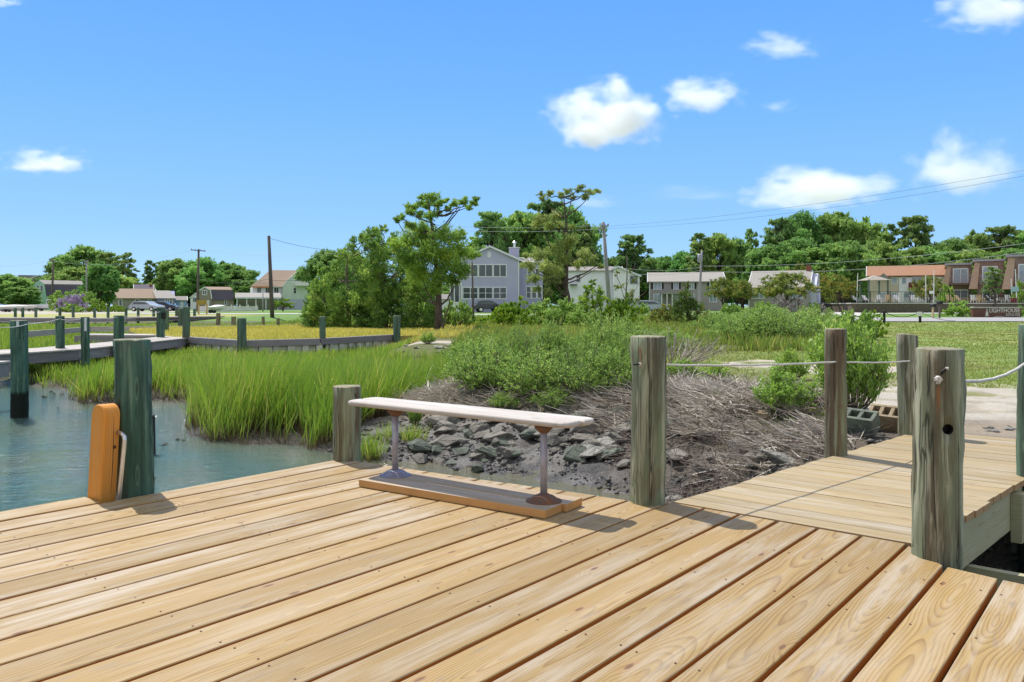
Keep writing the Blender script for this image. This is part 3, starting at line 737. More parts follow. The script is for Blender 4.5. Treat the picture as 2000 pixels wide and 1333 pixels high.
for i, lg in enumerate(LEGS):
    lx, ly = lg.x, -0.035 if i == 0 else -0.03
    mb = MB(); mb.tube([(lx, ly, 0.05), (lx, ly, 0.447)], 0.0195, 20); mb.build('leg', M['metal'], bench, smooth=True)
    mb = MB(); mb.lathe((lx, ly, 0.045), [(0.098, 0.0), (0.098, 0.004), (0.078, 0.007), (0.072, 0.016), (0.055, 0.028), (0.034, 0.035), (0.028, 0.040)], 28)
    mb.build('base_flange', M['flange'] if i == 0 else M['rust'], bench, smooth=True)
    mb = MB(); mb.lathe((lx, ly, 0.446), [(0.026, -0.03), (0.05, -0.004), (0.052, 0.012)], 24); mb.build('top_flange', M['rust'], bench, smooth=True)
mb = MB()
ang = math.atan2(-0.555, 0.831) - bench.rotation_euler.z
cpl = bl((-0.283, 4.60, 0))
for k, (o_, rn) in enumerate(((-0.0885, 0.2), (0.0885, 0.9))):
    c = cpl + Matrix.Rotation(ang, 3, 'Z') @ Vector((0.0 if k == 0 else 0.025, o_, 0))
    mb.box((c.x, c.y, 0.0245), (1.325, 0.174, 0.043), ang, rn)
mb.build('base_plank', M['plank'], bench, bevel=0.003)

# ---------------------------------------------------------------- ladder rail post
lp = G(203, 966, 0)
lad = thing('ladder_post', (-2.37, 4.585, 0), 'orange stained round topped timber with a bent metal grab rail on the dock edge', 'ladder')
lad.rotation_euler = (math.radians(2.6), math.radians(1.4), math.radians(61.7))
mb = MB(); W, Dp, Hh = 0.100, 0.120, 0.535
prof = [(-Dp / 2, -0.30), (Dp / 2, -0.30)] + [(Dp / 2 * math.cos(a), Hh - Dp / 2 + Dp / 2 * math.sin(a)) for a in np.linspace(0, math.pi, 13)]
n = len(prof); e = 0.006
vs = []
for x, s_ in ((-W / 2, 0.93), (-W / 2 + e, 1), (W / 2 - e, 1), (W / 2, 0.93)):
    for (yy, zz) in prof:
        vs.append((x, yy * s_, zz if s_ == 1 or zz < 0.3 else zz - 0.004))
fs = [(i * n + k, i * n + (k + 1) % n, (i + 1) * n + (k + 1) % n, (i + 1) * n + k) for i in range(3) for k in range(n)]
fs += [list(range(n))[::-1], list(range(3 * n, 4 * n))]
uvs = [[(vs[i][2], vs[i][1] + vs[i][0] * 1.2) for i in f] for f in fs]
mb.add(vs, fs, uvs, 0.43); mb.build('timber', M['cedarpost'], lad)
mb = MB(); mb.tube([(0.012 + 0.004 * math.sin(z * 9), -Dp / 2 - 0.0002, z) for z in np.linspace(0.02, 0.47, 14)], [0.0004 + 0.0016 * math.sin(math.pi * i / 13) for i in range(14)], 5); mb.build('drying_crack', M['dark'], lad)
mb = MB(); mb.tube([(0.022, -Dp / 2 + 0.004, 0.29), (0.022, -Dp / 2 - 0.0008, 0.29)], 0.011, 14); mb.build('knot', simple('dark_wood_knot', (0.16, 0.06, 0.02), (0.08, 0.03, 0.012), 60, .7, coord='obj'), lad)
mb = MB(); pts = [(0.06, 0.045, -0.4), (0.06, 0.045, 0.30)] + [(0.06 + 0 * a, 0.045 - 0.055 * (1 - math.cos(a)), 0.30 + 0.055 * math.sin(a)) for a in np.linspace(0.2, math.pi / 2, 7)] + [(0.045, -0.012, 0.352)]
xr = W / 2 - 0.012; pts = [(xr, -Dp / 2 + 0.004, 0.372), (xr, -Dp / 2 - 0.025, 0.372)] + [(xr, -Dp / 2 - 0.025 - 0.04 * math.sin(a), 0.332 + 0.04 * math.cos(a)) for a in np.linspace(0.2, math.pi / 2, 7)] + [(xr, -Dp / 2 - 0.040, -0.02), (xr, -Dp / 2 - 0.038, -0.4)]
mb.tube(pts, 0.0125, 14); mb.build('grab_rail', M['alu'], lad, smooth=True)

# ---------------------------------------------------------------- vegetation builders
def unit(v): return v / np.maximum(np.linalg.norm(v, axis=-1, keepdims=True), 1e-9)
def rdir(rg, n): return unit(rg.normal(size=(n, 3)))
def leaves_mesh(name, c, d, L, W, tint, rg, mat, flat=0.0):
    """one rhombic leaf per row: centre c, direction d, length L, width W"""
    n = len(c); d = unit(d); side = np.cross(d, rdir(rg, n) * (1 - flat) + np.array([0, 0, 1.0]) * 0 + flat * np.array([0.0, 0.0, 1.0])); side = unit(side)
    L = np.broadcast_to(L, n)[:, None]; W = np.broadcast_to(W, n)[:, None]
    V = np.stack([c - d * L / 2, c + side * W / 2 - d * L * 0.05, c + d * L / 2, c - side * W / 2 - d * L * 0.05], 1).reshape(-1, 3)
    Fq = np.arange(4 * n).reshape(n, 4)
    return np_mesh(name, V, Fq, mat, {'tint': ('FLOAT', np.repeat(np.clip(tint, 0, 1), 4))})
def blades_mesh(name, x, y, z, h, w, az, lean, tint, mat, rg, droop=0.25):
    """grass blades: 3 segments each, curved over towards az"""
    n = len(x); t = np.array([0, 0.4, 0.75, 1.0]); ww = np.array([1.0, 0.9, 0.6, 0.08])
    dx, dy = np.cos(az), np.sin(az); fa = rg.uniform(0, math.pi, n); sx, sy = np.cos(fa), np.sin(fa)
    rows = []
    for k in range(4):
        off = h * (lean * t[k] + droop * t[k] ** 2.2 * rg.uniform(0.5, 1.5, n) * (lean + 0.15))
        cx = x + dx * off; cy = y + dy * off; cz = z + h * t[k] * np.sqrt(np.maximum(0.2, 1 - (lean * 0.7) ** 2))
        for s in (-1, 1): rows.append(np.stack([cx + s * sx * w * ww[k] / 2, cy + s * sy * w * ww[k] / 2, cz], -1))
    V = np.stack(rows, 1).reshape(-1, 3); b = np.arange(n)[:, None, None] * 8
    q = np.array([[0, 1, 3, 2], [2, 3, 5, 4], [4, 5, 7, 6]])[None]
    Fq = (b + q).reshape(-1, 4)
    hh = np.tile(np.repeat(t, 2), n)
    return np_mesh(name, V, Fq, mat, {'tint': ('FLOAT', np.repeat(np.clip(tint, 0, 1), 8)), 'hh': ('FLOAT', hh)})
def grass_mat(name, base, g1, g2, g3, lo=0.1, hi=0.45, trans=0.4):
    t = NT(name); ti = t.attr('tint'); hh = t.attr('hh')
    c = t.ramp(ti, [(0.0, g1), (0.6, g2), (1.0, g3)])
    c = t.mix(t.rng(hh, lo, hi, 1.0, 0.0), c, base)
    d = t.n.new("ShaderNodeBsdfDiffuse"); tr = t.n.new("ShaderNodeBsdfTranslucent"); t.l.new(c, d.inputs[0]); t.l.new(c, tr.inputs[0])
    m = t.n.new("ShaderNodeMixShader"); m.inputs[0].default_value = trans; t.l.new(d.outputs[0], m.inputs[1]); t.l.new(tr.outputs[0], m.inputs[2])
    g = t.n.new("ShaderNodeBsdfGlossy"); g.inputs["Roughness"].default_value = 0.4
    m2 = t.n.new("ShaderNodeMixShader"); m2.inputs[0].default_value = 0.04; t.l.new(m.outputs[0], m2.inputs[1]); t.l.new(g.outputs[0], m2.inputs[2])
    t.n.remove(t.b); t.l.new(m2.outputs[0], t.out.inputs[0]); return t.m
def gh(px, py, lo=3.0, hi=400.0):
    """where the line of sight through the pixel meets the ground"""
    D = np.concatenate([np.arange(lo, 60, 0.05), np.arange(60, hi, 0.5)])
    xs = (px - HX) / F * D; zs = EYE - (py - HY) / F * D
    hit = np.nonzero(zs <= np.maximum(ground_z(xs, D), -0.75))[0]
    i = hit[0] if len(hit) else len(D) - 1
    return Vector((xs[i], D[i], float(ground_z(xs[i], D[i]))))
def gz(x, y): return float(ground_z(x, y))

M['spartina'] = grass_mat('cordgrass', (0.11, 0.075, 0.032), (0.15, 0.29, 0.026), (0.31, 0.46, 0.045), (0.58, 0.53, 0.14), 0.08, 0.5, 0.5)
M['lawng'] = grass_mat('dry_lawn_grass', (0.25, 0.27, 0.07), (0.19, 0.28, 0.045), (0.33, 0.38, 0.075), (0.46, 0.44, 0.13), 0.0, 0.3, 0.35)
M['tallg'] = grass_mat('rank_green_grass', (0.12, 0.13, 0.03), (0.14, 0.25, 0.03), (0.26, 0.34, 0.05), (0.48, 0.42, 0.13), 0.0, 0.4, 0.45)
M['tang'] = grass_mat('ripe_tan_grass', (0.38, 0.30, 0.08), (0.40, 0.43, 0.07), (0.60, 0.54, 0.11), (0.74, 0.63, 0.19), 0.0, 0.3, 0.4)
M['straw'] = grass_mat('dead_reed_straw', (0.26, 0.20, 0.155), (0.19, 0.165, 0.135), (0.48, 0.42, 0.345), (0.85, 0.79, 0.70), 0.0, 0.01, 0.3)

rg = np.random.default_rng(3)
# cordgrass marsh
def marsh_ok(x, y):
    s = y - shore(x); z = ground_z(x, y)
    edge = np.where(y < 17, -2.25 + 0.21 * (y - 10), -0.9 + 0.05 * (y - 17)) + 1.0 * (vnoise(x, y, 0.9, 3) - 0.5)
    ok = (s > 0.10 + 0.5 * (vnoise(x, y, 2.2, 2) - 0.45)) & (x < edge) & (z < -0.18)
    # keep clear of the terrace
    terr = (x > -17.4) & (y > 24.9) & (y > 24.9 + np.abs(x + 8.4) * np.where(x > -8.4, 1.25, 0.95)) & (y < 45.5)
    return ok & ~terr
n = 330000
D = 8.5 * (62 / 8.5) ** rg.random(n) ** 1.25
x = (rg.uniform(-0.80, 0.04, n)) * D; y = D * rg.uniform(0.98, 1.02, n)
clump = vnoise(x, y, 2.6, 3)
ok = marsh_ok(x, y) & (rg.random(n) < ss(0.25, 0.55, clump)) & (rg.random(n) < 0.18 + 0.82 * ss(0.0, 1.0, y - shore(x))); x, y, clump = x[ok], y[ok], clump[ok]; n = len(x)
s = y - shore(x)
hgt = (0.62 + 0.50 * vnoise(x, y, 0.8, 3)) * (0.72 + 0.28 * ss(0.0, 0.8, s)) * rg.uniform(0.45, 1.22, n)
hgt *= 1 - 0.60 * ss(12.5, 19, y); hgt *= 1 - 0.30 * ss(20, 23, y) * (x > -11.5); hgt *= 1 - 0.25 * ss(-4.5, -1.5, x) * ss(12, 17, y)
wd = np.clip(0.00085 * y, 0.007, 0.05) * rg.uniform(0.7, 1.3, n)
tint = rg.beta(2, 3, n) * 0.75 + 0.9 * (vnoise(x, y, 0.8, 4) - 0.45) - 0.05 * ss(14, 22, y) + (rg.random(n) < 0.12) * 0.6
az = 0.5 + 2.2 * (vnoise(x, y, 0.5, 2) - 0.5) + rg.normal(0, 1.3, n)
me = blades_mesh('marsh_grass', x, y, ground_z(x, y) - 0.03, hgt, wd, az, rg.beta(1.3, 4, n) * 0.9 + 0.02, tint, M['spartina'], rg)
tag(link('marsh_grass', me), 'tall bright green cordgrass filling the tidal marsh', 'grass', kind='stuff')
# lawn tufts on the right, and rank grass among the bushes
def scatter(n, xr, yr, f, seed, h, w, mat, name, label, cat='grass', tn=(0.5, 0.25), lean=(0.1, 0.6)):
    rg = np.random.default_rng(seed); D = yr[0] * (yr[1] / yr[0]) ** rg.random(n); x = rg.uniform(xr[0], xr[1], n) * D; y = D
    ok = f(x, y, rg); x, y = x[ok], y[ok]; n = len(x)
    hh = rg.uniform(h[0], h[1], n) * (0.6 + 0.8 * vnoise(x, y, 1.3, 2)); ww = np.clip(w * y, 0.006, 0.06) * rg.uniform(0.7, 1.3, n)
    ti = rg.normal(tn[0], tn[1], n) + 0.5 * (vnoise(x, y, 0.5, 3) - 0.5)
    me = blades_mesh(name, x, y, ground_z(x, y) - 0.01, hh, ww, rg.uniform(0, 6.28, n), rg.uniform(lean[0], lean[1], n), ti, mat, rg)
    return tag(link(name, me), label, cat, kind='stuff')
def f_lawn(x, y, rg):
    pd = np.abs((x - 4.1) - 0.42 * (y - 7.0)); path = (pd < 1.35) & (y < 11)
    pp = ((x - 5.6) / 1.7) ** 2 + ((y - 14.9) / 2.1) ** 2 < 0.75
    s = y - shore(x)
    return (x > 1.6) & (s > 2.2) & ((x > 2.2) | (y > 11.4)) & ~(path & (rg.random(len(x)) > 0.0)) & ~(pp & (rg.random(len(x)) > 0.0)) & (rg.random(len(x)) < ss(0.2, 0.5, vnoise(x, y, 1.4, 3)))
scatter(90000, (0.12, 0.78), (7.5, 60), f_lawn, 21, (0.025, 0.06), 0.0012, M['lawng'], 'lawn_grass', 'short dry yellow green lawn grass on the right')
def f_tall(x, y, rg):
    m = vnoise(x, y, 0.35, 3)
    cl = (x > -1.6) & (x < 3.0 + 0.34 * y) & (y > 13.5) & ((y - shore(x)) > 4.6)
    sandy = ((x - 5.6) / 2.6) ** 2 + ((y - 15.6) / 2.6) ** 2 < 1.2
    return cl & ~sandy & (rg.random(len(x)) < ss(0.28, 0.5, m)) & ~((x > 5.4) & (y < 17)) & ~((x > 1.6) & (y < 19.5) & (rg.random(len(x)) < 0.93))
scatter(90000, (-0.12, 0.45), (13.5, 75), f_tall, 22, (0.16, 0.38), 0.0014, M['tallg'], 'rank_grass', 'rank green grass growing between the shrubs', lean=(0.05, 0.4), tn=(0.45, 0.25))
def f_far(x, y, rg): return (y > 46) & (x < 2) & (rg.random(len(x)) < 0.8)
scatter(30000, (-0.42, 0.02), (40, 82), lambda x, y, rg: ((y > 44) & (y < 70) & (x > -19)) , 23, (0.12, 0.35), 0.0016, M['tallg'], 'far_meadow_grass', 'bright green grass in front of the far white house', lean=(0.05, 0.4), tn=(0.4, 0.2))
TERR = [(-11.25, 27.6), (-8.45, 24.9), (-6.4, 26.3), (-4.45, 29.9), (-2.5, 31.5), (-2.5, 45.5), (-11.8, 45), (-16.8, 40), (-17.4, 36), (-13.6, 29.5)]
mb = MB(); mb.poly(TERR, -0.9, -0.03)
t = simple('terrace_grass_ground', (0.42, 0.34, 0.09), (0.30, 0.28, 0.08), 1.2, 0.95, 0.5, bdist=0.03)
tag(mb.build('lawn_ground', t), kind='structure')
def in_terr(x, y):
    ins = np.zeros(len(x), bool); n = len(TERR)
    for i in range(n):
        (x1, y1), (x2, y2) = TERR[i], TERR[(i + 1) % n]
        c = ((y1 > y) != (y2 > y)) & (x < (x2 - x1) * (y - y1) / (y2 - y1 + 1e-12) + x1); ins ^= c
    return ins
rgt = np.random.default_rng(31); n = 60000; x = rgt.uniform(-17.5, -2.4, n); y = 24.8 + 21 * rgt.random(n) ** 1.2
ok = in_terr(x, y); x, y = x[ok], y[ok]; n = len(x)
me = blades_mesh('terrace_grass', x, y, np.full(n, -0.04), rgt.uniform(0.06, 0.17, n) * (0.5 + vnoise(x, y, 0.9, 3)), rgt.uniform(0.02, 0.04, n), rgt.uniform(0, 6.28, n), rgt.uniform(0.1, 0.5, n), rgt.normal(0.45, 0.22, n) + 0.6 * (vnoise(x, y, 0.6, 2) - 0.5), M['tang'], rgt)
tag(link('terrace_grass', me), 'ripe golden grass on the terrace behind the timber bulkhead', 'grass', kind='stuff')
def f_tan(x, y, rg): return (x > -4.6) & (x < 6) & (y > 27) & (rg.random(len(x)) < 0.8)
scatter(26000, (-0.16, 0.10), (27, 60), f_tan, 24, (0.08, 0.28), 0.0014, M['tang'], 'tan_grass', 'tan and yellow grass around the foot of the pines')

# dead reeds and brushwood along the bank
rg = np.random.default_rng(8)
def sticks(name, x, y, z, az, el, L, w, tint, mat):
    n = len(x); d = np.stack([np.cos(az) * np.cos(el), np.sin(az) * np.cos(el), np.sin(el)], -1)
    sd = unit(np.cross(d, rdir(rg, n))); c = np.stack([x, y, z], -1); Lh = L[:, None]; bend = rdir(rg, n) * Lh * 0.12; wv = sd * w[:, None] / 2
    up = unit(np.cross(d, sd)) * w[:, None] * 0.35
    rows = [c - wv, c + wv, c + d * Lh / 2 + bend - wv + up, c + d * Lh / 2 + bend + wv + up, c + d * Lh - wv * 0.5, c + d * Lh + wv * 0.5]
    V = np.stack(rows, 1).reshape(-1, 3); b = np.arange(n)[:, None, None] * 6
    Fq = (b + np.array([[0, 1, 3, 2], [2, 3, 5, 4]])[None]).reshape(-1, 4)
    return np_mesh(name, V, Fq, mat, {'tint': ('FLOAT', np.repeat(np.clip(tint, 0, 1), 6)), 'hh': ('FLOAT', np.ones(6 * n))})
n = 100000; x = rg.uniform(-3.2, 5.0, n); s = rg.normal(3.5, 1.15, n)
hump = 0.16 * np.exp(-((s - 3.4) / 0.9) ** 2) * (0.3 + 1.4 * vnoise(x, s, 1.3, 2))
y = shore(x) + s
keep = (s > 2.5 - 1.3 * ss(1.0, 1.8, x) + 1.2 * (vnoise(x, y, 1.6, 2) - 0.5)) & (rg.random(n) < ss(0.40, 0.60, vnoise(x, y, 1.6, 3))) & ~((np.abs((x - 4.1) - 0.42 * (y - 7.0)) < 1.35) & (x > 3.0)) & (x - 0.12 * (y - 7) < 3.6) & ~((x < -1.9) & (s < 3.2)) & ((y < 11.3 + 0.5 * vnoise(x, y, 1.5, 2)) | (x < 1.0))
x, y, s, hump = x[keep], y[keep], s[keep], hump[keep]; n = len(x)
az = rg.uniform(0, 6.28, n); az = np.where(rg.random(n) < 0.5, 0.4 + 2.5 * vnoise(x, y, 0.7, 2) + rg.normal(0, 0.5, n), az)
me = sticks('dead_reeds', x, y, ground_z(x, y) + hump * rg.random(n) + 0.01, az, rg.normal(0.12, 0.22, n), rg.uniform(0.12, 0.50, n), rg.uniform(0.005, 0.012, n), rg.beta(2, 2, n) * 0.9 + 0.5 * (vnoise(x, y, 2.0, 2) - 0.5), M['straw'])
tag(link('dead_reeds', me), 'drifts of dead grey tan reeds washed up along the bank', 'dead reeds', kind='stuff')
M['twig'] = simple('dead_twig_bark', (0.24, 0.185, 0.15), (0.12, 0.09, 0.075), 14, 0.9, coord='obj')
M['drift'] = simple('silvery_driftwood', (0.42, 0.37, 0.33), (0.27, 0.23, 0.20), 9, 0.85, 0.3, coord='obj')
def twigs(mb, rr, base, d, L, r, depth=0):
    pts = [Vector(base)]; d = Vector(d).normalized(); k = 5
    for i in range(k):
        d = (d + Vector((rr.gauss(0, .22), rr.gauss(0, .22), rr.gauss(0, .14)))).normalized(); pts.append(pts[-1] + d * L / k)
    mb.tube(pts, [r * (1 - 0.75 * i / k) for i in range(k + 1)], 5, cap=False)
    if depth > 0:
        for i in range(rr.randint(2, 4)):
            j = rr.randint(1, k - 1); dd = (d + Vector((rr.gauss(0, .8), rr.gauss(0, .8), rr.gauss(0, .4)))).normalized()
            twigs(mb, rr, pts[j], dd, L * rr.uniform(.35, .65), r * 0.6, depth - 1)
rr = random.Random(12)
mb = MB()
for i in range(230):
    x = rr.uniform(1.25, 3.1); y = rr.uniform(6.3, 10.2) 
    if x > 2.2 and y < 7.0: continue
    a = rr.uniform(0, 6.28)
    twigs(mb, rr, (x, y, gz(x, y) + rr.uniform(0.0, 0.20)), (math.cos(a), math.sin(a), rr.uniform(-0.15, 0.35)), rr.uniform(0.3, 0.9), rr.uniform(0.003, 0.007), 1)
tag(mb.build('brushwood', M['twig']), 'tangle of bare dead twigs on the bank between the dock corner and the walkway', 'brushwood', kind='stuff')
for i, (a, b, r, lb) in enumerate((((1310, 935), (1352, 790), 0.008, 'pale bare branch standing up beside the dock corner piling'),
                                   ((1375, 905), (1560, 885), 0.011, 'long reddish brown stick lying across the brushwood'),
                                   ((1500, 905), (1660, 800), 0.009, 'thin bent stick leaning towards the slim brown piling'),
                                   ((800, 735), (870, 800), 0.010, 'short grey stick lying on the reeds behind the bench'))):
    p = gh(a[0], a[1]); D0 = p.y; q = P(b[0], b[1], D0 + (0.25 if i != 1 else 0.5)); mb = MB()
    base = Vector((p.x, p.y, p.z)); twigs(mb, random.Random(i + 5), (0, 0, 0), q - base, (q - base).length, r, 1)
    o = mb.build('driftwood_branch', M['drift']); o.location = base; tag(o, lb, 'branch', 'loose branches on the bank')

# rocks on the mud bank
def rock_mesh(seed, flat=0.55, mat=None):
    rr = random.Random(seed); bm = bmesh.new()
    pts = []
    for i in range(15):
        v = Vector((rr.gauss(0, 1), rr.gauss(0, 1), rr.gauss(0, 1))).normalized(); v = Vector((v.x * rr.uniform(.75, 1.1), v.y * rr.uniform(.55, .9), v.z * flat * rr.uniform(.8, 1.05)))
        pts.append(bm.verts.new(v * 0.5))
    r = bmesh.ops.convex_hull(bm, input=pts); bmesh.ops.delete(bm, geom=[e for e in r['geom_interior'] if isinstance(e, bmesh.types.BMVert)], context='VERTS')
    bmesh.ops.bevel(bm, geom=bm.edges[:], offset=0.018, segments=1, affect='EDGES')
    bmesh.ops.triangulate(bm, faces=bm.faces[:]); bmesh.ops.subdivide_edges(bm, edges=bm.edges[:], cuts=2, use_grid_fill=True)
    for v in bm.verts:
        v.co += Vector((rr.gauss(0, 1), rr.gauss(0, 1), rr.gauss(0, 1))) * 0.006
    me = bpy.data.meshes.new('rock'); bm.to_mesh(me); bm.free(); me.materials.append(mat or M['rock']); return me
def rock_material(name, c1, c2, stain):
    t = NT(name); v = t.obj(); a = t.noise(v, 3.0, 5.0, 0.65); b = t.noise(v, 22.0, 4.0, 0.6); nz = t.sep(t.n.new("ShaderNodeNewGeometry").outputs["Normal"])[2]
    c = t.mix(t.rng(a, 0.38, 0.62), c1, c2); c = t.mix(t.math('MULTIPLY', t.rng(b, 0.5, 0.7), 0.5), c, stain)
    c = t.mix(t.math('MULTIPLY', t.rand(), 0.5), c, tuple(q * 0.55 for q in c1))
    t.bump(t.math('ADD', a, b), 0.6, 0.03); return t.fin(c, 0.75, None, 0.3)
M['rock'] = rock_material('muddy_rock', (0.235, 0.215, 0.18), (0.13, 0.12, 0.10), (0.36, 0.33, 0.28))
M['rock_green'] = rock_material('algae_rock', (0.15, 0.175, 0.13), (0.085, 0.095, 0.08), (0.24, 0.25, 0.19))
M['rock_tan'] = rock_material('tan_stone', (0.34, 0.27, 0.17), (0.24, 0.17, 0.09), (0.42, 0.36, 0.27))
M['concr'] = rock_material('broken_concrete', (0.34, 0.33, 0.29), (0.24, 0.235, 0.21), (0.42, 0.40, 0.36))
M['clod'] = rock_material('mud_clod', (0.13, 0.12, 0.11), (0.07, 0.063, 0.058), (0.30, 0.28, 0.25))
RM = [rock_mesh(k, f) for k, f in enumerate((0.55, 0.4, 0.7, 0.3, 0.5, 0.45))]
RMG = [rock_mesh(k + 20, f, M['rock_green']) for k, f in enumerate((0.5, 0.35, 0.6))]
RMT = [rock_mesh(50, 0.5, M['rock_tan'])]; RMC = [rock_mesh(61, 0.3, M['concr']), rock_mesh(62, 0.55, M['concr'])]
def rock(px, py, wpx, me, label, group='loose rocks on the mud bank', sc=(1, 1, 1), rz=None, dz=0.0, seed=0, tilt=0.15):
    rr = random.Random(int(px * 7 + py)); p = gh(px, py); s = wpx / F * p.y * 1.15
    o = link('rock', me, None, (p.x, p.y + s * 0.25, p.z + s * 0.13 + dz)); o.scale = (s * sc[0], s * sc[1], s * sc[2] * 0.8)
    o.rotation_euler = (rr.gauss(0, tilt), rr.gauss(0, tilt), rr.uniform(0, 6.28) if rz is None else rz)
    return tag(o, label, 'rock', group)
named = [
 (992, 803, 44, RMC[1], 'pale square edged boulder poking out of the reeds behind the bench seat'),
 (1180, 905, 118, RMC[0], 'largest flat pale slab of rock, just left of the dock corner piling'),
 (1208, 872, 52, RM[4], 'rounded grey boulder above the large pale slab'),
 (955, 905, 66, RMG[0], 'big dark green grey rock beneath the middle of the bench seat'),
 (902, 890, 44, RMG[1], 'low flat green rock seen just left of the big dark rock'),
 (1035, 862, 50, RMG[2], 'dark mossy rock right behind the right bench leg'),
 (930, 925, 38, RMG[2], 'small algae covered rock at the foot of the mud slope'),
 (1218, 700 + 215, 40, RM[0], 'grey rock lying against the dock corner piling'),
 (1318, 985, 52, RMC[1], 'rough grey concrete chunk just right of the dock corner piling'),
 (1545, 925, 112, RMC[0], 'broad tan grey slab at the left edge of the walkway'),
 (870, 845, 46, RMC[1], 'blocky pale rock among reeds left of the bench centre'),
 (930, 850, 44, RM[2], 'steep grey rock standing among the reeds under the seat'),
 (1195, 790, 40, RM[4], 'bluish grey rounded rock in the shade of the shrubs'),
 (1410, 812, 60, RMG[1], 'dark flat rock half hidden under the brushwood'),
 (1500, 825, 60, RMT[0], 'tan flat stone lying behind the brushwood'),
]
for px, py, w, me_, lb in named: rock(px, py, w, me_, lb)
rr = random.Random(4)
spots = [(rr.uniform(850, 1230), rr.uniform(815, 905)) for i in range(110)] + [(rr.uniform(740, 1000), rr.uniform(860, 915)) for i in range(14)] + [(rr.uniform(1300, 1560), rr.uniform(830, 950)) for i in range(34)] + [(rr.uniform(1060, 1240), rr.uniform(790, 840)) for i in range(20)]
for i, (px, py) in enumerate(spots):
    me_ = rr.choice(RM + RM + RMG); w = rr.choice((18, 24, 32, 40, 54, 70))
    rock(px, py, w, me_, 'one of many muddy grey rocks strewn over the bank', 'strewn muddy rocks', dz=-0.01)
n = 9000; rg = np.random.default_rng(91); x = rg.uniform(-2.4, 3.4, n); y = shore(x) + rg.gamma(2.0, 0.75, n); keep = rg.random(n) < ss(0.3, 0.6, vnoise(x, y, 2.5, 3)); x, y = x[keep], y[keep]; n = len(x)
sz = 0.008 + 0.035 * rg.random(n) ** 3; oc = np.array([[1, 0, 0], [0, 1, 0], [-1, 0, 0], [0, -1, 0], [0, 0, .7], [0, 0, -.7]]); tf = np.array([[0, 1, 4], [1, 2, 4], [2, 3, 4], [3, 0, 4], [1, 0, 5], [2, 1, 5], [3, 2, 5], [0, 3, 5]])
V = (oc[None] * sz[:, None, None] * rg.uniform(.5, 1.3, (n, 6, 1)) + rg.normal(0, .15, (n, 6, 3)) * sz[:, None, None]) + np.stack([x, y, ground_z(x, y) + sz * .2], -1)[:, None]
me = np_mesh('mud_clods', V.reshape(-1, 3), (np.arange(n)[:, None, None] * 6 + tf[None]).reshape(-1, 3), M['clod']); tag(link('mud_clods', me), 'wet clods and shell bits scattered over the dark mud', 'mud', kind='stuff')
# rubble on the pale patch by the bulkhead's end
for i in range(16):
    px, py = rr.uniform(785, 915), rr.uniform(676, 694); rock(px, py, rr.uniform(10, 26), RMC[i % 2], 'one of the pale rubble stones beyond the end of the bulkhead', 'pale rubble stones by the bulkhead', sc=(1, 1, 0.6))
# stones at the end of the walkway
for i in range(9):
    px, py = rr.uniform(1925, 1990), rr.uniform(838, 846); rock(px, py, rr.uniform(8, 22), RMC[i % 2], 'one of the small white stones where the walkway meets the sand', 'white stones at the walkway end', sc=(1, 1, .6))
# lumps in the water
for i, (px, py, w) in enumerate(((87, 777, 14), (105, 770, 8), (122, 772, 12), (114, 797, 8), (322, 870, 18), (346, 860, 12), (359, 862, 11), (100, 766, 9))):
    p = G(px, py, -0.75); s = w / F * p.y; o = link('oyster_clump', RMG[i % 3], None, (p.x, p.y, -0.745)); o.scale = (s, s, s * 1.3); o.rotation_euler.z = i
    o.name = 'oyster_clump'; tag(o, 'one of the small dark oyster clumps breaking the water surface', 'oyster clump', 'dark clumps in the water')
o = piling(G(299, 886, -0.75).x, G(299, 886, -0.75).y, -1.1, PZ(812, G(299, 886, -0.75).y), 0.03, M['dark'], 'rotten black stump in the water right behind the thick teal piling', None, seed=40, seg=9, name='stump', cat='stump')
pp = gh(805, 772); piling(pp.x, pp.y, pp.z - 0.1, PZ(748, pp.y), 0.045, M['pile_brown'], 'short grey stake in the marsh behind the bench', None, seed=41, seg=9, name='stake', cat='stake')

# concrete blocks beside the walkway
def block(px, py, D, rz, mat, label, ln=0.40, wd=0.20, hh=0.19, roll=(0.35, 0.1)):
    roll = (0.42, 0.05)
    c = Vector((PX(px, D), D, gz(PX(px, D), D) + 0.05)); b = thing('concrete_block', c, label, 'concrete block', 'hollow building blocks beside the walkway')
    b.rotation_euler = (roll[0], roll[1], rz); mb = MB(); t_ = 0.032
    mb.bb(-ln / 2, ln / 2, -wd / 2, -wd / 2 + t_, 0, hh); mb.bb(-ln / 2, ln / 2, wd / 2 - t_, wd / 2, 0, hh)
    for k in range(4):
        x0 = -ln / 2 + 0.001 + k * (ln - 0.002 - t_) / 3; mb.bb(x0, x0 + t_, -wd / 2 + t_ + .0005, wd / 2 - t_ - .0005, 0.001, hh - 0.002)
    mb.build('shell', mat, b, bevel=0.004)
    mb = MB(); mb.bb(-ln / 2 + 0.01, ln / 2 - 0.01, -wd / 2 + 0.01, wd / 2 - 0.01, 0.004, 0.05); mb.build('mud_fill', M['dark'], b)
block(1672, 862, 7.0, -0.75, M['rock_green'], 'greenish hollow concrete block beside the slim brown piling', 0.36, 0.17, 0.17, (-0.25, 0.05))
block(1733, 850, 7.25, -0.65, M['rock_tan'], 'yellowish broken concrete block right of the greenish one', 0.30, 0.20, 0.16, (-0.3, 0.1))

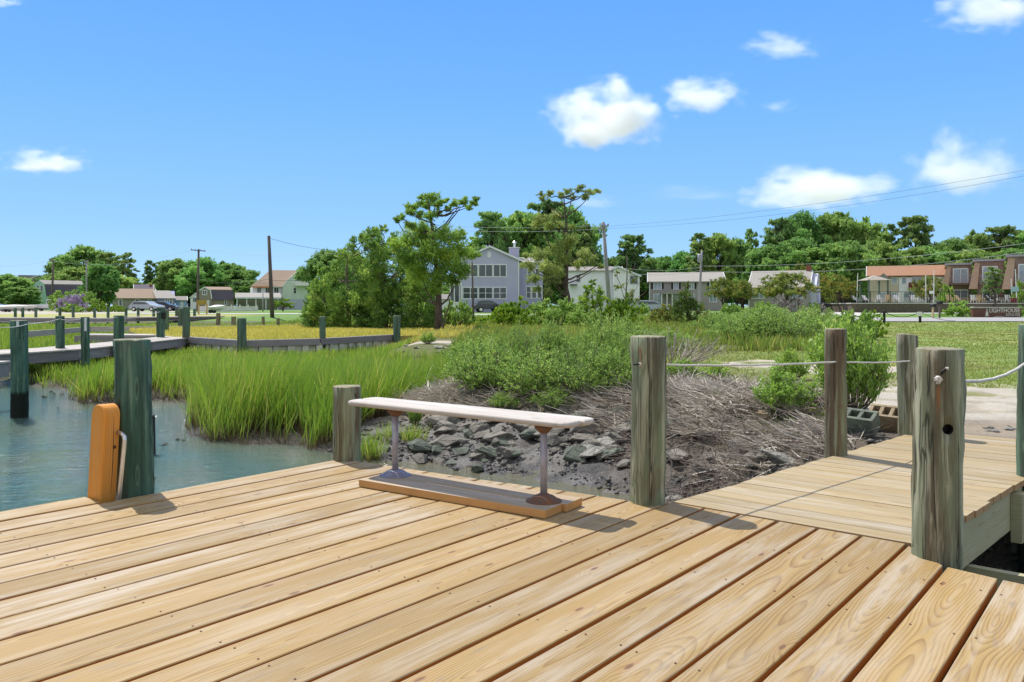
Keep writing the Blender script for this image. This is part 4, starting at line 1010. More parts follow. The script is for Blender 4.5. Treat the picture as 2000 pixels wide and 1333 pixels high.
# ---------------------------------------------------------------- shrubs
M['elder'] = leaf_mat('marsh_elder_leaf', (0.15, 0.28, 0.05), (0.37, 0.54, 0.11), (0.64, 0.70, 0.26), 0.50, 0.10)
M['elder_bark'] = simple('shrub_stem_bark', (0.20, 0.17, 0.14), (0.11, 0.09, 0.07), 12, 0.9, coord='obj')
M['bayl'] = leaf_mat('bayberry_leaf', (0.16, 0.29, 0.045), (0.38, 0.57, 0.09), (0.62, 0.70, 0.17), 0.50, 0.16)
def shrub_data(seed, H=1.0, R=0.6, nst=70, nl=110, L=0.045, W=0.014, up=0.35, bare=0.0, tn=0.45):
    rg = np.random.default_rng(seed); rr = random.Random(seed); mb = MB(); C_, D_, T_ = [], [], []
    for i in range(nst):
        a = rg.uniform(0, 6.283); rad = R * math.sqrt(rg.uniform(0.0, 1)); 
        tip = np.array([rad * math.cos(a), rad * math.sin(a), H * (1 - 0.55 * (rad / R) ** 2) * rg.uniform(0.70, 1.08)])
        root = np.array([0.25 * rad * math.cos(a), 0.25 * rad * math.sin(a), 0.0])
        mid = (root + tip) / 2 + rg.normal(0, 0.07 * R, 3) + np.array([0.12 * rad * math.cos(a), 0.12 * rad * math.sin(a), -0.05 * H])
        ts = np.linspace(0, 1, 6); pts = [(1 - u) ** 2 * root + 2 * u * (1 - u) * mid + u * u * tip for u in ts]
        mb.tube([Vector(p) for p in pts], [0.010 * H * (1 - 0.8 * u) + 0.001 for u in ts], 4, cap=False)
        tt0 = rg.uniform(-0.18, 0.18)
        nsp = 7
        for k in range(nsp):      # side sprays carrying the leaves
            u = rg.uniform(0.25, 1.0); b = (1 - u) ** 2 * root + 2 * u * (1 - u) * mid + u * u * tip
            d = unit((tip - root)[None])[0] * 0.5 + rdir(rg, 1)[0] * 0.75 + np.array([0, 0, up]); d = d / np.linalg.norm(d); ln = 0.26 * H * rg.uniform(0.5, 1.1)
            mb.tube([Vector(b), Vector(b + d * ln * .9)], [0.0035 * H, 0.001], 3, cap=False)
            m = int(nl / nsp * (1 - bare)); w = rg.random(m) ** 0.8
            if m:
                C_.append(b + d * ln * w[:, None] + rg.normal(0, 0.018 * H, (m, 3))); D_.append(d * 0.6 + rdir(rg, m) * 0.8 + np.array([0, 0, 0.35])); T_.append(np.full(m, tn + tt0) + rg.normal(0, 0.17, m) + 0.15 * (b[2] / H - 0.5))
    c = np.concatenate(C_) if C_ else np.zeros((0, 3)); c[:, 2] = np.maximum(c[:, 2], 0.02)
    return mb, c, np.concatenate(D_) if C_ else c, np.concatenate(T_) if C_ else c[:, 0], rg
SP = {}
def shrub_proto(key, mat, bark, **kw):
    mb, c, d, t_, rg = shrub_data(**kw); L, W = kw.get('L', 0.045), kw.get('W', 0.014)
    fo = leaves_mesh('foliage', c, d, L * rg.uniform(0.7, 1.3, len(c)), W * rg.uniform(0.8, 1.3, len(c)), t_, rg, mat) if len(c) else None
    o = mb.build('stems', bark); st = o.data; bpy.data.objects.remove(o); SP[key] = (fo, st)
shrub_proto('e1', M['elder'], M['elder_bark'], seed=1, H=1.0, R=0.72, nst=95, nl=130, L=0.048, W=0.017)
shrub_proto('e2', M['elder'], M['elder_bark'], seed=2, H=1.0, R=0.66, nst=80, nl=120, L=0.052, W=0.019, tn=0.55)
shrub_proto('e3', M['elder'], M['elder_bark'], seed=3, H=1.0, R=0.80, nst=80, nl=95, L=0.05, W=0.018, tn=0.35)
shrub_proto('b1', M['bayl'], M['elder_bark'], seed=4, H=1.0, R=0.55, nst=62, nl=105, L=0.075, W=0.024, up=0.5)
shrub_proto('b2', M['bayl'], M['elder_bark'], seed=5, H=1.0, R=0.60, nst=50, nl=85, L=0.09, W=0.028, up=0.4, tn=0.6)
shrub_proto('dead', M['elder'], M['drift'], seed=6, H=1.0, R=0.9, nst=70, nl=8, bare=0.9)
def shrub(kind, px, py, wpx, hpx, label, cat='shrub', group='shrubs on the bank', rz=None, D=None, name='shrub'):
    p = gh(px, py) if D is None else Vector((PX(px, D), D, gz(PX(px, D), D)))
    fo, st = SP[kind]; k = int(px * 13 + py * 7)
    r = thing(name, p, label, cat, group, random.Random(k).uniform(0, 6.28) if rz is None else rz)
    h = hpx / F * p.y; w = wpx / F * p.y / (1.6 if kind[0] == 'e' else 1.35); r.scale = (w, w, h * ((0.95 if (px > 1380 and kind[0] == 'e') else 0.70) if kind[0] == 'e' else 0.92))
    link('stems', st, r)
    if fo: link('foliage', fo, r)
    return r
LB = 'leafy grey green marsh elder '
for a in (
 ('e1', 960, 765, 210, 125, LB + 'shrub, leftmost of those behind the bench'), ('e2', 1050, 775, 190, 130, LB + 'shrub behind the middle of the bench seat'),
 ('e3', 1140, 775, 200, 140, LB + 'shrub behind the right end of the seat'), ('e1', 1205, 775, 150, 130, LB + 'shrub touching the dock corner piling on its left'),
 ('e2', 940, 725, 170, 95, LB + 'shrub where the marsh grass ends'), 
 ('e2', 1195, 705, 170, 100, LB + 'shrub showing just above the dock corner piling on its left'),
 ('e3', 1255, 690, 130, 70, 'yellow green shrub peeping over the dock corner piling'), ('e2', 1310, 680, 120, 50, 'low yellow green shrub behind the grey dead bush'),
 ('e1', 1445, 672, 150, 62, 'low grey green shrub at the left of the row across the lawn'), ('e3', 1515, 672, 170, 70, 'low grey green shrub in the middle of the row across the lawn'),
 ('e2', 1575, 668, 150, 66, 'low grey green shrub at the right of the row across the lawn'), ('e3', 1400, 655, 110, 45, 'small shrub behind the low row at its left end'),
 ('e1', 1495, 640, 140, 45, 'shrub behind the middle of the low row'), ('e2', 1590, 640, 110, 42, 'shrub behind the right end of the low row'),
 ('e3', 1085, 800, 110, 60, 'low sparse shrub leaning over the dead reeds'), ('e1', 985, 800, 70, 45, 'tiny yellow green shrub among the dead reeds'),
): shrub(*a)
shrub('dead', 1310, 712, 190, 78, 'grey leafless bush with silvery branches right of the dock corner piling', 'dead bush')
shrub('dead', 1080, 770, 110, 55, 'dark leafless brush under the shrubs behind the seat', 'dead bush')
shrub('dead', 1060, 690, 60, 50, 'small silvery dead bush between the green shrubs', 'dead bush')
shrub('b1', 1668, 802, 175, 185, 'tall glossy green bayberry bush between the two walkway pilings')
shrub('b2', 1630, 735, 120, 120, 'bayberry bush behind the slim brown piling')
shrub('b1', 1535, 812, 150, 92, 'bright green low bush left of the slim brown piling')
shrub('b2', 1545, 742, 80, 66, 'thin open green bush beside the pale sandy patch')
shrub('b2', 1395, 745, 70, 40, 'small green bush right of the dock corner piling behind the rope')
shrub('b1', 1330, 745, 80, 45, 'dark green low bush at the foot of the dock corner piling')
shrub('b2', 1400, 800, 50, 40, 'small green sprig growing out of the brushwood')
for a_ in (('e2', 1175, 735, 120, 175, 'tall loose marsh elder rising left of the dock corner piling'), ('e1', 1085, 728, 110, 140, 'tall loose marsh elder above the middle of the seat'), ('e3', 1010, 735, 100, 130, 'loose marsh elder with an open top above the seat'), ('e2', 1225, 700, 90, 120, 'loose marsh elder top just left above the dock corner piling'), ('e1', 900, 735, 80, 80, 'small marsh elder at the left end of the shrub mass')): shrub(*a_)
shrub('b1', 810, 830, 34, 40, 'little green tuft growing by the left bench leg', 'plant', name='plant')
shrub('b2', 836, 672, 34, 26, 'small green sprout on the grass right of the bulkhead', 'plant', name='plant')
# grass tufts beside the short piling
rg = np.random.default_rng(77)
for gi_, (px, py, n, lb) in enumerate(((725, 897, 240, 'tuft of green grass on the mud right of the short piling'), (808, 862, 160, 'small tuft of green grass at the left bench leg'), (760, 858, 90, 'sparse tuft of grass on the mud behind the bench'))):
    p = gh(px, py); x = np.clip(rg.normal(0, 0.08, n), -.15, .15); y = np.clip(rg.normal(0, 0.09, n), -.16, .16)
    me = blades_mesh('grass_tuft', x, y, np.zeros(n) - 0.03, rg.uniform(0.2, 0.48, n) * (0.9 if n > 200 else 0.6), rg.uniform(0.006, 0.009, n), rg.uniform(0, 6.28, n), rg.uniform(0.05, 0.4, n), rg.uniform(0.1, 0.9, n), M['spartina'], rg)
    tag(link('grass_tuft', me, None, p), lb, 'grass tuft', 'lone grass tufts on the mud')

# ---------------------------------------------------------------- left walkway, low dock, bulkhead
R0 = random.Random(77).random
wk = thing('marsh_walkway', (0, 0, 0), 'weathered grey boardwalk crossing the marsh on the left among green posts', 'walkway')
RE = [(-13.6, 12.6), (-12.75, 15.5), (-11.75, 18.1), (-11.05, 20.3), (-11.0, 22.3), (-11.1, 24.6), (-11.2, 27.9), (-11.5, 29.3)]
LE = [(-15.3, 12.6), (-14.45, 15.5), (-13.4, 18.3), (-12.5, 20.8), (-12.35, 22.6), (-12.4, 24.7), (-12.6, 27.9), (-13.0, 29.3)]
def along(pl, t):
    t = max(0, min(len(pl) - 1.0001, t)); i = int(t); f = t - i; return Vector(pl[i]) * (1 - f) + Vector(pl[i + 1]) * f
mb = MB(); t_ = 0.0
while t_ < 6.95:
    seg = (along(RE, t_ + 0.01) - along(RE, t_)).length / 0.01; dt = 0.145 / seg; g = 0.05 * dt
    a0, a1, b0, b1 = along(LE, t_ + g), along(LE, t_ + dt - g), along(RE, t_ + g), along(RE, t_ + dt - g); zt = 0.004 * (R0() - .5)
    vs = [(p.x, p.y, z) for z in (zt - .035, zt) for p in (a0, b0, b1, a1)]; L = (b0 - a0).length
    fs = [(3, 2, 1, 0), (4, 5, 6, 7), (0, 1, 5, 4), (1, 2, 6, 5), (2, 3, 7, 6), (3, 0, 4, 7)]; cc = [(0, -.07), (L, -.07), (L, .07), (0, .07)] * 2
    mb.add(vs, fs, [[cc[i] for i in f] for f in fs], R0()); t_ += dt
mb.build('decking', M['greyw'], wk)
for E, o_ in ((RE, -0.06), (LE, 0.06)):
    mb = MB()
    for a, b in zip(E[:-1], E[1:]):
        mb.beam((a[0] + o_, a[1], -0.16), (b[0] + o_, b[1], -0.16), 0.05, 0.24, R0())
    mb.build('stringer', M['greybeam'], wk)
for t_ in (1.2, 2.1, 3.0, 4.5, 5.6): mb = MB(); a, b = along(LE, t_), along(RE, t_); mb.beam((a.x, a.y, -0.34), (b.x + .12, b.y, -0.34), 0.05, 0.18, R0()); mb.build('cross_beam', M['greybeam'], wk)
ld = thing('low_dock', (0, 0, 0), 'small lower dock platform at the left edge behind the first teal post', 'dock')
mb = MB()
for k in range(9): mb.box((-11.9 + 0.0, 13.2 + 0.146 * k, 0.085), (5.6, 0.138, 0.036), 0.0, R0())
mb.build('decking', M['greyw'], ld)
mb = MB(); mb.box((-11.9, 13.22, -0.06), (5.5, 0.05, 0.24), 0, R0()); mb.box((-9.15, 13.8, -0.06), (0.05, 1.2, 0.24), 0, R0()); mb.build('rim_beam', M['greybeam'], ld)
mb = MB(); mb.box((-8.98, 13.35, -0.18), (0.3, 0.10, 0.22), 0, R0()); mb.build('bracket', M['metal'], ld)
GL = 'green marine posts along the marsh walkway and bulkhead'
def gpost(px, D, pytop, wpx, zbot, label, mat='pile_far', seed=0, group=GL):
    r = 0.5 * wpx / F * D; return piling(PX(px, D), D, zbot, PZ(pytop, D), r, M[mat], label, group, (rnd.gauss(0, .006), 0), seg=16, seed=seed + 60, name='marine_post')
p = gpost(38.5, 13.2, 627, 31, -1.1, 'nearest teal post rising from the water at the left edge', 'pile_teal', 1)
plate = MB(); plate.box((p.location.x + 0.045, p.location.y - 0.125, PZ(633, 13.1)), (0.035, 0.02, 0.09), 0.2); o = plate.build('white_plate', M['white'], None); o.parent = p; o.matrix_parent_inverse = p.matrix_basis.inverted()
gpost(117.5, 20.75, 618, 16, -1.1, 'teal post on the far side of the boardwalk, second from the left', 'pile_teal', 2)
p = gpost(167, 19.6, 620, 15.5, -0.9, 'teal post with a white reflector strip on the near side of the boardwalk', 'pile_teal', 3)
plate = MB(); plate.box((p.location.x + 0.05, p.location.y - 0.095, PZ(634, 19.5)), (0.05, 0.012, 0.33), 0.25); o = plate.build('reflector', M['white'], None); o.parent = p; o.matrix_parent_inverse = p.matrix_basis.inverted()
gpost(232.5, 21.9, 617, 19, -0.9, 'teal post standing just behind the thick near piling', 'pile_teal', 4)
p = gpost(314, 28.0, 601, 15, -0.9, 'tall green post with a black box at the bend of the boardwalk', 'pile_teal', 5)
mb = MB(); mb.box((p.location.x + 0.12, p.location.y - 0.05, PZ(617, 28)), (0.12, 0.14, 0.22), 0.1); o = mb.build('black_box', M['black'], None); o.parent = p; o.matrix_parent_inverse = p.matrix_basis.inverted()
gpost(363, 27.4, 600, 14, -0.9, 'tall green post where boardwalk and bulkhead meet', 'pile_far', 6)
gpost(325, 34.0, 606, 8, -0.6, 'thin green post behind the boardwalk bend', 'pile_far', 7)
gpost(472, 24.6, 622, 17, -0.9, 'green post with a brown top at the corner of the bulkhead', 'pile_far', 8)
gpost(630, 26.4, 619, 12, -0.9, 'round capped green post in the middle of the bulkhead', 'pile_far', 9)
gpost(775, 29.6, 617, 14.5, -0.9, 'brown and green post at the right end of the bulkhead', 'pile_far', 10)
gpost(352.5, 42, 603, 9, -0.5, 'slim green post in the far bulkhead row, leftmost', 'pile_far', 11)
for i, (px, D, py, w, lb) in enumerate(((426, 42, 612, 8, 'tall'), (456, 42, 619, 9, 'stout'), (514, 43, 619, 6, 'small round topped'), (543, 42, 622, 6, 'short round topped'), (592, 46, 623, 5, 'thin'), )):
    gpost(px, D, py, w, -0.4, lb + ' grey post on the low beam behind the golden terrace', 'pile_brown', 20 + i)
# bulkhead
bh = thing('timber_bulkhead', (0, 0, 0), 'weathered grey timber bulkhead of upright planks holding the golden terrace', 'retaining wall')
PL = [(-11.35, 27.7), (-8.43, 24.85), (-6.4, 26.25), (-4.45, 29.85)]
mbc, mbp = MB(), MB()
for a, b in zip(PL[:-1], PL[1:]):
    a, b = Vector(a), Vector(b); d = (b - a).normalized(); nrm = Vector((d.y, -d.x)); 
    if nrm.y > 0: nrm = -nrm
    mbc.beam((*(a + nrm * 0.10), -0.075), (*(b + nrm * 0.10), -0.075), 0.07, 0.20, R0())
    mbc.beam((*(a - nrm * 0.05), 0.005), (*(b - nrm * 0.05), 0.005), 0.22, 0.04, R0())
    L = (b - a).length; k = 0.0
    while k < L - 0.05:
        w = 0.21 + 0.05 * R0(); q = a + d * (k + w / 2) + nrm * (0.02 + (0.05 if int(k * 4) % 2 else 0.0)); mbp.box((q.x, q.y, -0.52), (w * 0.94, 0.045, 0.80), math.atan2(d.y, d.x), R0()); k += w
mbc.build('cap_beam', M['greybeam'], bh); 
M['sheetw'] = wood_mat('bulkhead_plank_wood', (0.55, 0.54, 0.44), (0.26, 0.26, 0.20), (0.66, 0.64, 0.57), 0.02, 0.4, 0.9, 0.3, 0.5)
mbp.build('sheet_planks', M['sheetw'], bh)
fb = thing('far_bulkhead', (0, 0, 0), 'low grey beam edging the far side of the golden terrace', 'retaining wall')
mb = MB(); PL = [(-20.5, 38.5), (-16.9, 40.4), (-14.3, 42.0), (-11.6, 45.0)]
for a, b in zip([(-19.2, 30.5)] + PL[:-1], PL): mb.beam((*a, -0.03), (*b, -0.03), 0.10, 0.24, R0())
mb.build('cap_beam', M['greyw'], fb)
sb = thing('walkway_branch', (0, 0, 0), 'short grey boardwalk branch behind the boardwalk bend', 'walkway')
mb = MB()
for k in range(22): mb.box((-13.0 - 0.145 * k, 29.4 + 0.03 * k, 0.02), (0.138, 1.2, 0.036), 0.2, R0())
mb.build('decking', M['greyw'], sb); mb = MB(); mb.beam((-13, 28.8, -0.13), (-16.2, 29.4, -0.13), 0.06, 0.26, .3); mb.build('rim_beam', M['greybeam'], sb)
# thin lines between the green posts
M['line'] = simple('thin_white_line', (0.62, 0.62, 0.60), None, 5, 0.8)
gr = 'thin lines strung between the marsh posts'
rope([P(0, 640, 12.2), P(52, 634, 13.1), P(117, 623, 20.7)], 0.006, 'thin white line from the nearest teal post to the next one', 0.02, gr, mat=M['line'], twist=False)
rope([P(117, 624, 20.7), P(167, 621, 19.6), P(232, 619, 21.9), P(314, 609, 28)], 0.006, 'thin white line along the near posts of the boardwalk', 0.04, gr, mat=M['line'], twist=False)
rope([P(0, 629, 20.0), P(117, 629, 20.75), P(232, 628, 21.9)], 0.006, 'lower thin line beside the boardwalk', 0.02, gr, mat=M['line'], twist=False)
# far dock with posts
fd = thing('far_dock', (0, 0, 0), 'long dark low dock across the marsh on the far left', 'dock')
mb = MB(); P1, P2_ = P(-120, 620, 70), P(258, 617.5, 66); mb.beam((P1.x, P1.y, 0.06), (P2_.x, P2_.y, 0.06), 1.6, 0.10, .5); P3 = P(430, 616, 72); mb.beam((P2_.x, P2_.y, 0.13), (P3.x, P3.y, 0.15), 1.6, 0.10, .7)
mb.build('decking', M['greyw'], fd)
mb = MB(); mb.beam((P1.x, P1.y - .85, -0.12), (P2_.x, P2_.y - .85, -0.12), 0.08, 0.26, .5); mb.beam((P2_.x, P2_.y - .85, -0.05), (P3.x, P3.y - .85, -0.03), 0.08, 0.26, .6)
mb.build('stringer', M['greybeam'], fd)
for i, (px, py, D) in enumerate(((30, 602, 72), (44.5, 601.5, 70), (70, 601, 69), (117, 601, 70), (143, 599, 68), (185, 602, 67), (211, 600, 66), (246, 602, 66), (270, 601, 68), (300, 604, 70), (345, 602, 71), (380, 604, 72))):
    gpost(px, D, py, 5.2, -0.6, 'one of the small grey green posts lining the far dock', 'pile_far', 30 + i, 'small posts lining the far dock')

# ---------------------------------------------------------------- trees
M['bark'] = simple('tree_bark', (0.125, 0.095, 0.075), (0.065, 0.05, 0.042), 7, 0.95, 0.5, (1, 1, 0.35), 0.02, coord='obj')
M['barkp'] = simple('pale_tree_bark', (0.26, 0.22, 0.18), (0.15, 0.12, 0.10), 7, 0.95, 0.5, (1, 1, 0.35), 0.02, coord='obj')
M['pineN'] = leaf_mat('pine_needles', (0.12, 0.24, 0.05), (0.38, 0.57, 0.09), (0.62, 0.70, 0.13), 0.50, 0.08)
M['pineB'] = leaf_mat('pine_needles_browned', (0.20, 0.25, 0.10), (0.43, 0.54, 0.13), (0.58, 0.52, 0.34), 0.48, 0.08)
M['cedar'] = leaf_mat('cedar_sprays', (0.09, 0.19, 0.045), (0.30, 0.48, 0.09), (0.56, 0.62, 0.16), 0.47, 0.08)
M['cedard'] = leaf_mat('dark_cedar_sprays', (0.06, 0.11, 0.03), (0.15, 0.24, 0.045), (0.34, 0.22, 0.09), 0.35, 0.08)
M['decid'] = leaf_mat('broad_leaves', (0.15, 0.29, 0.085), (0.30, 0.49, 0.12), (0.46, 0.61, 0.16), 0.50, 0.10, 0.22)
M['pinef'] = leaf_mat('far_pine_needles', (0.16, 0.28, 0.10), (0.31, 0.47, 0.14), (0.48, 0.61, 0.19), 0.50, 0.10, 0.15)
M['bright'] = leaf_mat('bright_leaves', (0.12, 0.24, 0.02), (0.28, 0.44, 0.03), (0.50, 0.56, 0.07), 0.42, 0.10)
M['myrtle'] = leaf_mat('bronze_green_leaves', (0.14, 0.19, 0.045), (0.29, 0.35, 0.07), (0.60, 0.40, 0.14), 0.40, 0.08)
M['gold'] = leaf_mat('orange_green_leaves', (0.13, 0.17, 0.035), (0.30, 0.33, 0.06), (0.55, 0.36, 0.10), 0.40, 0.08)
M['lilac'] = leaf_mat('lilac_blossom', (0.26, 0.20, 0.32), (0.46, 0.36, 0.52), (0.60, 0.50, 0.62), 0.35, 0.05)

def clump_leaves(rg, cl, per, L, W, kind='tuft', up=0.3):
    """leaf centres, directions and tints for clumps cl = [(x, y, z, r, flat, tint)]"""
    C_, D_, T_ = [], [], []
    for (x, y, z, r, fl, ti) in cl:
        m = int(per * max(0.10, (r ** 1.6))); c = np.array([x, y, z])
        ns = max(3, int(m / 26)); tips = rdir(rg, ns) * np.array([1, 1, fl]) * r * rg.uniform(0.45, 1.12, ns)[:, None]
        w = rg.random(m) ** 0.6; k = rg.integers(0, ns, m); sp = r * (0.13 if kind == 'tuft' else 0.17)
        pos = tips[k] * (0.35 + 0.65 * w[:, None]) + rg.normal(0, sp, (m, 3)) * np.array([1, 1, 0.7])
        d = unit(tips[k]) * (0.9 if kind == 'spray' else 0.5) + rdir(rg, m) * (0.55 if kind == 'spray' else 0.9) + np.array([0, 0, up])
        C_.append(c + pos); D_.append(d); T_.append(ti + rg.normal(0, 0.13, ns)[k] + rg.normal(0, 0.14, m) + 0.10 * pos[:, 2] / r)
    return np.concatenate(C_), np.concatenate(D_), np.concatenate(T_)
def crown(name, cl, per, L, W, mat, seed, parent=None, kind='tuft', up=0.3, tn=0.0):
    rg = np.random.default_rng(seed); c, d, ti = clump_leaves(rg, cl, per, L, W, kind, up); n = len(c)
    return link(name, leaves_mesh(name, c, d, L * rg.uniform(.7, 1.3, n), W * rg.uniform(.7, 1.3, n), ti + tn, rg, mat), parent)
def limb_path(rr, a, b, k=6, sag=0.1, wob=0.04):
    a, b = Vector(a), Vector(b); L = (b - a).length
    return [a.lerp(b, i / k) + Vector((0, 0, -sag * L * math.sin(math.pi * i / k))) + (Vector((rr.gauss(0, wob), rr.gauss(0, wob), rr.gauss(0, wob))) * L if 0 < i < k else Vector()) for i in range(k + 1)]

# the near pine
def px_tree(name, label, cat, D, trunk, clumps, per, L, W, fmat, bmat, seed, group, kind='tuft', depth=0.8, limbs=0.8, extra=None, up=0.3, base_r=0.17, flat=0.75):
    """a tree whose trunk and clumps were measured in the photograph, given its own depth and rounded out behind"""
    rr = random.Random(seed); b = P(trunk[0][0], trunk[0][1], D); b.z = gz(b.x, b.y)
    t = thing(name, b, label, cat, group); tr = [P(x, y, D + dy) - b for x, y, dy in trunk]; tr[0].z = -0.1
    mb = MB(); n = len(tr); mb.tube(tr, [base_r * (1 - 0.82 * i / (n - 1)) * (1.25 if i == 0 else 1) for i in range(n)], 9)
    cl = []
    for cdef in clumps:
        x, y, r = cdef[:3]; ti = cdef[3] if len(cdef) > 3 else 0.45
        dd = rr.uniform(-depth, depth); c = P(x, y, D + dd) - b; rw = r / F * D; cl.append((c.x, c.y, c.z, rw, flat, ti + rr.uniform(-.2, .2)))
        if rr.random() < limbs:
            # the limb leaves the trunk a little below the clump
            zs = [q for q in tr if q.z < c.z - 0.1 * (c - tr[-1]).length] or [tr[1]]; q = zs[-1] if rr.random() < .6 else zs[max(0, len(zs) - 2)]
            mb.tube(limb_path(rr, q, c, 5, 0.08), [base_r * .30 * (1 - .75 * i / 5) for i in range(6)], 5, cap=False)
    for a, b_, r in (extra or []): mb.tube(limb_path(rr, P(*a[:2], D) - b, P(*b_[:2], D) - b, 5, 0.02, 0.02), [r * (1 - .6 * i / 5) for i in range(6)], 6, cap=False)
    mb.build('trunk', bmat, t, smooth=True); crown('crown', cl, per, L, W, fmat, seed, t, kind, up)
    return t
px_tree('pine_tree', 'tall pine with dense lower crown and thin upper boughs, left of the blue house', 'tree', 34,
        [(855, 650, 0), (857, 600, 0), (856, 555, 0), (850, 500, 0), (846, 455, .1), (840, 420, .1), (836, 390, .1)],
        [(800, 470, 30), (828, 452, 30), (868, 462, 30), (902, 488, 28), (790, 505, 28), (838, 496, 36), (882, 515, 34), (815, 535, 32), (858, 540, 32), (903, 530, 24), (925, 498, 16), (835, 475, 30), (868, 495, 30, .6), (895, 460, 20), (775, 480, 20), (800, 440, 16),
         (845, 385, 17), (832, 400, 18), (855, 398, 16), (805, 405, 15), (785, 425, 12), (818, 420, 14), (840, 420, 15), (822, 385, 10), (775, 430, 8), (858, 418, 10), (800, 415, 12),
         (905, 392, 13), (925, 398, 11), (888, 398, 11), (875, 408, 7), (915, 405, 10), (871, 392, 7), (930, 388, 8), (848, 565, 18, .3), (885, 548, 20, .35), (810, 560, 20)],
        3300, 0.17, 0.032, M['pineN'], M['bark'], 5, 'pines beside the blue house', extra=[((857, 455), (898, 408), 0.045), ((850, 440), (800, 415), 0.04)], depth=0.9, limbs=.7, base_r=0.16)
px_tree('pine_tree', 'thin windswept pine with browned needles and a flat top, in front of the blue house', 'tree', 45,
        [(1114, 612, 0), (1110, 585, 0), (1104, 555, 0), (1108, 510, 0), (1107, 465, .1), (1105, 425, .1), (1101, 385, .1)],
        [(1060, 388, 10), (1075, 380, 11), (1092, 382, 10), (1110, 375, 11), (1120, 384, 9), (1135, 368, 10), (1150, 378, 12), (1165, 374, 9), (1140, 386, 10), (1055, 378, 8), (1128, 372, 8),
         (1058, 428, 20, .62), (1085, 422, 15, .6), (1045, 437, 14, .65), (1072, 440, 16, .6), (1095, 440, 12), (1118, 445, 10),
         (1050, 500, 22), (1085, 488, 22), (1115, 470, 20), (1032, 520, 17), (1065, 522, 21, .65), (1098, 508, 22, .6), (1140, 497, 19), (1160, 508, 14), (1042, 545, 17), (1078, 548, 19, .3), (1070, 572, 14, .3), (1130, 515, 16, .6), (1105, 480, 20), (1090, 530, 18), (1172, 520, 9), (1050, 565, 12, .3), (1025, 500, 10)],
        2200, 0.19, 0.034, M['pineB'], M['bark'], 6, 'pines beside the blue house', extra=[((1103, 548), (1165, 520), 0.06), ((1102, 400), (1145, 378), 0.04), ((1102, 402), (1065, 388), 0.035)], depth=0.9, limbs=.8, base_r=0.17)
# cedar thicket
def envelope(px): return np.interp(px, [596, 610, 625, 650, 668, 690, 705, 728, 745, 765, 790, 810, 830, 850, 862], [612, 565, 538, 512, 488, 480, 462, 452, 446, 462, 470, 495, 530, 575, 615])
def cedar(name, x0, x1, label, seed, mat, n, D, tpx):
    rr = random.Random(seed); cl = []
    for i in range(n):
        x = rr.uniform(x0, x1); top = float(envelope(x)); y = top + (638 - top) * rr.random() ** 0.9 + 8
        cl.append((x, y, rr.uniform(11, 23) * (0.75 if y < top + 30 else 1.0), rr.choice((0.25, 0.4, 0.5, 0.62))))
    for x in np.arange(x0 + 5, x1, 9):
        cl.append((x + rr.uniform(-4, 4), float(envelope(x)) + rr.uniform(-2, 10), rr.uniform(8, 12), .5))
    t = px_tree(name, label, 'tree', D, [(tpx, 642, 0), (tpx + 2, 600, 0), (tpx - 4, 550, .1), (tpx - 2, 500, .2), (tpx, 478, .2)], cl, 1700, 0.13, 0.045, mat, M['barkp'], seed, 'cedar thicket behind the bulkhead', 'spray', 1.7, .35, up=0.55, base_r=0.13, flat=1.35)
    return t
cedar('cedar_tree', 598, 745, 'bushy olive green cedar at the left of the thicket behind the bulkhead', 21, M['cedar'], 110, 40.0, 680)
cedar('cedar_tree', 700, 858, 'taller dense cedar touching the pine, with a pale trunk at its foot', 22, M['cedar'], 120, 39.0, 752)
px_tree('cedar_tree', 'small dark cedar standing alone in front of the grey two storey house', 'tree', 44, [(1345, 628, 0), (1343, 600, 0), (1340, 575, 0), (1338, 555, 0)],
        [(1340, 560, 8), (1336, 572, 11), (1346, 580, 13), (1330, 588, 14), (1352, 595, 16), (1322, 600, 14), (1340, 605, 18), (1365, 608, 16), (1325, 615, 15), (1350, 620, 16), (1378, 615, 11, .8), (1370, 600, 9, .8)], 1500, 0.13, 0.05, M['cedard'], M['bark'], 25, None, 'spray', .7, .4, up=.5, base_r=0.1, flat=1.2)
px_tree('small_tree', 'young bright green tree in front of the white house', 'tree', 38, [(1160, 640, 0), (1158, 600, 0), (1156, 560, 0)],
        [(1155, 552, 10), (1148, 565, 15), (1168, 572, 15, .6), (1142, 585, 18), (1165, 592, 18), (1182, 585, 12, .7), (1150, 605, 16, .3), (1175, 610, 14, .3), (1138, 600, 12)], 1700, 0.11, 0.05, M['bright'], M['bark'], 26, None, 'tuft', .6, .6, base_r=0.07)
px_tree('small_tree', 'sparse brownish tree with bare branches beside the leaning pole', 'tree', 48, [(1222, 628, 0), (1222, 590, 0), (1224, 550, 0), (1225, 500, 0)],
        [(1210, 560, 14), (1230, 575, 15), (1240, 548, 10), (1215, 590, 15), (1245, 590, 12), (1205, 535, 9), (1228, 528, 8)], 700, 0.12, 0.05, M['myrtle'], M['barkp'], 27, None, 'tuft', .8, 1.0, base_r=0.08, extra=[((1223, 590), (1255, 545), .025), ((1223, 600), (1262, 570), .02), ((1223, 570), (1195, 530), .022), ((1224, 560), (1240, 520), .02)])
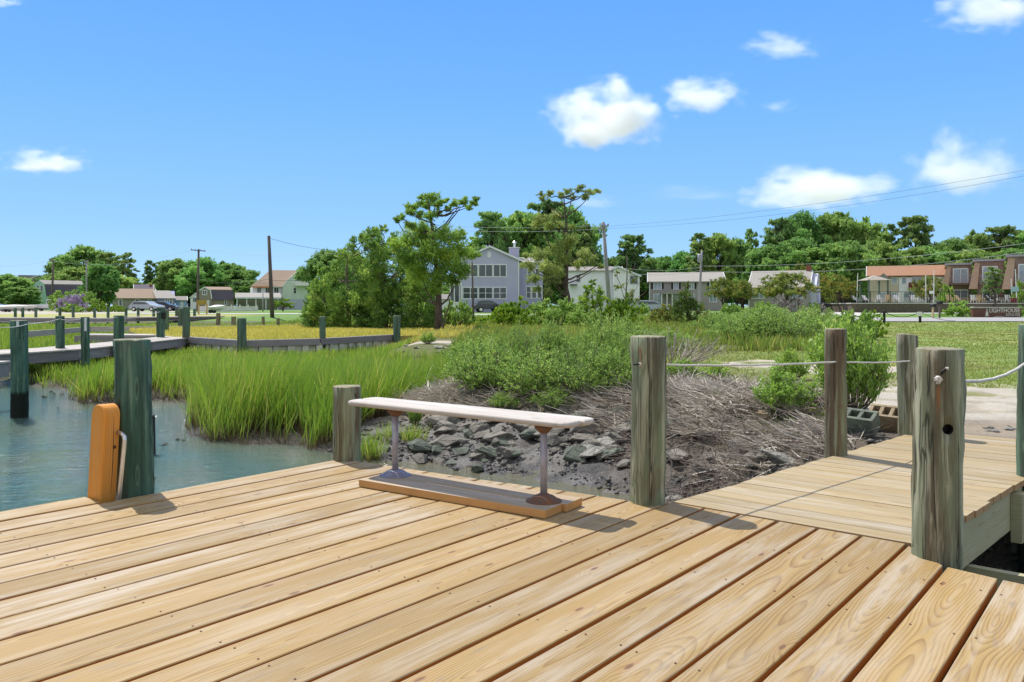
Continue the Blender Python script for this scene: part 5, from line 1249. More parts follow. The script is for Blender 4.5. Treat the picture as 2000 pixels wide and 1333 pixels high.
# mid distance bushes
BM = {}
def bush_proto(key, mat, seed, n=46, per=700, L=0.09, W=0.045, kind='tuft', flat=0.9, bark='bark'):
    rr = random.Random(seed); cl = []; mb = MB()
    for i in range(n):
        a = rr.uniform(0, 6.283); ph = math.acos(rr.uniform(0.0, 1)); r = rr.uniform(0.55, 0.9); c = (math.sin(ph) * math.cos(a) * r * .95, math.sin(ph) * math.sin(a) * r * .95, 0.12 + math.cos(ph) * r * 0.85)
        cl.append((*c, rr.uniform(0.16, 0.30), flat, rr.choice((.28, .42, .5, .62)))); 
        if i % 3 == 0: mb.tube(limb_path(rr, (0, 0, -.05), c, 4, 0.0), [.028, .022, .016, .01, .005], 4, cap=False)
    o = crown('f', cl, per / 0.024, L, W, mat, seed, None, kind, 0.35); f = o.data; bpy.data.objects.remove(o)
    o = mb.build('s', M[bark]); s_ = o.data; bpy.data.objects.remove(o); BM[key] = (f, s_)
bush_proto('green', M['elder'], 31, per=22); bush_proto('bright', M['bright'], 32, per=20); bush_proto('bay', M['bayl'], 33, per=22); bush_proto('myr', M['myrtle'], 34, per=20)
bush_proto('lil', M['lilac'], 35, per=20); bush_proto('silver', leaf_mat('silvery_leaf', (0.24, 0.22, 0.19), (0.42, 0.39, 0.36), (0.50, 0.44, 0.46), 0.3, 0.05), 38, per=14); bush_proto('golden', M['gold'], 36, per=20)
def bush(kind, px, py, wpx, hpx, D, label, group='bushes between the marsh and the houses', name='bush', mat2=None):
    x = PX(px, D); b = Vector((x, D, min(gz(x, D), PZ(py, D)))); r = thing(name, b, label, 'bush', group, random.Random(int(px)).uniform(0, 6.28))
    w = wpx / F * D / 1.6; h = (PZ(py - hpx * 1.2, D) - b.z) / 1.0; r.scale = (w, w, h); link('stems', BM[kind][1], r); link('foliage', BM[kind][0], r); return r
bush('green', 893, 646, 62, 58, 38, 'pale grey green bush right beside the dark pine trunk')
bush('bright', 948, 650, 60, 30, 40, 'low yellow green growth beneath the blue house windows')
bush('bright', 1005, 642, 92, 55, 38, 'broad green bush in front of the blue house, left of the browned pine')
bush('green', 1090, 645, 100, 62, 36, 'broad green bush at the foot of the browned pine')
bush('bright', 1215, 632, 74, 52, 42, 'rounded bright green bush in front of the sparse tree')
bush('green', 1140, 648, 70, 45, 34, 'grey green bush left of the young bright tree')
bush('golden', 1300, 634, 62, 36, 46, 'yellowish bush left of the small dark cedar')
bush('myr', 1385, 640, 40, 26, 46, 'small brownish bush right of the small dark cedar')
bush('green', 1420, 640, 70, 30, 44, 'grey green bush before the cape style house')
bush('bright', 1700, 652, 60, 40, 28, 'yellow green bush at the left corner of the right lawn')
bush('green', 1665, 655, 80, 50, 26, 'grey green bush behind the slim brown piling')
bush('green', 680, 655, 60, 26, 36, 'little bush under the left cedar') if False else None

# ---------------------------------------------------------------- far trees
TP = {}
def tree_proto(key, H, R, kind, mat, seed, n=46, per=10, L=0.42, W=0.24, z0=0.25):
    rr = random.Random(seed); mb = MB(); cl = []
    tw = [Vector((rr.gauss(0, .03) * H * i / 6, rr.gauss(0, .03) * H * i / 6, H * (0.9 if kind == 'pine' else 0.62) * i / 6)) for i in range(7)]; tw[0].z = -0.3
    mb.tube(tw, [0.032 * H * (1 - .8 * i / 6) for i in range(7)], 7)
    for i in range(n):
        if kind == 'pine':
            u = rr.random(); z = H * (0.42 + 0.56 * u); rad = R * (1.05 - 0.6 * u) * math.sqrt(rr.uniform(.1, 1)) * rr.uniform(.7, 1.15); r = R * rr.uniform(.16, .30); fl = 0.5
        else:
            ph = math.acos(rr.uniform(-0.75, 1)); q = rr.uniform(.62, 1.0); z = H * (z0 + (1 - z0) * 0.5) + math.cos(ph) * H * (1 - z0) * 0.46 * q; rad = R * math.sin(ph) * q * rr.uniform(.85, 1.12); r = R * rr.uniform(.18, .34); fl = 0.75
        a = rr.uniform(0, 6.283); c = (rad * math.cos(a), rad * math.sin(a), z); cl.append((*c, r, fl, rr.choice((.22, .38, .48, .6, .7))))
        if i % 2 == 0:
            k = min(6, max(1, int(6 * z / H * .9))); mb.tube(limb_path(rr, tw[k] * .95, c, 4, 0.05), [.010 * H * (1 - .75 * i_ / 4) for i_ in range(5)], 4, cap=False)
    o = crown('f', cl, per * 100 / (R ** 1.6) * 1.7, L, W, mat, seed, None, 'tuft', 0.2); f = o.data; bpy.data.objects.remove(o)
    o = mb.build('s', M['bark']); s_ = o.data; bpy.data.objects.remove(o); TP[key] = (f, s_, H, R)
tree_proto('d1', 12, 5.0, 'dec', M['decid'], 1, 95, 24, .34, .24, .06); tree_proto('d2', 12, 5.6, 'dec', M['decid'], 2, 100, 24, .34, .24, .08); tree_proto('d3', 12, 4.4, 'dec', M['decid'], 3, 85, 24, .34, .24, .05)
tree_proto('p1', 14, 4.4, 'pine', M['pinef'], 4, 85, 12, .46, .22); tree_proto('p2', 14, 3.8, 'pine', M['pinef'], 5, 64, 12, .46, .22)
tree_proto('g1', 7, 3.2, 'dec', M['gold'], 6, 50, 8, .26, .15, .2); tree_proto('m1', 6, 3.2, 'dec', M['myrtle'], 7, 50, 8, .24, .14, .3); tree_proto('b1', 8, 3.4, 'dec', M['bright'], 8, 50, 8, .3, .17, .12)
def ftree(key, px, pytop, wpx, D, label, group='trees behind the houses', cat='tree', name=None, base=None):
    f, s_, H, R = TP[key]; x = PX(px, D); zb = gz(x, D) if base is None else PZ(base, D)
    r = thing(name or ('pine_tree' if key[0] == 'p' else 'broadleaf_tree'), (x, D, zb), label, cat, group, random.Random(int(px * 3 + D)).uniform(0, 6.28))
    sz = (PZ(pytop, D) - zb) / (H * 0.98); w = wpx / F * D / (2 * R * 0.80); r.scale = (w, w, sz); link('trunk', s_, r); link('crown', f, r); return r
GT = 'trees behind the houses'
far = [
 ('d1', 18, 535, 70, 170, 'dark leafy tree at the far left edge', 1), ('d3', 45, 560, 50, 165, 'low dark tree in front of the grey gable at the far left', 1), ('d2', -30, 540, 90, 175, 'leafy tree cut off by the left edge', 1),
 ('d1', 125, 500, 60, 240, 'leafy tree left of the tall domed tree', 1), ('d2', 165, 484, 95, 235, 'tall domed tree above the mint gambrel house', 1), ('p1', 212, 497, 50, 230, 'dark green pine right of the tall domed tree', 1), ('p2', 242, 494, 46, 225, 'pine with a rounded top above the ranch house', 1),
 ('d3', 198, 513, 52, 140, 'bright green leafy tree directly left of the ranch house', 1), ('d1', 232, 535, 60, 210, 'low leafy tree behind the ranch house', 1), ('d2', 140, 525, 80, 215, 'leafy tree filling the gap behind the mint house', 1), ('d2', 100, 540, 60, 225, 'low leafy tree behind the dark gambrel roof', 1),
 ('p2', 293, 510, 34, 230, 'slim pine with open branches', 1), ('p1', 318, 514, 36, 230, 'pine just left of the big leafy trees', 1), ('d1', 350, 505, 70, 215, 'big leafy tree left of the crossarm pole', 1), ('d2', 398, 506, 80, 210, 'big leafy tree behind the crossarm pole', 1), ('d3', 440, 512, 70, 215, 'big leafy tree above the barn', 1), ('d1', 470, 520, 55, 210, 'leafy tree at the right end of the far group', 1), ('d3', 480, 545, 50, 190, 'small light green tree right of the barn', 1), ('d1', 270, 552, 60, 240, 'low tree between ranch house and pines', 1), ('d2', 315, 545, 70, 240, 'low tree behind the blue shed', 1), ('d2', 375, 545, 80, 235, 'low tree behind the barn gable', 1),
 ('d2', 640, 492, 85, 120, 'pale green leafy tree behind the left cedar', 1), ('d1', 700, 500, 80, 130, 'leafy tree hidden behind the cedar thicket', 1),
 ('p1', 962, 420, 80, 135, 'dark dense pine directly above the blue house gable', 1), ('d1', 1010, 412, 100, 140, 'dark dense tree right of the gable peak', 1), ('p1', 1060, 400, 110, 142, 'tallest dark tree behind the browned pine', 1), ('d2', 1110, 410, 100, 140, 'dark dense tree left of the leaning pole', 1), ('p2', 1140, 440, 60, 136, 'dark pine next to the leaning pole', 1), ('d1', 930, 470, 60, 150, 'dark tree between pine and blue house', 1), ('d2', 1040, 450, 110, 150, 'lower dark tree filling behind the chimney', 1), ('d3', 1160, 500, 60, 150, 'dark tree behind the white house roof', 1),
 ('p1', 1235, 463, 72, 138, 'pointed pine right of the leaning pole', 1), ('d1', 1205, 500, 50, 145, 'small tree between the pole and the pointed pine', 1), ('d3', 1262, 500, 50, 145, 'leafy tree right of the pointed pine', 1),
 ('d1', 1300, 500, 60, 175, 'low leafy tree left of the transformer pole', 1), ('d2', 1335, 495, 60, 172, 'low leafy tree beside the transformer pole', 1), ('p2', 1368, 458, 66, 165, 'open crowned tree behind the transformer pole', 1), ('d1', 1400, 455, 66, 168, 'leafy tree right of the transformer pole', 1), ('d2', 1440, 470, 60, 170, 'leafy tree above the grey house roof end', 1), ('p2', 1468, 448, 40, 172, 'narrow tree with a rounded tip', 1),
 ('p1', 1518, 432, 60, 185, 'dark tree at the left shoulder of the high wood', 1), ('d2', 1565, 420, 90, 188, 'high leafy tree left of the wood\'s summit', 1), ('d1', 1630, 414, 100, 190, 'highest leafy tree of the wood', 1), ('d3', 1690, 428, 80, 188, 'high leafy tree right of the wood\'s summit', 1), ('p2', 1740, 440, 50, 185, 'pine between two tall tops', 1), ('p1', 1790, 428, 74, 180, 'tall open pine above the orange roof', 1),
 ('d1', 1500, 480, 80, 160, 'light green tree above the cape house chimney side', 1), ('d2', 1555, 470, 100, 158, 'broad light green tree above the cape house', 1), ('d3', 1610, 480, 90, 155, 'light green tree right of the cape house', 1), ('d1', 1655, 470, 90, 150, 'light green tree left of the orange roof', 1), ('d2', 1715, 475, 90, 158, 'mid green tree right behind the gazebo', 1),
 ('d3', 1760, 480, 80, 165, 'mid green tree behind the orange roof', 1), ('d1', 1810, 480, 80, 168, 'mid green tree behind the first mansard block', 1), ('d2', 1860, 470, 80, 170, 'mid green tree in the dip of the skyline', 1), ('d3', 1905, 452, 60, 172, 'dark leafy tree right of the skyline dip', 1), ('p1', 1950, 447, 80, 170, 'dark broad tree above the mansard blocks', 1), ('d1', 1995, 450, 80, 172, 'dark leafy tree at the right edge of the wood', 1), ('d2', 2050, 445, 90, 170, 'leafy tree beyond the right edge', 1), ('d2', 1900, 490, 90, 160, 'leafy tree above the second mansard block', 1), ('d1', 1970, 485, 90, 160, 'leafy tree above the third mansard block', 1),
 ('d2', 1450, 500, 90, 175, 'low leafy tree behind the gap between grey house and cape house', 1), ('d3', 1350, 525, 80, 175, 'low leafy tree just above the grey house ridge', 1), ('d1', 1280, 530, 80, 180, 'low leafy tree left of the grey house', 1),
]
for k, px, py, w, D, lb, _ in far: ftree(k, px, py, w, D, lb)
for i, px in enumerate(range(-60, 2080, 42)):
    if 470 < px < 600: continue
    ftree(('d1', 'd2', 'd3')[i % 3], px + (i * 17) % 23, 556 - (i * 7) % 14, 64, 215 + (i * 13) % 25, 'one of the low leafy trees closing the gaps behind the houses', 'low trees behind the houses')
GG = 'garden trees in front of the houses'
ftree('m1', 1412, 542, 50, 104, 'bronze green crape myrtle before the right half of the grey house', GG); ftree('m1', 1450, 548, 44, 102, 'bronze green crape myrtle between grey house and cape house', GG)
ftree('m1', 1538, 533, 92, 92, 'spreading bronze green tree in front of the cape house', GG)
ftree('g1', 1640, 540, 52, 100, 'orange tinged tree left of the pool terrace', GG); ftree('g1', 1605, 528, 50, 120, 'yellow green tree at the cape house gable', GG); ftree('g1', 1560, 515, 40, 128, 'yellowish tree above the cape house roof', GG)
ftree('m1', 1815, 540, 46, 108, 'bronze green tree in front of the orange roofed building', GG)
ftree('p2', 1942, 522, 36, 96, 'young light green pine in front of the second mansard block', GG)
ftree('b1', 553, 583, 36, 118, 'round bright green shrub tree below the white house balcony', GG)
bush('green', 130, 612, 64, 44, 110, 'pale green bush behind the lilac flowering bush', GG); bush('lil', 145, 612, 54, 34, 100, 'flowering lilac bush by the parked pickup', GG); bush('bay', 140, 614, 50, 18, 98, 'dark green skirt of foliage below the lilac flowers', GG)
bush('bright', 193, 612, 46, 20, 104, 'low mounded yellow green bush', GG); bush('bright', 228, 612, 34, 16, 104, 'smaller yellow green bush right of the mounded one', GG); bush('green', 168, 608, 40, 38, 125, 'grey green bush beside the ranch house', GG)
bush('bay', 1875, 625, 64, 32, 74, 'dark green rounded bush left of the brown sign', GG)
bush('bay', 1995, 625, 30, 24, 76, 'green bush right of the brown sign', GG); bush('bay', 1625, 607, 26, 34, 104, 'small dark green bush under the orange tinged tree', GG)
bush('bay', 1850, 592, 40, 32, 104, 'dark green bush behind the pool railing', GG) ; bush('bay', 1995, 590, 40, 36, 100, 'grey green bush at the right end of the pool railing', GG)
for i, (px, w, h) in enumerate(((1490, 60, 20), (1525, 70, 30), (1560, 60, 26), (1590, 40, 18), (1600, 50, 16))): bush('silver' if i % 3 else 'green', px, 608, w * .6, h, 88, 'one of the silvery lilac shrubs along the cape house wall', 'silvery shrubs along the cape house')
for i, (px, d) in enumerate(((1240, 76), (1255, 78), (1425, 80), (1440, 82), (985, 95), (1050, 90))): bush('bay' if i % 2 else 'green', px, 612, 34, 14 + 3 * (i % 3), d, 'one of the low garden bushes before the houses', 'low garden bushes before the houses')

# ---------------------------------------------------------------- houses
def siding(name, c, period=0.22, dark=0.86):
    t = NT(name); p = t.obj(); z = t.sep(p)[2]; fr = t.math('FRACT', t.math('DIVIDE', z, period)); ln = t.rng(fr, 0.0, 0.14, 1.0, 0.0)
    n = t.noise(p, 0.7, 3.0); cc = t.mix(t.rng(n, .3, .7), c, tuple(v * 0.9 for v in c)); cc = t.mix(t.math('MULTIPLY', ln, 0.5), cc, tuple(v * dark * .7 for v in c)); return t.fin(cc, 0.7, None, 0.3)
def shingle(name, c, c2=None):
    t = NT(name); p = t.obj(); n = t.noise(p, 6, 4.0, .7); n2 = t.noise(p, .5, 3.0); s = t.sep(p); fr = t.math('FRACT', t.math('DIVIDE', s[2], 0.16))
    cc = t.mix(t.rng(n, .35, .65), c, c2 or tuple(v * .78 for v in c)); cc = t.mix(t.math('MULTIPLY', t.rng(n2, .4, .7), .3), cc, tuple(v * .8 for v in c)); cc = t.mix(t.rng(fr, 0, .2, .35, 0), cc, tuple(v * .5 for v in c)); return t.fin(cc, 0.9, None, 0.2)
H_ = {'blue': siding('blue_siding', (0.46, 0.46, 0.62)), 'blue2': siding('slate_blue_siding', (0.40, 0.40, 0.56)), 'mint': siding('mint_siding', (0.42, 0.66, 0.50)), 'grey': siding('grey_siding', (0.36, 0.33, 0.31)), 'greyg': siding('grey_green_siding', (0.30, 0.29, 0.24)),
      'white': siding('white_siding', (0.86, 0.84, 0.88)), 'cream': siding('beige_siding', (0.60, 0.50, 0.40)), 'barn': siding('taupe_siding', (0.29, 0.255, 0.20)), 'violet': siding('violet_blue_siding', (0.22, 0.23, 0.42)), 'sky': siding('light_blue_siding', (0.30, 0.44, 0.62)), 'pgreen': siding('pale_green_siding', (0.60, 0.70, 0.58)), 'pblue': siding('pale_blue_panel', (0.52, 0.54, 0.64)),
      'brownw': siding('brown_brick_wall', (0.17, 0.125, 0.11), 0.2, 0.8)}
S_ = {'tan': shingle('tan_roof', (0.33, 0.25, 0.185)), 'grey': shingle('grey_roof', (0.30, 0.28, 0.26)), 'lgrey': shingle('light_grey_roof', (0.36, 0.34, 0.31)), 'dark': shingle('dark_violet_roof', (0.125, 0.11, 0.135)), 'orange': shingle('orange_brown_roof', (0.36, 0.20, 0.12), (0.28, 0.15, 0.09)), 'mans': shingle('mansard_shingles', (0.52, 0.36, 0.25), (0.38, 0.25, 0.17)), 'brown': shingle('brown_roof', (0.30, 0.25, 0.21))}
M['brick'] = simple('red_brick', (0.30, 0.11, 0.07), (0.22, 0.08, 0.055), 9, 0.9)
def house(name, px, D, label, cat='house', rz=None, base=None, group='houses around the creek', drz=0.0):
    x = PX(px, D); zb = gz(x, D) - 0.02 if base is None else PZ(base, D); th_ = math.atan2(x, D); h = thing(name, (x, D, zb), label, cat, group, -th_ + drz if rz is None else rz); h.scale.x = math.cos(th_); return h
def walls(h, w, d, z, mat, x0=0, y0=0, zb=0, name='wall'):
    mb = MB(); mb.bb(x0, x0 + w, y0, y0 + d, zb, zb + z); return mb.build(name, mat, h)
def gable_end(h, w, d, zw, rise, mat, x0=0, y0=0, along='y', name='gable_wall', prof=None):
    """walls with the gable profile extruded along y (gable faces the camera) or along x"""
    prof = prof or [(0, 0), (1, 0), (1, zw), (0.5, zw + rise), (0, zw)]
    mb = MB()
    if along == 'y': mb.ext([(x0 + p[0] * w, y0, p[1]) for p in prof], (0, 0, 0), (0, d, 0))
    else: mb.ext([(x0, y0 + p[0] * d, p[1]) for p in prof][::-1], (0, 0, 0), (w, 0, 0))
    return mb.build(name, mat, h)
def roof_sheet(h, line, a, b, along, mat, over=0.25, th=0.14, name='roof', lift=0.02, trim=True):
    """line: [(u, z)...] roof profile; extruded from a-over to b+over"""
    mb = MB(); up = [(u, z + lift) for u, z in line]; ut = [(u, z + lift + th) for u, z in line]; prof = up + ut[::-1]
    if along == 'y': mb.ext([(u, 0, z) for u, z in prof], (0, a - over, 0), (0, b + over, 0))
    else: mb.ext([(0, u, z) for u, z in prof][::-1], (a - over, 0, 0), (b + over, 0, 0))
    o = mb.build(name, mat, h)
    if trim:
        mb = MB(); pr = [(u, z + lift - .10) for u, z in line] + [(u, z + lift + th + .01) for u, z in line][::-1]
        if along == 'y': mb.ext([(u, 0, z) for u, z in pr], (0, a - over - .09, 0), (0, a - over - 0.005, 0))
        else:
            mb.ext([(0, u, z) for u, z in pr][::-1], (a - over - .09, 0, 0), (a - over - .005, 0, 0)); mb.ext([(0, u, z) for u, z in pr][::-1], (b + over + .005, 0, 0), (b + over + .09, 0, 0))
        mb.build('bargeboard', M['trim'], h)
    return o
def window(h, x, z, w, hh, y=0.0, nx=1, nz=1, fw=0.11, face='front', mat=None, glass=None, name='window'):
    """a window on the plane y (front) or x (side) of the house"""
    mb = MB(); g = MB(); y0 = y - 0.05
    def b(m, xa, xb, za, zb, ya, yb):
        if face == 'front': m.bb(xa, xb, ya, yb, za, zb)
        elif face == 'right': m.bb(-(ya) + 2 * y, -(yb) + 2 * y, xa, xb, za, zb)
        else: m.bb(ya, yb, xa, xb, za, zb)
    b(mb, x, x + w, z - fw, z, y0, y + .01); b(mb, x, x + w, z + hh, z + hh + fw, y0, y + .01)
    b(mb, x - fw, x - .001, z - fw, z + hh + fw, y0, y + .01); b(mb, x + w + .001, x + w + fw, z - fw, z + hh + fw, y0, y + .01)
    for i in range(1, nx): b(mb, x + w * i / nx - fw * .35, x + w * i / nx + fw * .35, z + .001, z + hh - .001, y0 + .01, y)
    for i in range(1, nz): b(mb, x + .002, x + w - .002, z + hh * i / nz - .03, z + hh * i / nz + .03, y0 + .014, y - .004)
    b(g, x + .003, x + w - .003, z + .003, z + hh - .003, y - 0.022, y + .005)
    f = mb.build(name, mat or M['trim'], h); p = g.build('pane', glass or M['glass'], f); return f
def gambrel(w, zw, z1, z2, in1=0.13, over=0.0): return [(0 - over, zw), (w * in1, z1), (w * .5, z2), (w * (1 - in1), z1), (w + over, zw)]

# blue two storey house
D = 100.0; k = D / F
h = house('blue_house', 878, D, 'two storey lavender blue house with rows of white framed windows and a chimney', drz=-.06)
def X_(px): return (px - 878) * k
zb = h.location.z
def Z_(py): return PZ(py, D) - zb
w0, w1 = X_(900), X_(1014); d = 12.0; pk = X_(957)
prof = [(w0, 0), (w1, 0), (w1, Z_(508)), (pk, Z_(483)), (w0, Z_(508))]
mb = MB(); mb.ext([(x, 0, z) for x, z in prof], (0, 0, 0), (0, d, 0)); mb.build('wall', H_['blue'], h)
roof_sheet(h, [(w0 - .4, Z_(510.5)), (pk, Z_(482.5)), (w1 + .4, Z_(510.5))], 0, d, 'y', S_['lgrey'])
mb = MB(); mb.bb(w1 - .12, w1 + .03, -0.06, -0.002, 0, Z_(509)); mb.bb(w0 - .02, w0 + .13, -0.06, -.002, 0, Z_(509)); mb.build('corner_board', M['trim'], h)
for a, b in ((905, 934), (936, 963), (965, 990)):
    window(h, X_(a), Z_(540), X_(b) - X_(a) - .1, Z_(518) - Z_(540), 0, 2, 1, .13); window(h, X_(a), Z_(583), X_(b) - X_(a) - .1, Z_(562.5) - Z_(583), 0, 2, 2, .13)
window(h, X_(953.5), Z_(502), X_(958) - X_(953.5), .55, 0, 1, 1, .08, glass=M['trim'], name='gable_vent')
mb = MB(); mb.bb(X_(996), X_(1016), 4.0, 5.4, Z_(507), Z_(480)); c = mb.build('chimney', H_['blue'], h); mb = MB(); mb.bb(X_(995), X_(1017), 3.9, 5.5, Z_(480) + .005, Z_(478.5)); mb.build('cap', M['trim'], c)
mb = MB(); mb.tube([(X_(1007), 4.7, Z_(479)), (X_(1007), 4.7, Z_(470))], .16, 8); mb.lathe((X_(1007), 4.7, Z_(470)), [(.25, 0), (.25, .18), (.1, .3)], 10); mb.build('flue', M['alu'], c)
mb = MB(); mb.bb(w1 + .005, X_(1062), 1.2, 11, 0, Z_(513)); mb.build('side_wing', H_['blue2'], h)
roof_sheet(h, [(.9, Z_(514)), (6, Z_(500)), (11.2, Z_(514))], w1 + .3, X_(1062), 'x', S_['lgrey'], .1)
for a in (1030, 1041, 1052): window(h, X_(a), Z_(582), .48, 1.4, 1.2, 1, 2, .1)
for a in (1032, 1048): window(h, X_(a), Z_(545), .5, 1.3, 1.2, 1, 2, .1)
mb = MB(); mb.bb(X_(877), w0 - .005, .5, 8, Z_(557), Z_(543)); mb.bb(X_(877), w0 - .005, .5, 8, 0, Z_(590)); mb.build('porch_wall', M['white'], h)
for a in (878, 886, 896): mb = MB(); mb.bb(X_(a), X_(a) + .14, .48, .62, Z_(590) + .002, Z_(557) - .002); mb.build('porch_post', M['trim'], h)
mb = MB(); mb.bb(X_(879), w0 - .02, 1.5, 7.5, Z_(590) + .01, Z_(557) - .01); mb.build('porch_glazing', M['glass'], h)
walls(house('white_shed', 850, 115, 'small white shed with a grey roof behind the pine trunk', 'shed'), 2.4, 3, 1.7, H_['white']); sh = [o for o in bpy.data.objects if o.name.startswith('white_shed')][0]
roof_sheet(sh, [(-.3, 1.65), (1.5, 2.4), (3.3, 1.65)], 0, 2.4, 'x', S_['grey'], .2)

# long white house
D = 122.0; k = D / F; h = house('white_house', 1110, D, 'long white two storey house half hidden behind the browned pine'); zb = h.location.z
def XX(px, p0=1110): return (px - p0) * k
def ZZ(py): return PZ(py, D) - zb
gable_end(h, XX(1215), 9, ZZ(530), ZZ(520) - ZZ(530), H_['white'], 0, 0, 'x'); roof_sheet(h, [(-.4, ZZ(531)), (4.5, ZZ(520.5)), (9.4, ZZ(531))], 0, XX(1215), 'x', S_['grey'], .2)
prof = [(XX(1197), 0), (XX(1246), 0), (XX(1246), ZZ(541)), (XX(1205), ZZ(524)), (XX(1197), ZZ(527))]
mb = MB(); mb.ext([(x, -2.0, z) for x, z in prof], (0, 0, 0), (0, 9, 0)); mb.build('gable_wing', H_['white'], h)
roof_sheet(h, [(XX(1194), ZZ(528.5)), (XX(1205), ZZ(523.5)), (XX(1249), ZZ(542))], -2, 7, 'y', S_['grey'], .3)
for a, b_ in ((1126, 1133), (1183, 1189)): window(h, XX(a), ZZ(551), XX(b_) - XX(a), 1.0, 0, 1, 2)
for a in (1140, 1165): window(h, XX(a), ZZ(590), .8, 1.5, 0, 1, 2)
for a, z in ((1228, 556), (1236, 556), (1228, 590)): window(h, XX(a), ZZ(z), .5, 1.2, -2, 1, 2)
mb = MB(); mb.bb(XX(1113), XX(1127), -1.3, -.02, ZZ(558), ZZ(556)); mb.build('door_canopy', S_['dark'], h)

# grey two storey house
D = 128.0; k = D / F; h = house('grey_house', 1268, D, 'long grey two storey house with a light roof and small white porch'); zb = h.location.z
W = (1412 - 1268) * k; gable_end(h, W, 9, ZZ(551), ZZ(534) - ZZ(551), H_['grey'], 0, 0, 'x'); roof_sheet(h, [(-.5, ZZ(552.5)), (4.5, ZZ(532.5)), (9.5, ZZ(552.5))], 0, W, 'x', S_['lgrey'], .25)
def x8(px): return (px - 1268) * k
for a, b_ in ((1277, 1291), (1316, 1324), (1346, 1354), (1385, 1397)):
    window(h, x8(a), ZZ(565), x8(b_) - x8(a), .98, 0, 2, 1, glass=M['glass_pale']); window(h, x8(a), ZZ(590), x8(b_) - x8(a), 1.2, 0, 2, 1, glass=M['glass_pale'])
    mb = MB(); mb.bb(x8(a) - .42, x8(a) - .14, -.05, -.003, ZZ(565), ZZ(553)); mb.bb(x8(b_) + .14, x8(b_) + .42, -.05, -.003, ZZ(565), ZZ(553)); mb.build('shutter', M['black'], h)
mb = MB(); mb.ext([(x8(1289), -2.6, ZZ(575)), (x8(1334), -2.6, ZZ(575)), (x8(1311), -2.6, ZZ(567))], (0, 0, 0), (0, 2.59, 0)); mb.build('porch_roof', S_['lgrey'], h)
for a in (1291, 1301, 1311, 1331): mb = MB(); mb.bb(x8(a), x8(a) + .16, -2.5, -2.34, 0, ZZ(575) - .002); mb.build('porch_post', M['trim'], h)
mb = MB(); mb.bb(-.02, .14, -.05, -.002, 0, ZZ(553)); mb.build('corner_board', M['trim'], h)

# cape house
D = 105.0; k = D / F; h = house('cape_house', 1462, D, 'one and a half storey cape house with a pale roof behind a spreading tree', drz=-.14); zb = h.location.z
def x9(px): return (px - 1462) * k
W = x9(1578); gable_end(h, W, 8.5, ZZ(563), ZZ(531) - ZZ(563), H_['grey'], 0, 0, 'x'); roof_sheet(h, [(-.4, ZZ(564.5)), (4.25, ZZ(530)), (8.9, ZZ(564.5))], 0, W, 'x', S_['lgrey'], .1)
window(h, x9(1465.5), ZZ(582.5), x9(1492) - x9(1465.5), 1.0, 0, 3, 1, glass=M['glass_pale']); window(h, x9(1545), ZZ(582.5), 1.4, 1.0, 0, 2, 1, glass=M['glass_pale'])
mb = MB(); mb.bb(W + .005, W + .9, .4, 8.2, 0, ZZ(564)); mb.ext([(W + .004, .5, ZZ(564)), (W + .004, 8.1, ZZ(564)), (W + .004, 4.3, ZZ(534))][::-1], (0, 0, 0), (.85, 0, 0)); mb.build('gable_wing', H_['pblue'], h)
mb = MB(); mb.bb(-.02, .12, -.05, -.002, 0, ZZ(564)); mb.bb(0, W, -.06, -.004, ZZ(565.5), ZZ(564.2)); mb.build('trim', M['trim'], h)
for y_ in (3.0, 4.6): window(h, y_, ZZ(555), .9, 1.2, W + .9, 1, 2, .1, 'right')
mb = MB(); mb.bb(x9(1568), x9(1577), 4, 5, ZZ(532), ZZ(518)); mb.build('chimney', M['brick'], h)

# orange roofed building and gazebo
D = 128.0; k = D / F; h = house('apartment_building', 1695, D, 'beige building with a long orange brown roof behind the pool', 'building'); zb = h.location.z
def xa(px): return (px - 1695) * k
W = xa(1862); gable_end(h, W, 9, ZZ(542), ZZ(520) - ZZ(542), H_['cream'], 0, 0, 'x'); roof_sheet(h, [(-.5, ZZ(541.5)), (4.5, ZZ(520)), (9.5, ZZ(541.5))], 0, W, 'x', S_['orange'], .2)
mb = MB(); mb.bb(xa(1755), xa(1840), -.12, -.004, 0, ZZ(543)); mb.build('white_bay', H_['white'], h)
mb = MB(); mb.ext([(xa(1712), -1.2, ZZ(545)), (xa(1738), -1.2, ZZ(545)), (xa(1725), -1.2, ZZ(535))], (0, 0, 0), (0, 1.19, 0)); mb.build('dormer_gable', S_['grey'], h)
for a, b_ in ((1741, 1751), (1761, 1768), (1779, 1798), (1806, 1816)): window(h, xa(a), ZZ(555), xa(b_) - xa(a), .95, -.12 if a > 1755 else 0, 2 if b_ - a > 12 else 1, 1, glass=M['glass_pale'])
for a, b_ in ((1718, 1730), (1741, 1751), (1765, 1786)): window(h, xa(a), ZZ(588), xa(b_) - xa(a), 1.3, -.12 if a > 1755 else 0, 2, 1, glass=M['glass_pale'])
mb = MB(); mb.bb(xa(1772), xa(1798), -1.6, -1.5, ZZ(565), ZZ(553.5)); mb.bb(xa(1772), xa(1798), -1.5, -.13, ZZ(565), ZZ(564)); mb.build('balcony', simple('maroon_screen', (0.16, 0.035, 0.045), None, 4, .8), h)
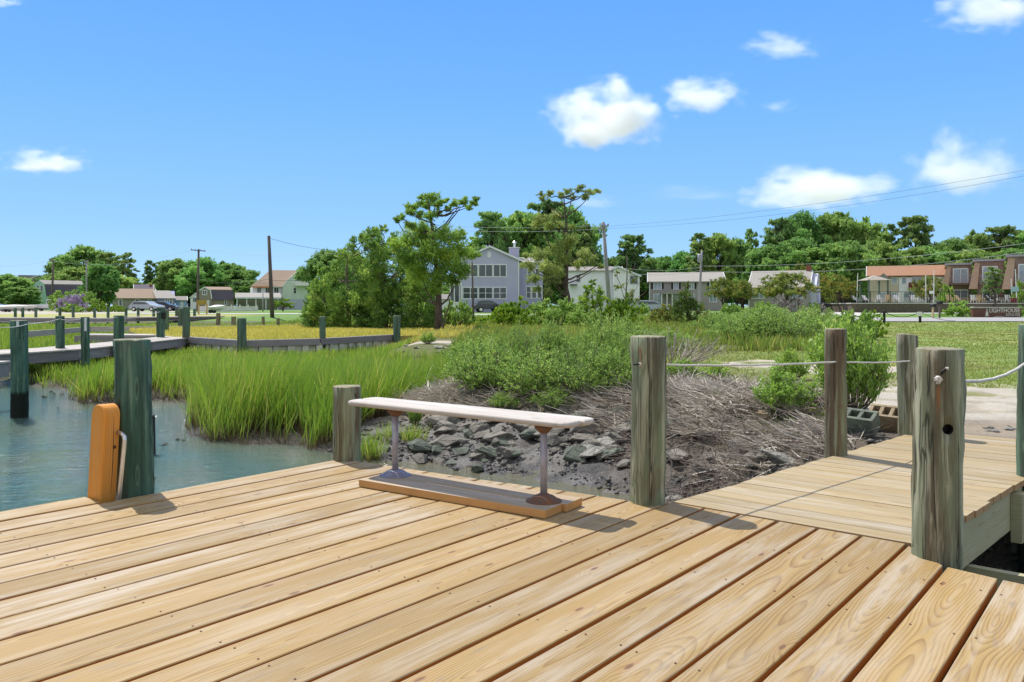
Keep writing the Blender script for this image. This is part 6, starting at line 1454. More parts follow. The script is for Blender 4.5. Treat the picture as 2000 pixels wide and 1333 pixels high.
# mansard blocks
M['brownwall'] = simple('brown_brick_wall', (0.27, 0.19, 0.155), (0.19, 0.13, 0.11), 2.0, .9)
bz = None
for i, (pa, pb, pt, D, lb) in enumerate(((1838, 1897, 519, 118, 'leftmost of the three brown mansard blocks, next to the orange roof'), (1892, 1960, 512, 112, 'middle brown mansard block, behind the young pine'), (1957, 2040, 503, 106, 'rightmost brown mansard block, cut by the right edge'))):
    k = D / F; h = house('mansard_block', pa, D, lb, 'building', group='brown mansard apartment blocks'); zb = h.location.z; W = (pb - pa) * k
    mb = MB(); mb.bb(.25 * W, W, 0, 10, 0, ZZ(pt)); mb.build('wall', M['brownwall'], h)
    sl = 12 * k; zl = ZZ(565)
    mb = MB(); mb.ext([(0, -.9, zl), (.25 * W, -.9, zl), (.25 * W + sl * .4, .05, ZZ(pt) + .02), (sl, .05, ZZ(pt) + .02)], (0, 0, 0), (0, 10.0, 0)); mb.build('mansard_slope', S_['mans'], h)
    mb = MB(); mb.bb(sl * .6, W + .1, -.25, 10.1, ZZ(pt) + .03, ZZ(pt) + .30); mb.build('parapet', M['metal'], h)
    a = .36 * W + sl * .3; ww = 26 * k; zz = ZZ(552); window(h, a, zz, ww, ZZ(527 - 4 * i) - zz, 0, 2, 1, .14, glass=M['glass_pale'])
    zg = ZZ(588); window(h, a, zg, ww, ZZ(568) - zg, 0, 2, 1, .12)
    mb = MB(); mb.bb(a - .5, a + ww + .5, -1.5, -.01, zz - .40, zz - .12); mb.build('balcony_floor', H_['brownw'], h)
    mb = MB(); 
    for u in np.linspace(a - .5, a + ww + .44, 12): mb.bb(u, u + .05, -1.5, -1.45, zz - .119, zz + .9)
    mb.bb(a - .5, a + ww + .5, -1.52, -1.44, zz + .905, zz + .98); mb.build('railing', M['metal'], h)

# left group
def lz(D_): 
    global D, k, zb; D = D_; k = D / F; zb = 0
D = 225.0; k = D / F; h = house('grey_gable_house', 30, D, 'large plain grey gabled house at the far left behind the trees'); zb = h.location.z
mb = MB(); mb.ext([(0 * k, 0, 0), (66 * k, 0, 0), (66 * k, 0, ZZ(548)), (50 * k, 0, ZZ(538)), (14 * k, 0, ZZ(549)), (0, 0, ZZ(549))], (0, 0, 0), (0, 14, 0)); mb.build('wall', H_['barn'], h)
roof_sheet(h, [(12 * k, ZZ(549.5)), (48 * k, ZZ(537.5)), (68 * k, ZZ(549))], 0, 14, 'y', S_['grey'], .3)
mb = MB(); mb.ext([(0, -.3, ZZ(550)), (14 * k, -.3, ZZ(550)), (47 * k, 0, ZZ(537.4)), (6 * k, 0, ZZ(537.4))], (0, 0, 0), (0, .4, 0)); mb.build('roof', S_['grey'], h)
D = 178.0; k = D / F; h = house('mint_house', 62, D, 'mint green gambrel house with a long dark roof'); zb = h.location.z
prof = [(0, 0), (29 * k, 0), (29 * k, ZZ(580)), (25 * k, ZZ(555)), (14 * k, ZZ(548)), (4 * k, ZZ(556)), (0, ZZ(580))]
mb = MB(); mb.ext([(x, 0, z) for x, z in prof], (0, 0, 0), (0, 6, 0)); mb.build('gable_wall', H_['mint'], h)
mb = MB(); mb.bb(29 * k + .005, 106 * k, .6, 6, 0, ZZ(579)); mb.build('wall', H_['mint'], h)
mb = MB(); mb.ext([(24.5 * k, .2, ZZ(578)), (106 * k, .2, ZZ(578)), (105 * k, 1.3, ZZ(556)), (24.5 * k, 1.3, ZZ(556))], (0, 0, 0), (0, .25, 0)); mb.build('roof', S_['dark'], h)
mb = MB(); mb.ext([(24.5 * k, 1.3, ZZ(556)), (105 * k, 1.3, ZZ(556)), (104 * k, 4.2, ZZ(548.5)), (14 * k, 4.2, ZZ(547.5))], (0, 0, .01), (0, .02, .2)); mb.build('roof', S_['grey'], h)
for a in (9.5, 17.5): window(h, a * k, ZZ(568), 4 * k, 1.1, 0, 1, 2, .12)
D = 165.0; k = D / F; h = house('ranch_house', 212, D, 'low ranch house with a tan roof and grey green walls'); zb = h.location.z
W = 95 * k; gable_end(h, W - 8 * k, 9, ZZ(583), ZZ(565) - ZZ(583), H_['greyg'], 8 * k, 0, 'x'); roof_sheet(h, [(-.5, ZZ(584)), (4.5, ZZ(564.5)), (9.5, ZZ(584))], 2 * k, W, 'x', S_['tan'], .1)
for a, b_ in ((21, 26), (54, 60), (80, 84)): window(h, a * k, ZZ(597), (b_ - a) * k, 1.25, 0, 1, 1, .16)
D = 168.0; k = D / F; h = house('slate_cottage', 306, D, 'small violet blue cottage attached right of the ranch house'); zb = h.location.z
W = 36 * k; gable_end(h, W, 8, ZZ(582), ZZ(568) - ZZ(582), H_['violet'], 0, 0, 'x'); mb = MB(); mb.ext([(-2 * k, -.4, ZZ(583)), (W + .4, -.4, ZZ(583)), (W - 10 * k, 4, ZZ(568)), (-8 * k, 4, ZZ(568))], (0, 0, 0), (0, .2, .1)); mb.build('roof', S_['lgrey'], h)
for a in (17, 26): window(h, a * k, ZZ(594), 4 * k, 1.2, 0, 1, 2, .14)
D = 172.0; k = D / F; h = house('light_blue_shed', 343, D, 'little light blue shed with a grey roof', 'shed'); zb = h.location.z
W = 22 * k; gable_end(h, W, 5, ZZ(587), ZZ(580) - ZZ(587), H_['sky'], 0, 0, 'x'); roof_sheet(h, [(-.3, ZZ(588)), (2.5, ZZ(580)), (5.3, ZZ(588))], 0, W, 'x', S_['grey'], .1)
mb = MB(); mb.bb(9 * k, 15 * k, -.06, -.003, 0, ZZ(590)); mb.build('door', M['white'], h)
D = 195.0; k = D / F; h = house('back_cottage', 262, D, 'dark roofed cottage with a brick chimney peeping over the ranch house'); zb = h.location.z
walls(h, 38 * k, 6, ZZ(565), H_['barn']); roof_sheet(h, [(-.3, ZZ(566)), (3, ZZ(556.5)), (6.3, ZZ(566))], 0, 38 * k, 'x', S_['dark'], .1); mb = MB(); mb.bb(30 * k, 35 * k, 1.5, 2.6, ZZ(568), ZZ(555)); mb.build('chimney', M['brick'], h)
D = 200.0; k = D / F; h = house('white_cottage', 372, D, 'small white gabled cottage behind the crossarm pole'); zb = h.location.z
gable_end(h, 20 * k, 6, ZZ(582), ZZ(573) - ZZ(582), H_['white'], 0, 0, 'y'); roof_sheet(h, [(-.3, ZZ(583)), (10 * k, ZZ(573)), (20 * k + .3, ZZ(583))], 0, 6, 'y', S_['grey'], .2); window(h, 5 * k, ZZ(590), 7 * k, 1.0, 0, 2, 1)
D = 150.0; k = D / F; h = house('gambrel_barn', 385, D, 'taupe gambrel barn with a dark roof side and a twin window', 'barn'); zb = h.location.z
prof = [(0, 0), (29 * k, 0), (29 * k, ZZ(584)), (26 * k, ZZ(567)), (14.5 * k, ZZ(561)), (4 * k, ZZ(568)), (0, ZZ(584))]
mb = MB(); mb.ext([(x, 0, z) for x, z in prof], (0, 0, 0), (0, 7, 0)); mb.build('gable_wall', H_['barn'], h)
mb = MB(); mb.bb(29 * k + .005, 73 * k, .2, 7, 0, ZZ(585)); mb.build('wall', H_['barn'], h)
mb = MB(); mb.ext([(28.5 * k, -.1, ZZ(586)), (74 * k, -.1, ZZ(586)), (71 * k, 1.0, ZZ(567)), (25.5 * k, 1.0, ZZ(567))], (0, 0, 0), (0, .2, 0)); mb.build('roof', S_['dark'], h)
mb = MB(); mb.ext([(25.5 * k, 1.0, ZZ(567)), (71 * k, 1.0, ZZ(567)), (66 * k, 3.6, ZZ(561)), (14.5 * k, 3.6, ZZ(561))], (0, 0, .01), (0, .02, .15)); mb.build('roof', S_['tan'], h)
mb = MB()
for a, b_ in zip(prof[2:-1], prof[3:]): mb.beam((a[0], -.06, a[1]), (b_[0], -.06, b_[1]), .1, .2)
mb.build('bargeboard', M['trim'], h); window(h, 11 * k, ZZ(575.5), 7.5 * k, .75, 0, 2, 1, .12); window(h, 55 * k, ZZ(595), 3 * k, .8, .2, 1, 1, .1); mb = MB(); mb.bb(18 * k, 24 * k, -.06, -.003, 0, ZZ(587)); mb.build('door', M['white'], h)
D = 152.0; k = D / F; h = house('carport', 459, D, 'open white carport joined to the big white house', 'carport'); zb = h.location.z
mb = MB(); mb.ext([(0, -.5, ZZ(582)), (92 * k, -.5, ZZ(582)), (92 * k, 4, ZZ(573)), (0, 4, ZZ(573))], (0, 0, 0), (0, .2, .15)); mb.build('roof', S_['lgrey'], h); mb = MB(); mb.bb(0, 92 * k, -.6, -.45, ZZ(583.5), ZZ(581)); mb.build('fascia', M['trim'], h)
for a in (3, 22, 40, 60, 84): mb = MB(); mb.bb(a * k, a * k + .2, -.3, -.1, 0, ZZ(583)); mb.build('post', M['trim'], h)
mb = MB(); mb.bb(6 * k, 90 * k, 6, 6.1, 0, ZZ(584)); mb.build('back_wall', H_['greyg'], h)
D = 160.0; k = D / F; h = house('gambrel_house', 494, D, 'big pale green three storey gambrel house with a tan roof and a balcony', drz=.05); zb = h.location.z
def xg(px): return (px - 494) * k
prof = [(xg(553), 0), (xg(620), 0), (xg(620), ZZ(560)), (xg(608), ZZ(543)), (xg(588), ZZ(526)), (xg(562), ZZ(548)), (xg(553), ZZ(560))]
mb = MB(); mb.ext([(x, 0, z) for x, z in prof], (0, 0, 0), (0, 12, 0)); mb.build('gable_wall', H_['pgreen'], h)
mb = MB(); mb.ext([(xg(554), -.05, 0), (xg(619), -.05, 0), (xg(619), -.05, ZZ(584)), (xg(554), -.05, ZZ(584))], (0, 0, 0), (0, .045, 0)); mb.build('ground_floor_panel', H_['pblue'], h)
mb = MB(); mb.bb(0, xg(553) - .005, 1.0, 11, ZZ(581), ZZ(560)); mb.build('side_wall', H_['white'], h); mb = MB(); mb.bb(xg(516), xg(553) - .005, 1.2, 11, 0, ZZ(582)); mb.build('ground_floor_wall', H_['pblue'], h)
mb = MB(); mb.ext([(-.3, .6, ZZ(560)), (xg(553), .1, ZZ(560)), (xg(562), 2.0, ZZ(548)), (xg(505), 2.0, ZZ(548))], (0, 0, 0), (0, .2, .1)); mb.ext([(xg(505), 2.0, ZZ(548.3)), (xg(562), 2.0, ZZ(548.3)), (xg(589), 6.0, ZZ(525.5)), (xg(532), 6.0, ZZ(525.5))], (0, 0, 0), (0, .2, .1)); mb.build('roof', S_['tan'], h)
mb = MB(); mb.bb(-.3, xg(532), .3, .5, ZZ(561.5), ZZ(559.5)); mb.build('orange_fascia', simple('orange_fascia_paint', (0.75, 0.22, 0.08), None, 3, .7), h)
for a, b_ in ((503, 510), (520, 528), (537, 545)): window(h, xg(a), ZZ(572), xg(b_) - xg(a), 1.0, 1.0, 2, 1, .12)
mb = MB(); mb.bb(0, xg(553), .2, .3, ZZ(580), ZZ(574)); mb.bb(0, xg(553), .3, .99, ZZ(581), ZZ(580)); mb.build('balcony', M['white'], h)
window(h, xg(583), ZZ(547), 4 * k, 1.1, 0, 1, 2, .12); window(h, xg(590), ZZ(547), 4 * k, 1.3, 0, 1, 2, .12); window(h, xg(575), ZZ(573), 5 * k, 1.1, 0, 1, 2, .12); window(h, xg(609), ZZ(570), 5 * k, 1.0, 0, 1, 2, .12)
mb = MB(); mb.bb(xg(577), xg(606), -1.4, -.01, ZZ(558), ZZ(556.5)); mb.bb(xg(577), xg(606), -1.42, -1.34, ZZ(556.4), ZZ(548)); mb.build('balcony', M['white'], h)
mb = MB()
for a, b_ in zip(prof[2:-1], prof[3:]): mb.beam((a[0], -.06, a[1]), (b_[0], -.06, b_[1]), .1, .25)
mb.build('bargeboard', M['trim'], h)

# ---------------------------------------------------------------- fences, poles, wires
D = 118.0; k = D / F; h = house('picket_fence', 384, D, 'long white picket fence in front of the barn and carport', 'fence', group=None); zb = h.location.z
mb = MB(); 
for i in range(62): mb.bb(i * 2.0 * k, i * 2.0 * k + .12, -.03, .01, ZZ(610), ZZ(598.5))
mb.build('pickets', M['white'], h); mb = MB(); mb.bb(0, 122 * k, .012, .06, ZZ(600), ZZ(599)); mb.bb(0, 122 * k, .012, .06, ZZ(608), ZZ(607)); mb.bb(0, 122 * k, .065, .09, ZZ(612), ZZ(604)); mb.build('rail', M['white'], h)
for i in range(8): mb = MB(); mb.bb(i * 17 * k, i * 17 * k + .18, -.05, .13, 0, ZZ(595.5)); mb.build('post', M['white'], h)
M['pole'] = simple('utility_pole_wood', (0.15, 0.125, 0.11), (0.09, 0.075, 0.065), 3, .95, .4, (1, 1, .2), coord='obj'); M['polegrey'] = simple('grey_utility_pole_wood', (0.34, 0.33, 0.33), (0.24, 0.23, 0.23), 3, .95, .4, (1, 1, .2), coord='obj'); M['wire'] = simple('cable', (0.06, 0.06, 0.065), None, 3, .6); M['wirel'] = simple('pale_cable', (0.42, 0.44, 0.46), None, 3, .6)
def pole(p0, p1, D, w, label, mat='pole', arm=None, extra=None):
    b = P(p0[0], p0[1], D); b.z = min(b.z, gz(b.x, b.y)) - .1; t = thing('utility_pole', b, label, 'utility pole', 'utility poles'); top = P(p1[0], p1[1], D) - b
    mb = MB(); mb.tube([(0, 0, 0), top * .5, top], [w / F * D * .55, w / F * D * .48, w / F * D * .38], 10); mb.build('shaft', M[mat], t, smooth=True)
    if arm:
        for (a, b_) in arm:
            mb = MB(); mb.beam(P(*a, D - .15) - b, P(*b_, D - .15) - b, .12, .12, .4); o = mb.build('crossarm', M[mat], t)
            mb = MB()
            for u in (0.04, .3, .7, .96): q = (P(*a, D - .15) - b).lerp(P(*b_, D - .15) - b, u); mb.lathe(q + Vector((0, 0, .06)), [(.05, 0), (.06, .06), (.03, .16)], 8)
            mb.build('insulator', M['metal'], o)
    if extra: mb = MB(); mb.lathe(P(extra[0], extra[1], D - .35) - b, [(.22, 0), (.26, .04), (.26, .8), (.2, .88)], 14); mb.build('transformer', M['metal'], t, smooth=True)
    return t
pole((532, 622), (525, 461), 72, 7.5, 'plain dark wooden pole rising in front of the big gambrel house')
pole((386, 604), (388, 487), 112, 5, 'dark pole with a wide crossarm above the barn', arm=[((373, 488.5), (401, 491))])
pole((101, 598), (104, 509), 135, 4, 'short crossarm pole at the far left', arm=[((96, 507), (108, 511))])
pole((169, 598), (169, 510), 135, 3, 'faint thin pole left of the ranch house', 'polegrey', arm=[((164, 511), (173, 511))])
pole((1192, 600), (1178, 434), 80, 8, 'leaning grey pole with bare brackets right of the pines', 'polegrey', arm=[((1168, 451), (1176, 441)), ((1180, 444), (1189, 441))])
pole((1364, 605), (1371, 490), 84, 5, 'grey pole with a transformer in front of the grey house', 'polegrey', extra=(1367, 513))
pole((925, 625), (922, 512), 50, 4, 'thin green metal pole in front of the blue house', 'pole')
pole((513.5, 612), (513.5, 573), 110, 2.5, 'slim white flagpole like post near the carport', 'polegrey')
def wire(a, b, sag, label, r=0.018, mat='wire', group='overhead cables'):
    A, B = P(*a), P(*b); pts = [A.lerp(B, i / 24) - Vector((0, 0, sag * 4 * (i / 24) * (1 - i / 24))) for i in range(25)]; mb = MB(); mb.tube(pts, r, 5)
    return tag(mb.build('cable', M[mat]), label, 'cable', group)
wire((1181, 443, 80), (2100, 315, 52), .55, 'upper cable sweeping from the leaning pole past the clouds to the right edge', .010)
wire((1181, 447, 80), (2100, 325, 52), .75, 'cable just below the uppermost one towards the right edge', .010)
wire((1371, 520, 84), (2100, 462, 66), .7, 'cable from the transformer pole across the high wood', .018, 'wirel'); wire((1371, 530, 84), (2100, 478, 66), .9, 'lower cable from the transformer pole across the wood', .018, 'wirel')
wire((1190, 520, 80), (1371, 522, 84), .4, 'cable between the leaning pole and the transformer pole', .018, 'wirel'); wire((1190, 528, 80), (1371, 528, 84), .5, 'lower cable between the leaning pole and the transformer pole', .018, 'wirel')
wire((900, 443, 82), (1178, 440, 80), .2, 'cable from the pines to the top of the leaning pole', .016, 'wirel'); wire((900, 451, 82), (1180, 447, 80), .2, 'cable just under it to the leaning pole', .016, 'wirel')
wire((525, 465, 72), (690, 490, 80), .35, 'cable from the plain dark pole into the cedar thicket', .016); wire((401, 490, 112), (900, 440, 112), 2.2, 'far faint cable right of the crossarm pole', .012, 'wirel')
wire((108, 511, 135), (373, 489, 112), 1.2, 'long cable between the two crossarm poles', .014, 'wirel'); wire((-60, 520, 140), (104, 509, 135), .5, 'cable leaving the left edge', .014, 'wirel')
wire((388, 545, 112), (528, 545, 72), .5, 'low cable between the crossarm pole and the plain pole', .016); wire((528, 548, 72), (640, 545, 80), .1, 'low cable crossing the big gambrel house', .016)

# ---------------------------------------------------------------- pool terrace, sign and bollards on the right
D = 96.0; k = D / F; zt = PZ(592, D)
b = Vector((PX(1663, D), D, gz(PX(1663, D), D))); pt = thing('pool_terrace', b, 'raised terrace with a low brown wall carrying the fenced pool area', 'terrace'); W = (2080 - 1663) * k; hz = zt - b.z
mb = MB(); mb.bb(0, W, 0, 14, -.1, hz - .12); mb.build('wall', simple('terrace_wall_stone', (0.15, 0.12, 0.09), (0.095, 0.085, 0.065), 3, .9, .5), pt); mb = MB(); mb.bb(-.1, W, -.1, 14, hz - .12, hz); mb.build('coping', M['conc'], pt)
fe = thing('pool_railing', (b.x, D + .3, zt), 'thin dark metal railing around the pool terrace', 'fence'); mb = MB()
for i in range(int(W / .26)): mb.bb(i * .26, i * .26 + .022, 0, .022, .08, 1.32)
mb.build('bars', M['black'], fe); mb = MB(); mb.bb(0, W, -.01, .03, 1.321, 1.37); mb.bb(0, W, -.01, .03, .04, .079); mb.build('rail', M['black'], fe)
for i in range(int(W / 2.4)): mb = MB(); mb.bb(i * 2.4, i * 2.4 + .06, -.03, .03, 0, 1.45); mb.build('post', M['black'], fe)
for i, (px, y0, y1, dd, lean) in enumerate(((1673, 592, 534, 2, 2.5), (1808, 590, 538, 4, 0), (1824, 592, 528, 2, 0), (1986, 592, 526, 2, -3), (1977, 590, 545, 5, -2), (1756, 592, 570, 2, 0))):
    A = P(px, y0, D + dd); A.z = zt; B = P(px + lean, y1, D + dd); mb = MB(); mb.tube([(0, 0, 0), B - A], [.055, .045], 8); o = mb.build('light_pole', M['white']); o.location = A
    tag(o, ('leaning white pole at the left corner of the pool railing', 'white pole in front of the bronze tree', 'tallest white pole in the middle of the pool area', 'tall leaning white pole near the right edge', 'shorter white pole beside the tall leaning one', 'short white post among the deck chairs')[i], 'pole', 'white poles around the pool')
# gazebo umbrella
c = P(1707, 592, D + 6); c.z = zt; gzb = thing('gazebo', c, 'pale square canopy gazebo on green posts beside the pool', 'gazebo'); kk = (D + 6) / F; hw = 23 * kk; ztop = PZ(538, D + 6) - zt; ze = PZ(548, D + 6) - zt
mb = MB(); mb.add([(-hw, -hw, ze), (hw, -hw, ze), (hw, hw, ze), (-hw, hw, ze), (0, 0, ztop), (0, 0, ze + .05)], [(0, 1, 4), (1, 2, 4), (2, 3, 4), (3, 0, 4), (1, 0, 5), (2, 1, 5), (3, 2, 5), (0, 3, 5)]); mb.build('canopy', simple('beige_canvas', (0.36, 0.33, 0.28), (0.29, 0.26, 0.22), 2, .9), gzb)
for sx_, sy_ in ((-1, -1), (1, -1), (-1, 1), (1, 1)): mb = MB(); mb.bb(sx_ * hw * .8 - .08, sx_ * hw * .8 + .08, sy_ * hw * .8 - .08, sy_ * hw * .8 + .08, 0, ze + .15); mb.build('post', simple('green_grey_post', (0.10, 0.15, 0.12), None, 4, .8), gzb)
# deck chairs
M['chairw'] = simple('white_plastic', (0.72, 0.70, 0.66), None, 3, .5); M['chairt'] = simple('tan_wood', (0.55, 0.42, 0.24), (0.45, 0.33, 0.18), 4, .7)
def deck_chair(px, D_, rz, mat, label, lounge=False):
    c = P(px, 592, D_); c.z = zt; t = thing('deck_chair', c, label, 'chair', 'chairs around the pool', rz); m = M[mat]
    L = 1.5 if lounge else .55
    mb = MB(); mb.bb(-.32, .32, -L / 2, L / 2, .34, .40); mb.build('seat', m, t)
    mb = MB(); tl = Matrix.Rotation(math.radians(-38 if lounge else -20), 3, 'X')
    mb.box((0, L / 2 + (.30 if lounge else .12), .66), (.64, .05, .75), 0, 0, tl); mb.build('backrest', m, t)
    for sx_ in (-1, 1):
        mb = MB(); mb.bb(sx_ * .36 - .04, sx_ * .36 + .04, -.32, .34, .58, .62); mb.build('armrest', m, t)
        for yy in (-.26 if not lounge else -.7, .26): mb = MB(); mb.bb(sx_ * .33 - .03, sx_ * .33 + .03, yy - .03, yy + .03, 0, .575 if not lounge else .34); mb.build('leg', m, t)
for a in ((1683, 98, .6, 'chairw', 'white lounge chair nearest the left corner of the pool railing', True), (1703, 98.5, .5, 'chairw', 'white lounge chair right of the first one under the gazebo', True), (1721, 98, .3, 'chairw', 'white plastic armchair in front of the gazebo post'), (1736, 98, 0, 'chairt', 'broad tan armchair left of the short white post'),
          (1750, 99, -.3, 'chairw', 'white chair with a coloured towel by the short white post'), (1768, 98, .8, 'chairw', 'low white lounge chair left of the middle white poles', True), (1785, 98.5, 0, 'chairw', 'small white chair left of the white pole'), (1857, 98, 0, 'chairt', 'square tan armchair right of the tallest white pole'),
          (1886, 98, .5, 'chairt', 'tan reclining chair facing the leftmost mansard block', True), (1904, 99, 0, 'chairw', 'white upright chair between two tan chairs'), (1916, 98, 0, 'chairt', 'square tan armchair below the young pine'), (1950, 98, .9, 'chairw', 'white lounge chair near the brown sign', True), (1962, 98.5, .7, 'chairw', 'white lounge chair just right of its twin near the sign', True), (1972, 98, 0, 'chairw', 'white chair in front of the tall leaning pole')):
    deck_chair(*a)
mb = MB(); mb.box((0, 0, .48), (.9, .06, .6)); o = mb.build('notice_board', simple('pale_blue_board', (0.40, 0.56, 0.66), None, 3, .6)); c = P(1982, 573, D); o.location = c; tag(o, 'small pale blue notice on the pool railing near the right edge', 'sign')
mb = MB(); mb.box((0, 0, .1), (.55, .05, .35)); o = mb.build('notice_board', M['white']); o.location = P(1820, 573, D); tag(o, 'little white notice on the pool railing beside the tallest white pole', 'sign')
M['maroon'] = simple('maroon_cloth', (0.22, 0.05, 0.05), None, 5, .8); mb = MB(); mb.bb(-.35, .35, -.3, .3, 0, .55); mb.bb(-.38, .38, -.33, .33, .552, .60); o = mb.build('cooler', M['maroon']); c = P(1978, 592, 98); c.z = zt; o.location = c; tag(o, 'dark red box at the right end of the pool terrace', 'cooler')
# entrance sign
D = 72.0; k = D / F; xs0 = PX(1898, D); zs = gz(xs0, D); h = thing('entrance_sign', (xs0, D, zs), 'low brown wooden entrance sign reading LIGHTHOUSE ESTATES with a small lighthouse emblem', 'sign'); W = 94 * k; Ht = PZ(600, D) - zs; Hb = max(0, PZ(623.5, D) - zs)
M['signb'] = simple('dark_brown_sign', (0.17, 0.075, 0.06), (0.13, 0.055, 0.045), 3, .6); M['signw'] = simple('sign_lettering', (0.72, 0.66, 0.64), None, 3, .6)
mb = MB(); mb.bb(0, W, -.18, .18, -.1, Ht - .10); mb.build('board', M['signb'], h); mb = MB(); mb.bb(-.05, W + .05, -.24, .24, Ht - .10, Ht); mb.build('coping', M['conc'], h)
def text(s_, size, loc, parent, mat, align='RIGHT', name='lettering', sx=1.0):
    cu = bpy.data.curves.new(name, 'FONT'); cu.body = s_; cu.size = size; cu.extrude = .012; cu.align_x = align; cu.offset = size * 0.018; o = bpy.data.objects.new(name, cu); COL.objects.link(o)
    bpy.context.view_layer.update(); me = bpy.data.meshes.new_from_object(o.evaluated_get(bpy.context.evaluated_depsgraph_get())); bpy.data.objects.remove(o); me.materials.clear(); me.materials.append(mat)
    o = link(name, me, parent, loc); o.rotation_euler = (math.radians(90), 0, 0); o.scale = (sx, 1, 1); return o
text("LIGHTHOUSE", .50, (W - .12, -.20, PZ(610.5, D) - zs), h, M['signw'], sx=.93); text("ESTATES", .34, (W - .12, -.20, PZ(618, D) - zs), h, M['signw'])
mb = MB(); x0 = 27 * k; z1 = PZ(618, D) - zs; z2 = PZ(604, D) - zs
mb.ext([(x0 - .16, -.195, z1), (x0 + .16, -.195, z1), (x0 + .07, -.195, z2 - .18), (x0 - .07, -.195, z2 - .18)], (0, 0, 0), (0, -.02, 0)); mb.bb(x0 - .10, x0 + .10, -.215, -.195, z2 - .14, z2 - .10); mb.bb(x0 - .05, x0 + .05, -.215, -.195, z2 - .08, z2)
pv = None
for i in range(13):
    q = Vector((x0 - .25 + i * .16, -.20, z1 - .08 - .07 * math.sin(i * .55)))
    if pv: mb.beam(pv, q, .02, .045)
    pv = q
mb.build('lighthouse_emblem', M['signw'], h)
# bollards and chain
prev = None
for px, lb in ((1653, 'leftmost dark chain bollard, among the shrubs'), (1727, 'dark chain bollard left of the two mailboxes'), (1797, 'dark chain bollard with a white notice')):
    D = 52.0; k = D / F; g = Vector((PX(px, D), D, gz(PX(px, D), D))); mb = MB(); mb.lathe((0, 0, -.2), [(.085, 0), (.085, .92), (.07, .98), (.03, 1.02)], 12); o = mb.build('bollard', M['black'], None, smooth=False); o.location = g; tag(o, lb, 'bollard', 'bollards along the road')
    if px == 1797: mb = MB(); mb.box((-.09, -.11, .58), (.34, .02, .28)); q = mb.build('notice', M['white'], o)
    if prev is not None: rope([prev + Vector((0, 0, .72)), g + Vector((0, 0, .72))], .022, 'dark chain hanging between the bollards %s the lone mailboxes' % ('left of' if px == 1797 else 'far left of'), .34, 'chains between the bollards', name='chain', mat=M['black'], cat='chain')
    prev = g
rope([prev + Vector((0, 0, .72)), Vector((PX(1875, 52), 52.6, .12))], .022, 'slack chain running from the last bollard towards the sign', .16, 'chains between the bollards', name='chain', mat=M['metal'], cat='chain')
for px, py0, py1, lb in ((1822, 622, 594, 'brown post mailbox, left of the pair'), (1835, 622, 588, 'taller mailbox with a white top, right of the pair')):
    D = 66.0; g = Vector((PX(px, D), D, gz(PX(px, D), D))); t = thing('mailbox', g, lb, 'mailbox', 'mailboxes by the road'); hh = PZ(py1, D) - g.z
    mb = MB(); mb.bb(-.06, .06, -.06, .06, -.1, hh - .25); mb.build('post', M['chairt'] if px == 1822 else M['pole'], t)
    mb = MB(); n = 9; pr = [(-.14, 0), (.14, 0), (.14, .12)] + [(.14 * math.cos(a), .12 + .13 * math.sin(a)) for a in np.linspace(.3, math.pi - .3, 6)] + [(-.14, .12)]
    mb.ext([(x, -.28, hh - .25 + z) for x, z in pr], (0, 0, 0), (0, .5, 0)); mb.build('box', M['black'], t)

# ---------------------------------------------------------------- vehicles
def car(px, D_, rz, paint, label, L=4.6, Wd=1.8, Hc=1.45, pickup=False, name='parked_car', cat='car', base=None):
    x = PX(px, D_); t = thing(name, (x, D_, gz(x, D_) + 0.03), label, cat, 'vehicles parked by the houses', rz); m = paint
    if pickup: pr = [(-L / 2, .45), (-L / 2, .95), (-.25, .98), (-.15, 1.05), (-.05, 1.72), (1.0, 1.75), (1.55, 1.15), (L / 2 - .1, 1.05), (L / 2, .85), (L / 2, .45)]
    else: pr = [(-L / 2, .38), (-L / 2 - .02, .8), (-L / 2 + .25, .95), (-L / 2 + .75, Hc - .05), (-.4, Hc), (.45, Hc - .06), (1.15, 1.0), (L / 2 - .25, .85), (L / 2, .65), (L / 2, .38)]
    mb = MB(); mb.ext([(u, -Wd / 2, z) for u, z in pr], (0, 0, 0), (0, Wd, 0)); mb.build('body', m, t, bevel=.05)
    for s_ in (-1, 1):
        mb = MB(); y = s_ * (Wd / 2 + .004)
        wp = [(-.02, 1.1), (.06, 1.62), (.92, 1.64), (1.38, 1.15)] if pickup else [(-L / 2 + .55, .98), (-L / 2 + .9, Hc - .12), (.38, Hc - .14), (.98, 1.0)]
        mb.ext([(u, y - .01, z) for u, z in wp], (0, 0, 0), (0, .02, 0)); mb.build('side_window', M['glass'], t)
        for ux in (-L / 2 + .85, L / 2 - .85):
            w_ = MB(); w_.tube([(ux, s_ * (Wd / 2 - .2), .34), (ux, s_ * (Wd / 2 + .02), .34)], .34, 16); wo = w_.build('wheel', M['black'], t); w_ = MB(); w_.tube([(ux, s_ * (Wd / 2 + .02), .34), (ux, s_ * (Wd / 2 + .04), .34)], .19, 12); w_.build('rim', M['alu'], wo)
        hl = MB(); hl.box((L / 2 + .01, s_ * (Wd / 2 - .3), .72), (.04, .35, .16)); hl.build('headlight', M['trim'], t); hl = MB(); hl.box((-L / 2 - .02, s_ * (Wd / 2 - .2), .78), (.04, .22, .2)); hl.build('taillight', M['maroon'], t)
    return t
def paint(name, c): t = NT(name); t.b.inputs["Coat Weight"].default_value = .6; n = t.noise(t.obj(), 2, 2.0); return t.fin(t.mix(n, c, tuple(v * .9 for v in c)), .35, .1, .5)
PT = {'w': paint('white_car_paint', (.72, .72, .72)), 's': paint('silver_car_paint', (.38, .42, .48)), 'd': paint('dark_car_paint', (.03, .035, .05)), 'b': paint('blue_car_paint', (.06, .13, .38))}
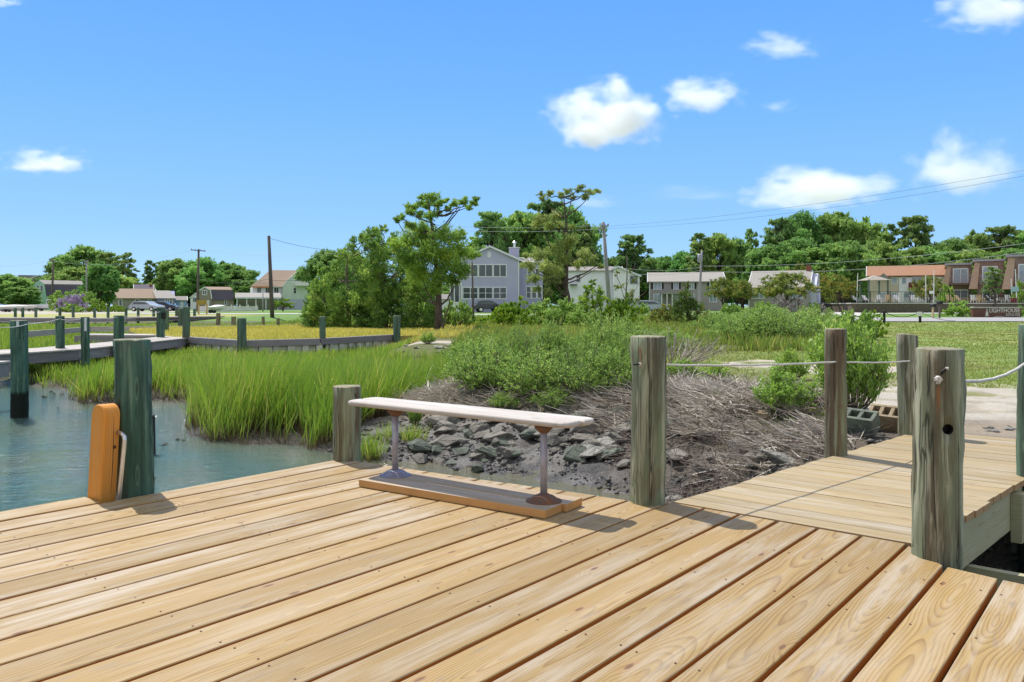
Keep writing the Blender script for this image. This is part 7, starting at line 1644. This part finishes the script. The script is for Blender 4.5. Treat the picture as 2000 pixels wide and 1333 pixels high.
car(98, 118, 0.05, PT['w'], 'white pickup truck parked left of the lilac flowering bush', 5.2, 1.9, pickup=True, name='parked_pickup', cat='pickup')
car(287, 112, -.25, PT['s'], 'silver blue car parked in front of the ranch house', 4.6)
car(318, 118, .1, PT['d'], 'dark car nose behind the silver blue one', 4.3)
car(1268, 92, .1, PT['s'], 'silver car parked beside the grey house', 4.5); car(952, 97, .2, PT['d'], 'dark car under the blue house windows', 3.6)
car(1240, 96, .0, PT['d'], 'dark car left of the silver one by the white house', 4.4)
# boats and trailers in the yard on the left
def boat(px, D_, rz, label, hull, L=6.0, cover=None):
    x = PX(px, D_); t = thing('boat', (x, D_, gz(x, D_)), label, 'boat', 'boats in the yard', rz); t.scale = (.8, .8, .62); secs = []; ns = 9
    vs = []
    for i in range(ns):
        u = i / (ns - 1); wv = 1.05 * math.sin(math.pi * (0.5 + 0.5 * u) ) ** .6 if u < 1 else 0.02; wv = max(wv, .03); zk = .45 + .35 * u ** 3; zt_ = 1.15 + .25 * u ** 2; xx = -L / 2 + L * u
        vs += [(xx, -wv, zt_), (xx, -wv * .75, zk + .12), (xx, 0, zk), (xx, wv * .75, zk + .12), (xx, wv, zt_)]
    fs = [(i * 5 + j, i * 5 + j + 1, (i + 1) * 5 + j + 1, (i + 1) * 5 + j) for i in range(ns - 1) for j in range(4)] + [(0, 4, 3, 2, 1)]
    mb = MB(); mb.add(vs, fs); mb.build('hull', hull, t, smooth=True)
    mb = MB(); vs = []; 
    for i in range(ns):
        a, b_ = [v for v in (mb_v(i, L, ns))]; top = .34 * math.sin(math.pi * min(1, i / (ns - 1) * .9 + .1)); vs += [(a[0], -a[1] - .02, a[2] + .01), (a[0], 0, a[2] + top), (a[0], a[1] + .02, a[2] + .01)]
    fs = [(i * 3 + j, i * 3 + j + 1, (i + 1) * 3 + j + 1, (i + 1) * 3 + j) for i in range(ns - 1) for j in range(2)]
    mb.add(vs, fs); mb.build('cover', cover or M['chairw'], t, smooth=True)
    mb = MB(); mb.bb(-L / 2, L / 2 + .8, -.05, .05, .30, .38); mb.bb(-.8, -.7, -.9, .9, .28, .36); mb.build('trailer_frame', M['metal'], t)
    for s_ in (-1, 1): mb = MB(); mb.tube([(-.75, s_ * .85, .3), (-.75, s_ * 1.05, .3)], .3, 14); mb.build('trailer_wheel', M['black'], t)
    return t
def mb_v(i, L, ns):
    u = i / (ns - 1); wv = max(.03, (1.05 * math.sin(math.pi * (0.5 + 0.5 * u)) ** .6 if u < 1 else .03)); return (( -L / 2 + L * u, wv, 1.15 + .25 * u ** 2), None)
blue_c = simple('blue_tarp', (0.10, 0.18, 0.55), (0.07, 0.13, 0.42), 2, .7); tan_c = simple('tan_tarp', (0.52, 0.45, 0.36), (0.42, 0.36, 0.28), 2, .8)
boat(8, 112, .1, 'boat under a blue tarp at the left edge', M['white'], 6.5, blue_c); boat(42, 116, -.1, 'boat under a pale cover right of the blue tarp', M['white'], 6, tan_c); boat(25, 104, .3, 'low white boat in front of the blue tarp', M['white'], 5, M['chairw'])
boat(70, 118, .15, 'white boat beside the pickup', M['white'], 5, M['white']); boat(425, 92, .1, 'small open boat on a trailer by the picket fence', M['white'], 2.2, M['chairw'])
# wooden frame stand
D = 84.0; h = house('timber_stand', 384, D, 'yellow brown wooden stand with a roof board by the marsh', 'stand', group=None); zb = h.location.z; k = D / F
for a in (2, 18): mb = MB(); mb.bb(a * k, a * k + .2, -.1, .1, 0, ZZ(594)); mb.build('post', M['chairt'], h)
mb = MB(); mb.bb(0, 20 * k, -.16, .16, ZZ(595.5), ZZ(586.5)); mb.build('top_board', simple('ochre_board', (0.36, 0.26, 0.07), (0.28, 0.2, 0.05), 3, .8), h)

# ---------------------------------------------------------------- clouds
t = bpy.data.materials.new('cloud_vapour'); t.use_nodes = True; n_, l_ = t.node_tree.nodes, t.node_tree.links; n_.remove(n_["Principled BSDF"])
tc = n_.new("ShaderNodeTexCoord"); oi = n_.new("ShaderNodeObjectInfo"); ln = n_.new("ShaderNodeVectorMath"); ln.operation = 'LENGTH'; sp = n_.new("ShaderNodeSeparateXYZ"); l_.new(tc.outputs["Object"], sp.inputs[0]); cb = n_.new("ShaderNodeCombineXYZ")
lo = n_.new("ShaderNodeMath"); lo.operation = 'MINIMUM'; l_.new(sp.outputs[2], lo.inputs[0]); lo.inputs[1].default_value = 0.0
zz_ = n_.new("ShaderNodeMath"); zz_.operation = 'MULTIPLY_ADD'; l_.new(lo.outputs[0], zz_.inputs[0]); zz_.inputs[1].default_value = 0.9; l_.new(sp.outputs[2], zz_.inputs[2])
l_.new(sp.outputs[0], cb.inputs[0]); l_.new(sp.outputs[1], cb.inputs[1]); l_.new(zz_.outputs[0], cb.inputs[2]); l_.new(cb.outputs[0], ln.inputs[0])
add = n_.new("ShaderNodeVectorMath"); add.operation = 'ADD'; l_.new(tc.outputs["Object"], add.inputs[0]); mulr = n_.new("ShaderNodeMath"); mulr.operation = 'MULTIPLY'; mulr.inputs[1].default_value = 40; l_.new(oi.outputs["Random"], mulr.inputs[0]); l_.new(mulr.outputs[0], add.inputs[1])
nz = n_.new("ShaderNodeTexNoise"); nz.inputs["Scale"].default_value = 2.1; nz.inputs["Detail"].default_value = 7; nz.inputs["Roughness"].default_value = .58; l_.new(add.outputs[0], nz.inputs["Vector"])
def m_(op, a, b=None):
    q = n_.new("ShaderNodeMath"); q.operation = op
    for i, v in enumerate((a, b)):
        if v is None: continue
        if isinstance(v, (int, float)): q.inputs[i].default_value = v
        else: l_.new(v, q.inputs[i])
    return q.outputs[0]
f = m_('SUBTRACT', m_('SUBTRACT', 1.0, ln.outputs["Value"]), m_('MULTIPLY', m_('SUBTRACT', nz.outputs["Fac"], 0.36), 2.2))
sm = n_.new("ShaderNodeMapRange"); sm.interpolation_type = 'SMOOTHSTEP'; l_.new(f, sm.inputs[0]); sm.inputs[1].default_value = 0.0; sm.inputs[2].default_value = 0.6; sm.inputs[3].default_value = 0.0; sm.inputs[4].default_value = 1.0
den = m_('MULTIPLY', sm.outputs[0], m_('MULTIPLY', oi.outputs["Alpha"], 0.05))
vs_ = n_.new("ShaderNodeVolumeScatter"); vs_.inputs["Color"].default_value = (1, 1, 1, 1); vs_.inputs["Anisotropy"].default_value = .30; l_.new(den, vs_.inputs["Density"]); l_.new(vs_.outputs[0], n_["Material Output"].inputs["Volume"])
M['cloud'] = t
bm = bmesh.new(); bmesh.ops.create_icosphere(bm, subdivisions=3, radius=1.0); cme = bpy.data.meshes.new('cloud'); bm.to_mesh(cme); bm.free(); cme.materials.append(M['cloud'])
CD = 1500.0
for px, py, w, hh, dn, tl, lb in ((1182, 244, 235, 135, 1.1, 0, 'largest white puffy cloud, upper middle right'), (1372, 196, 175, 78, .6, 0, 'softer white cloud right of the largest one'), (1520, 211, 75, 28, .22, 0, 'tiny faint cloud wisp right of the softer cloud'),
        (1530, 96, 160, 48, .35, -6, 'thin wispy cloud high above the faint wisp'), (1592, 378, 290, 100, .6, 0, 'long low cloud just above the high wood'), (1885, 345, 230, 120, .42, 0, 'ragged cloud above the mansard blocks'), (1850, 282, 80, 70, .3, -35, 'small curl rising from the ragged cloud'),
        (85, 324, 170, 58, .6, 0, 'small flat cloud low on the left'), (1950, 22, 240, 100, .65, 0, 'cloud cut off by the top right corner'), (1155, 397, 130, 40, .14, 0, 'faint pinkish cloud beside the browned pine'), (8, 4, 80, 30, .4, 0, 'scrap of cloud in the top left corner'), (1350, 385, 240, 40, .04, 0, 'barely visible veil of cloud above the transformer pole')):
    o = link('cloud', cme, None, P(px, py, CD)); kk = CD / F; o.scale = (w * kk * .64, w * kk * .4, hh * kk * .84); o.rotation_euler.y = math.radians(-tl); o.color = (1, 1, 1, dn); tag(o, lb, 'cloud', 'small clouds in the blue sky')
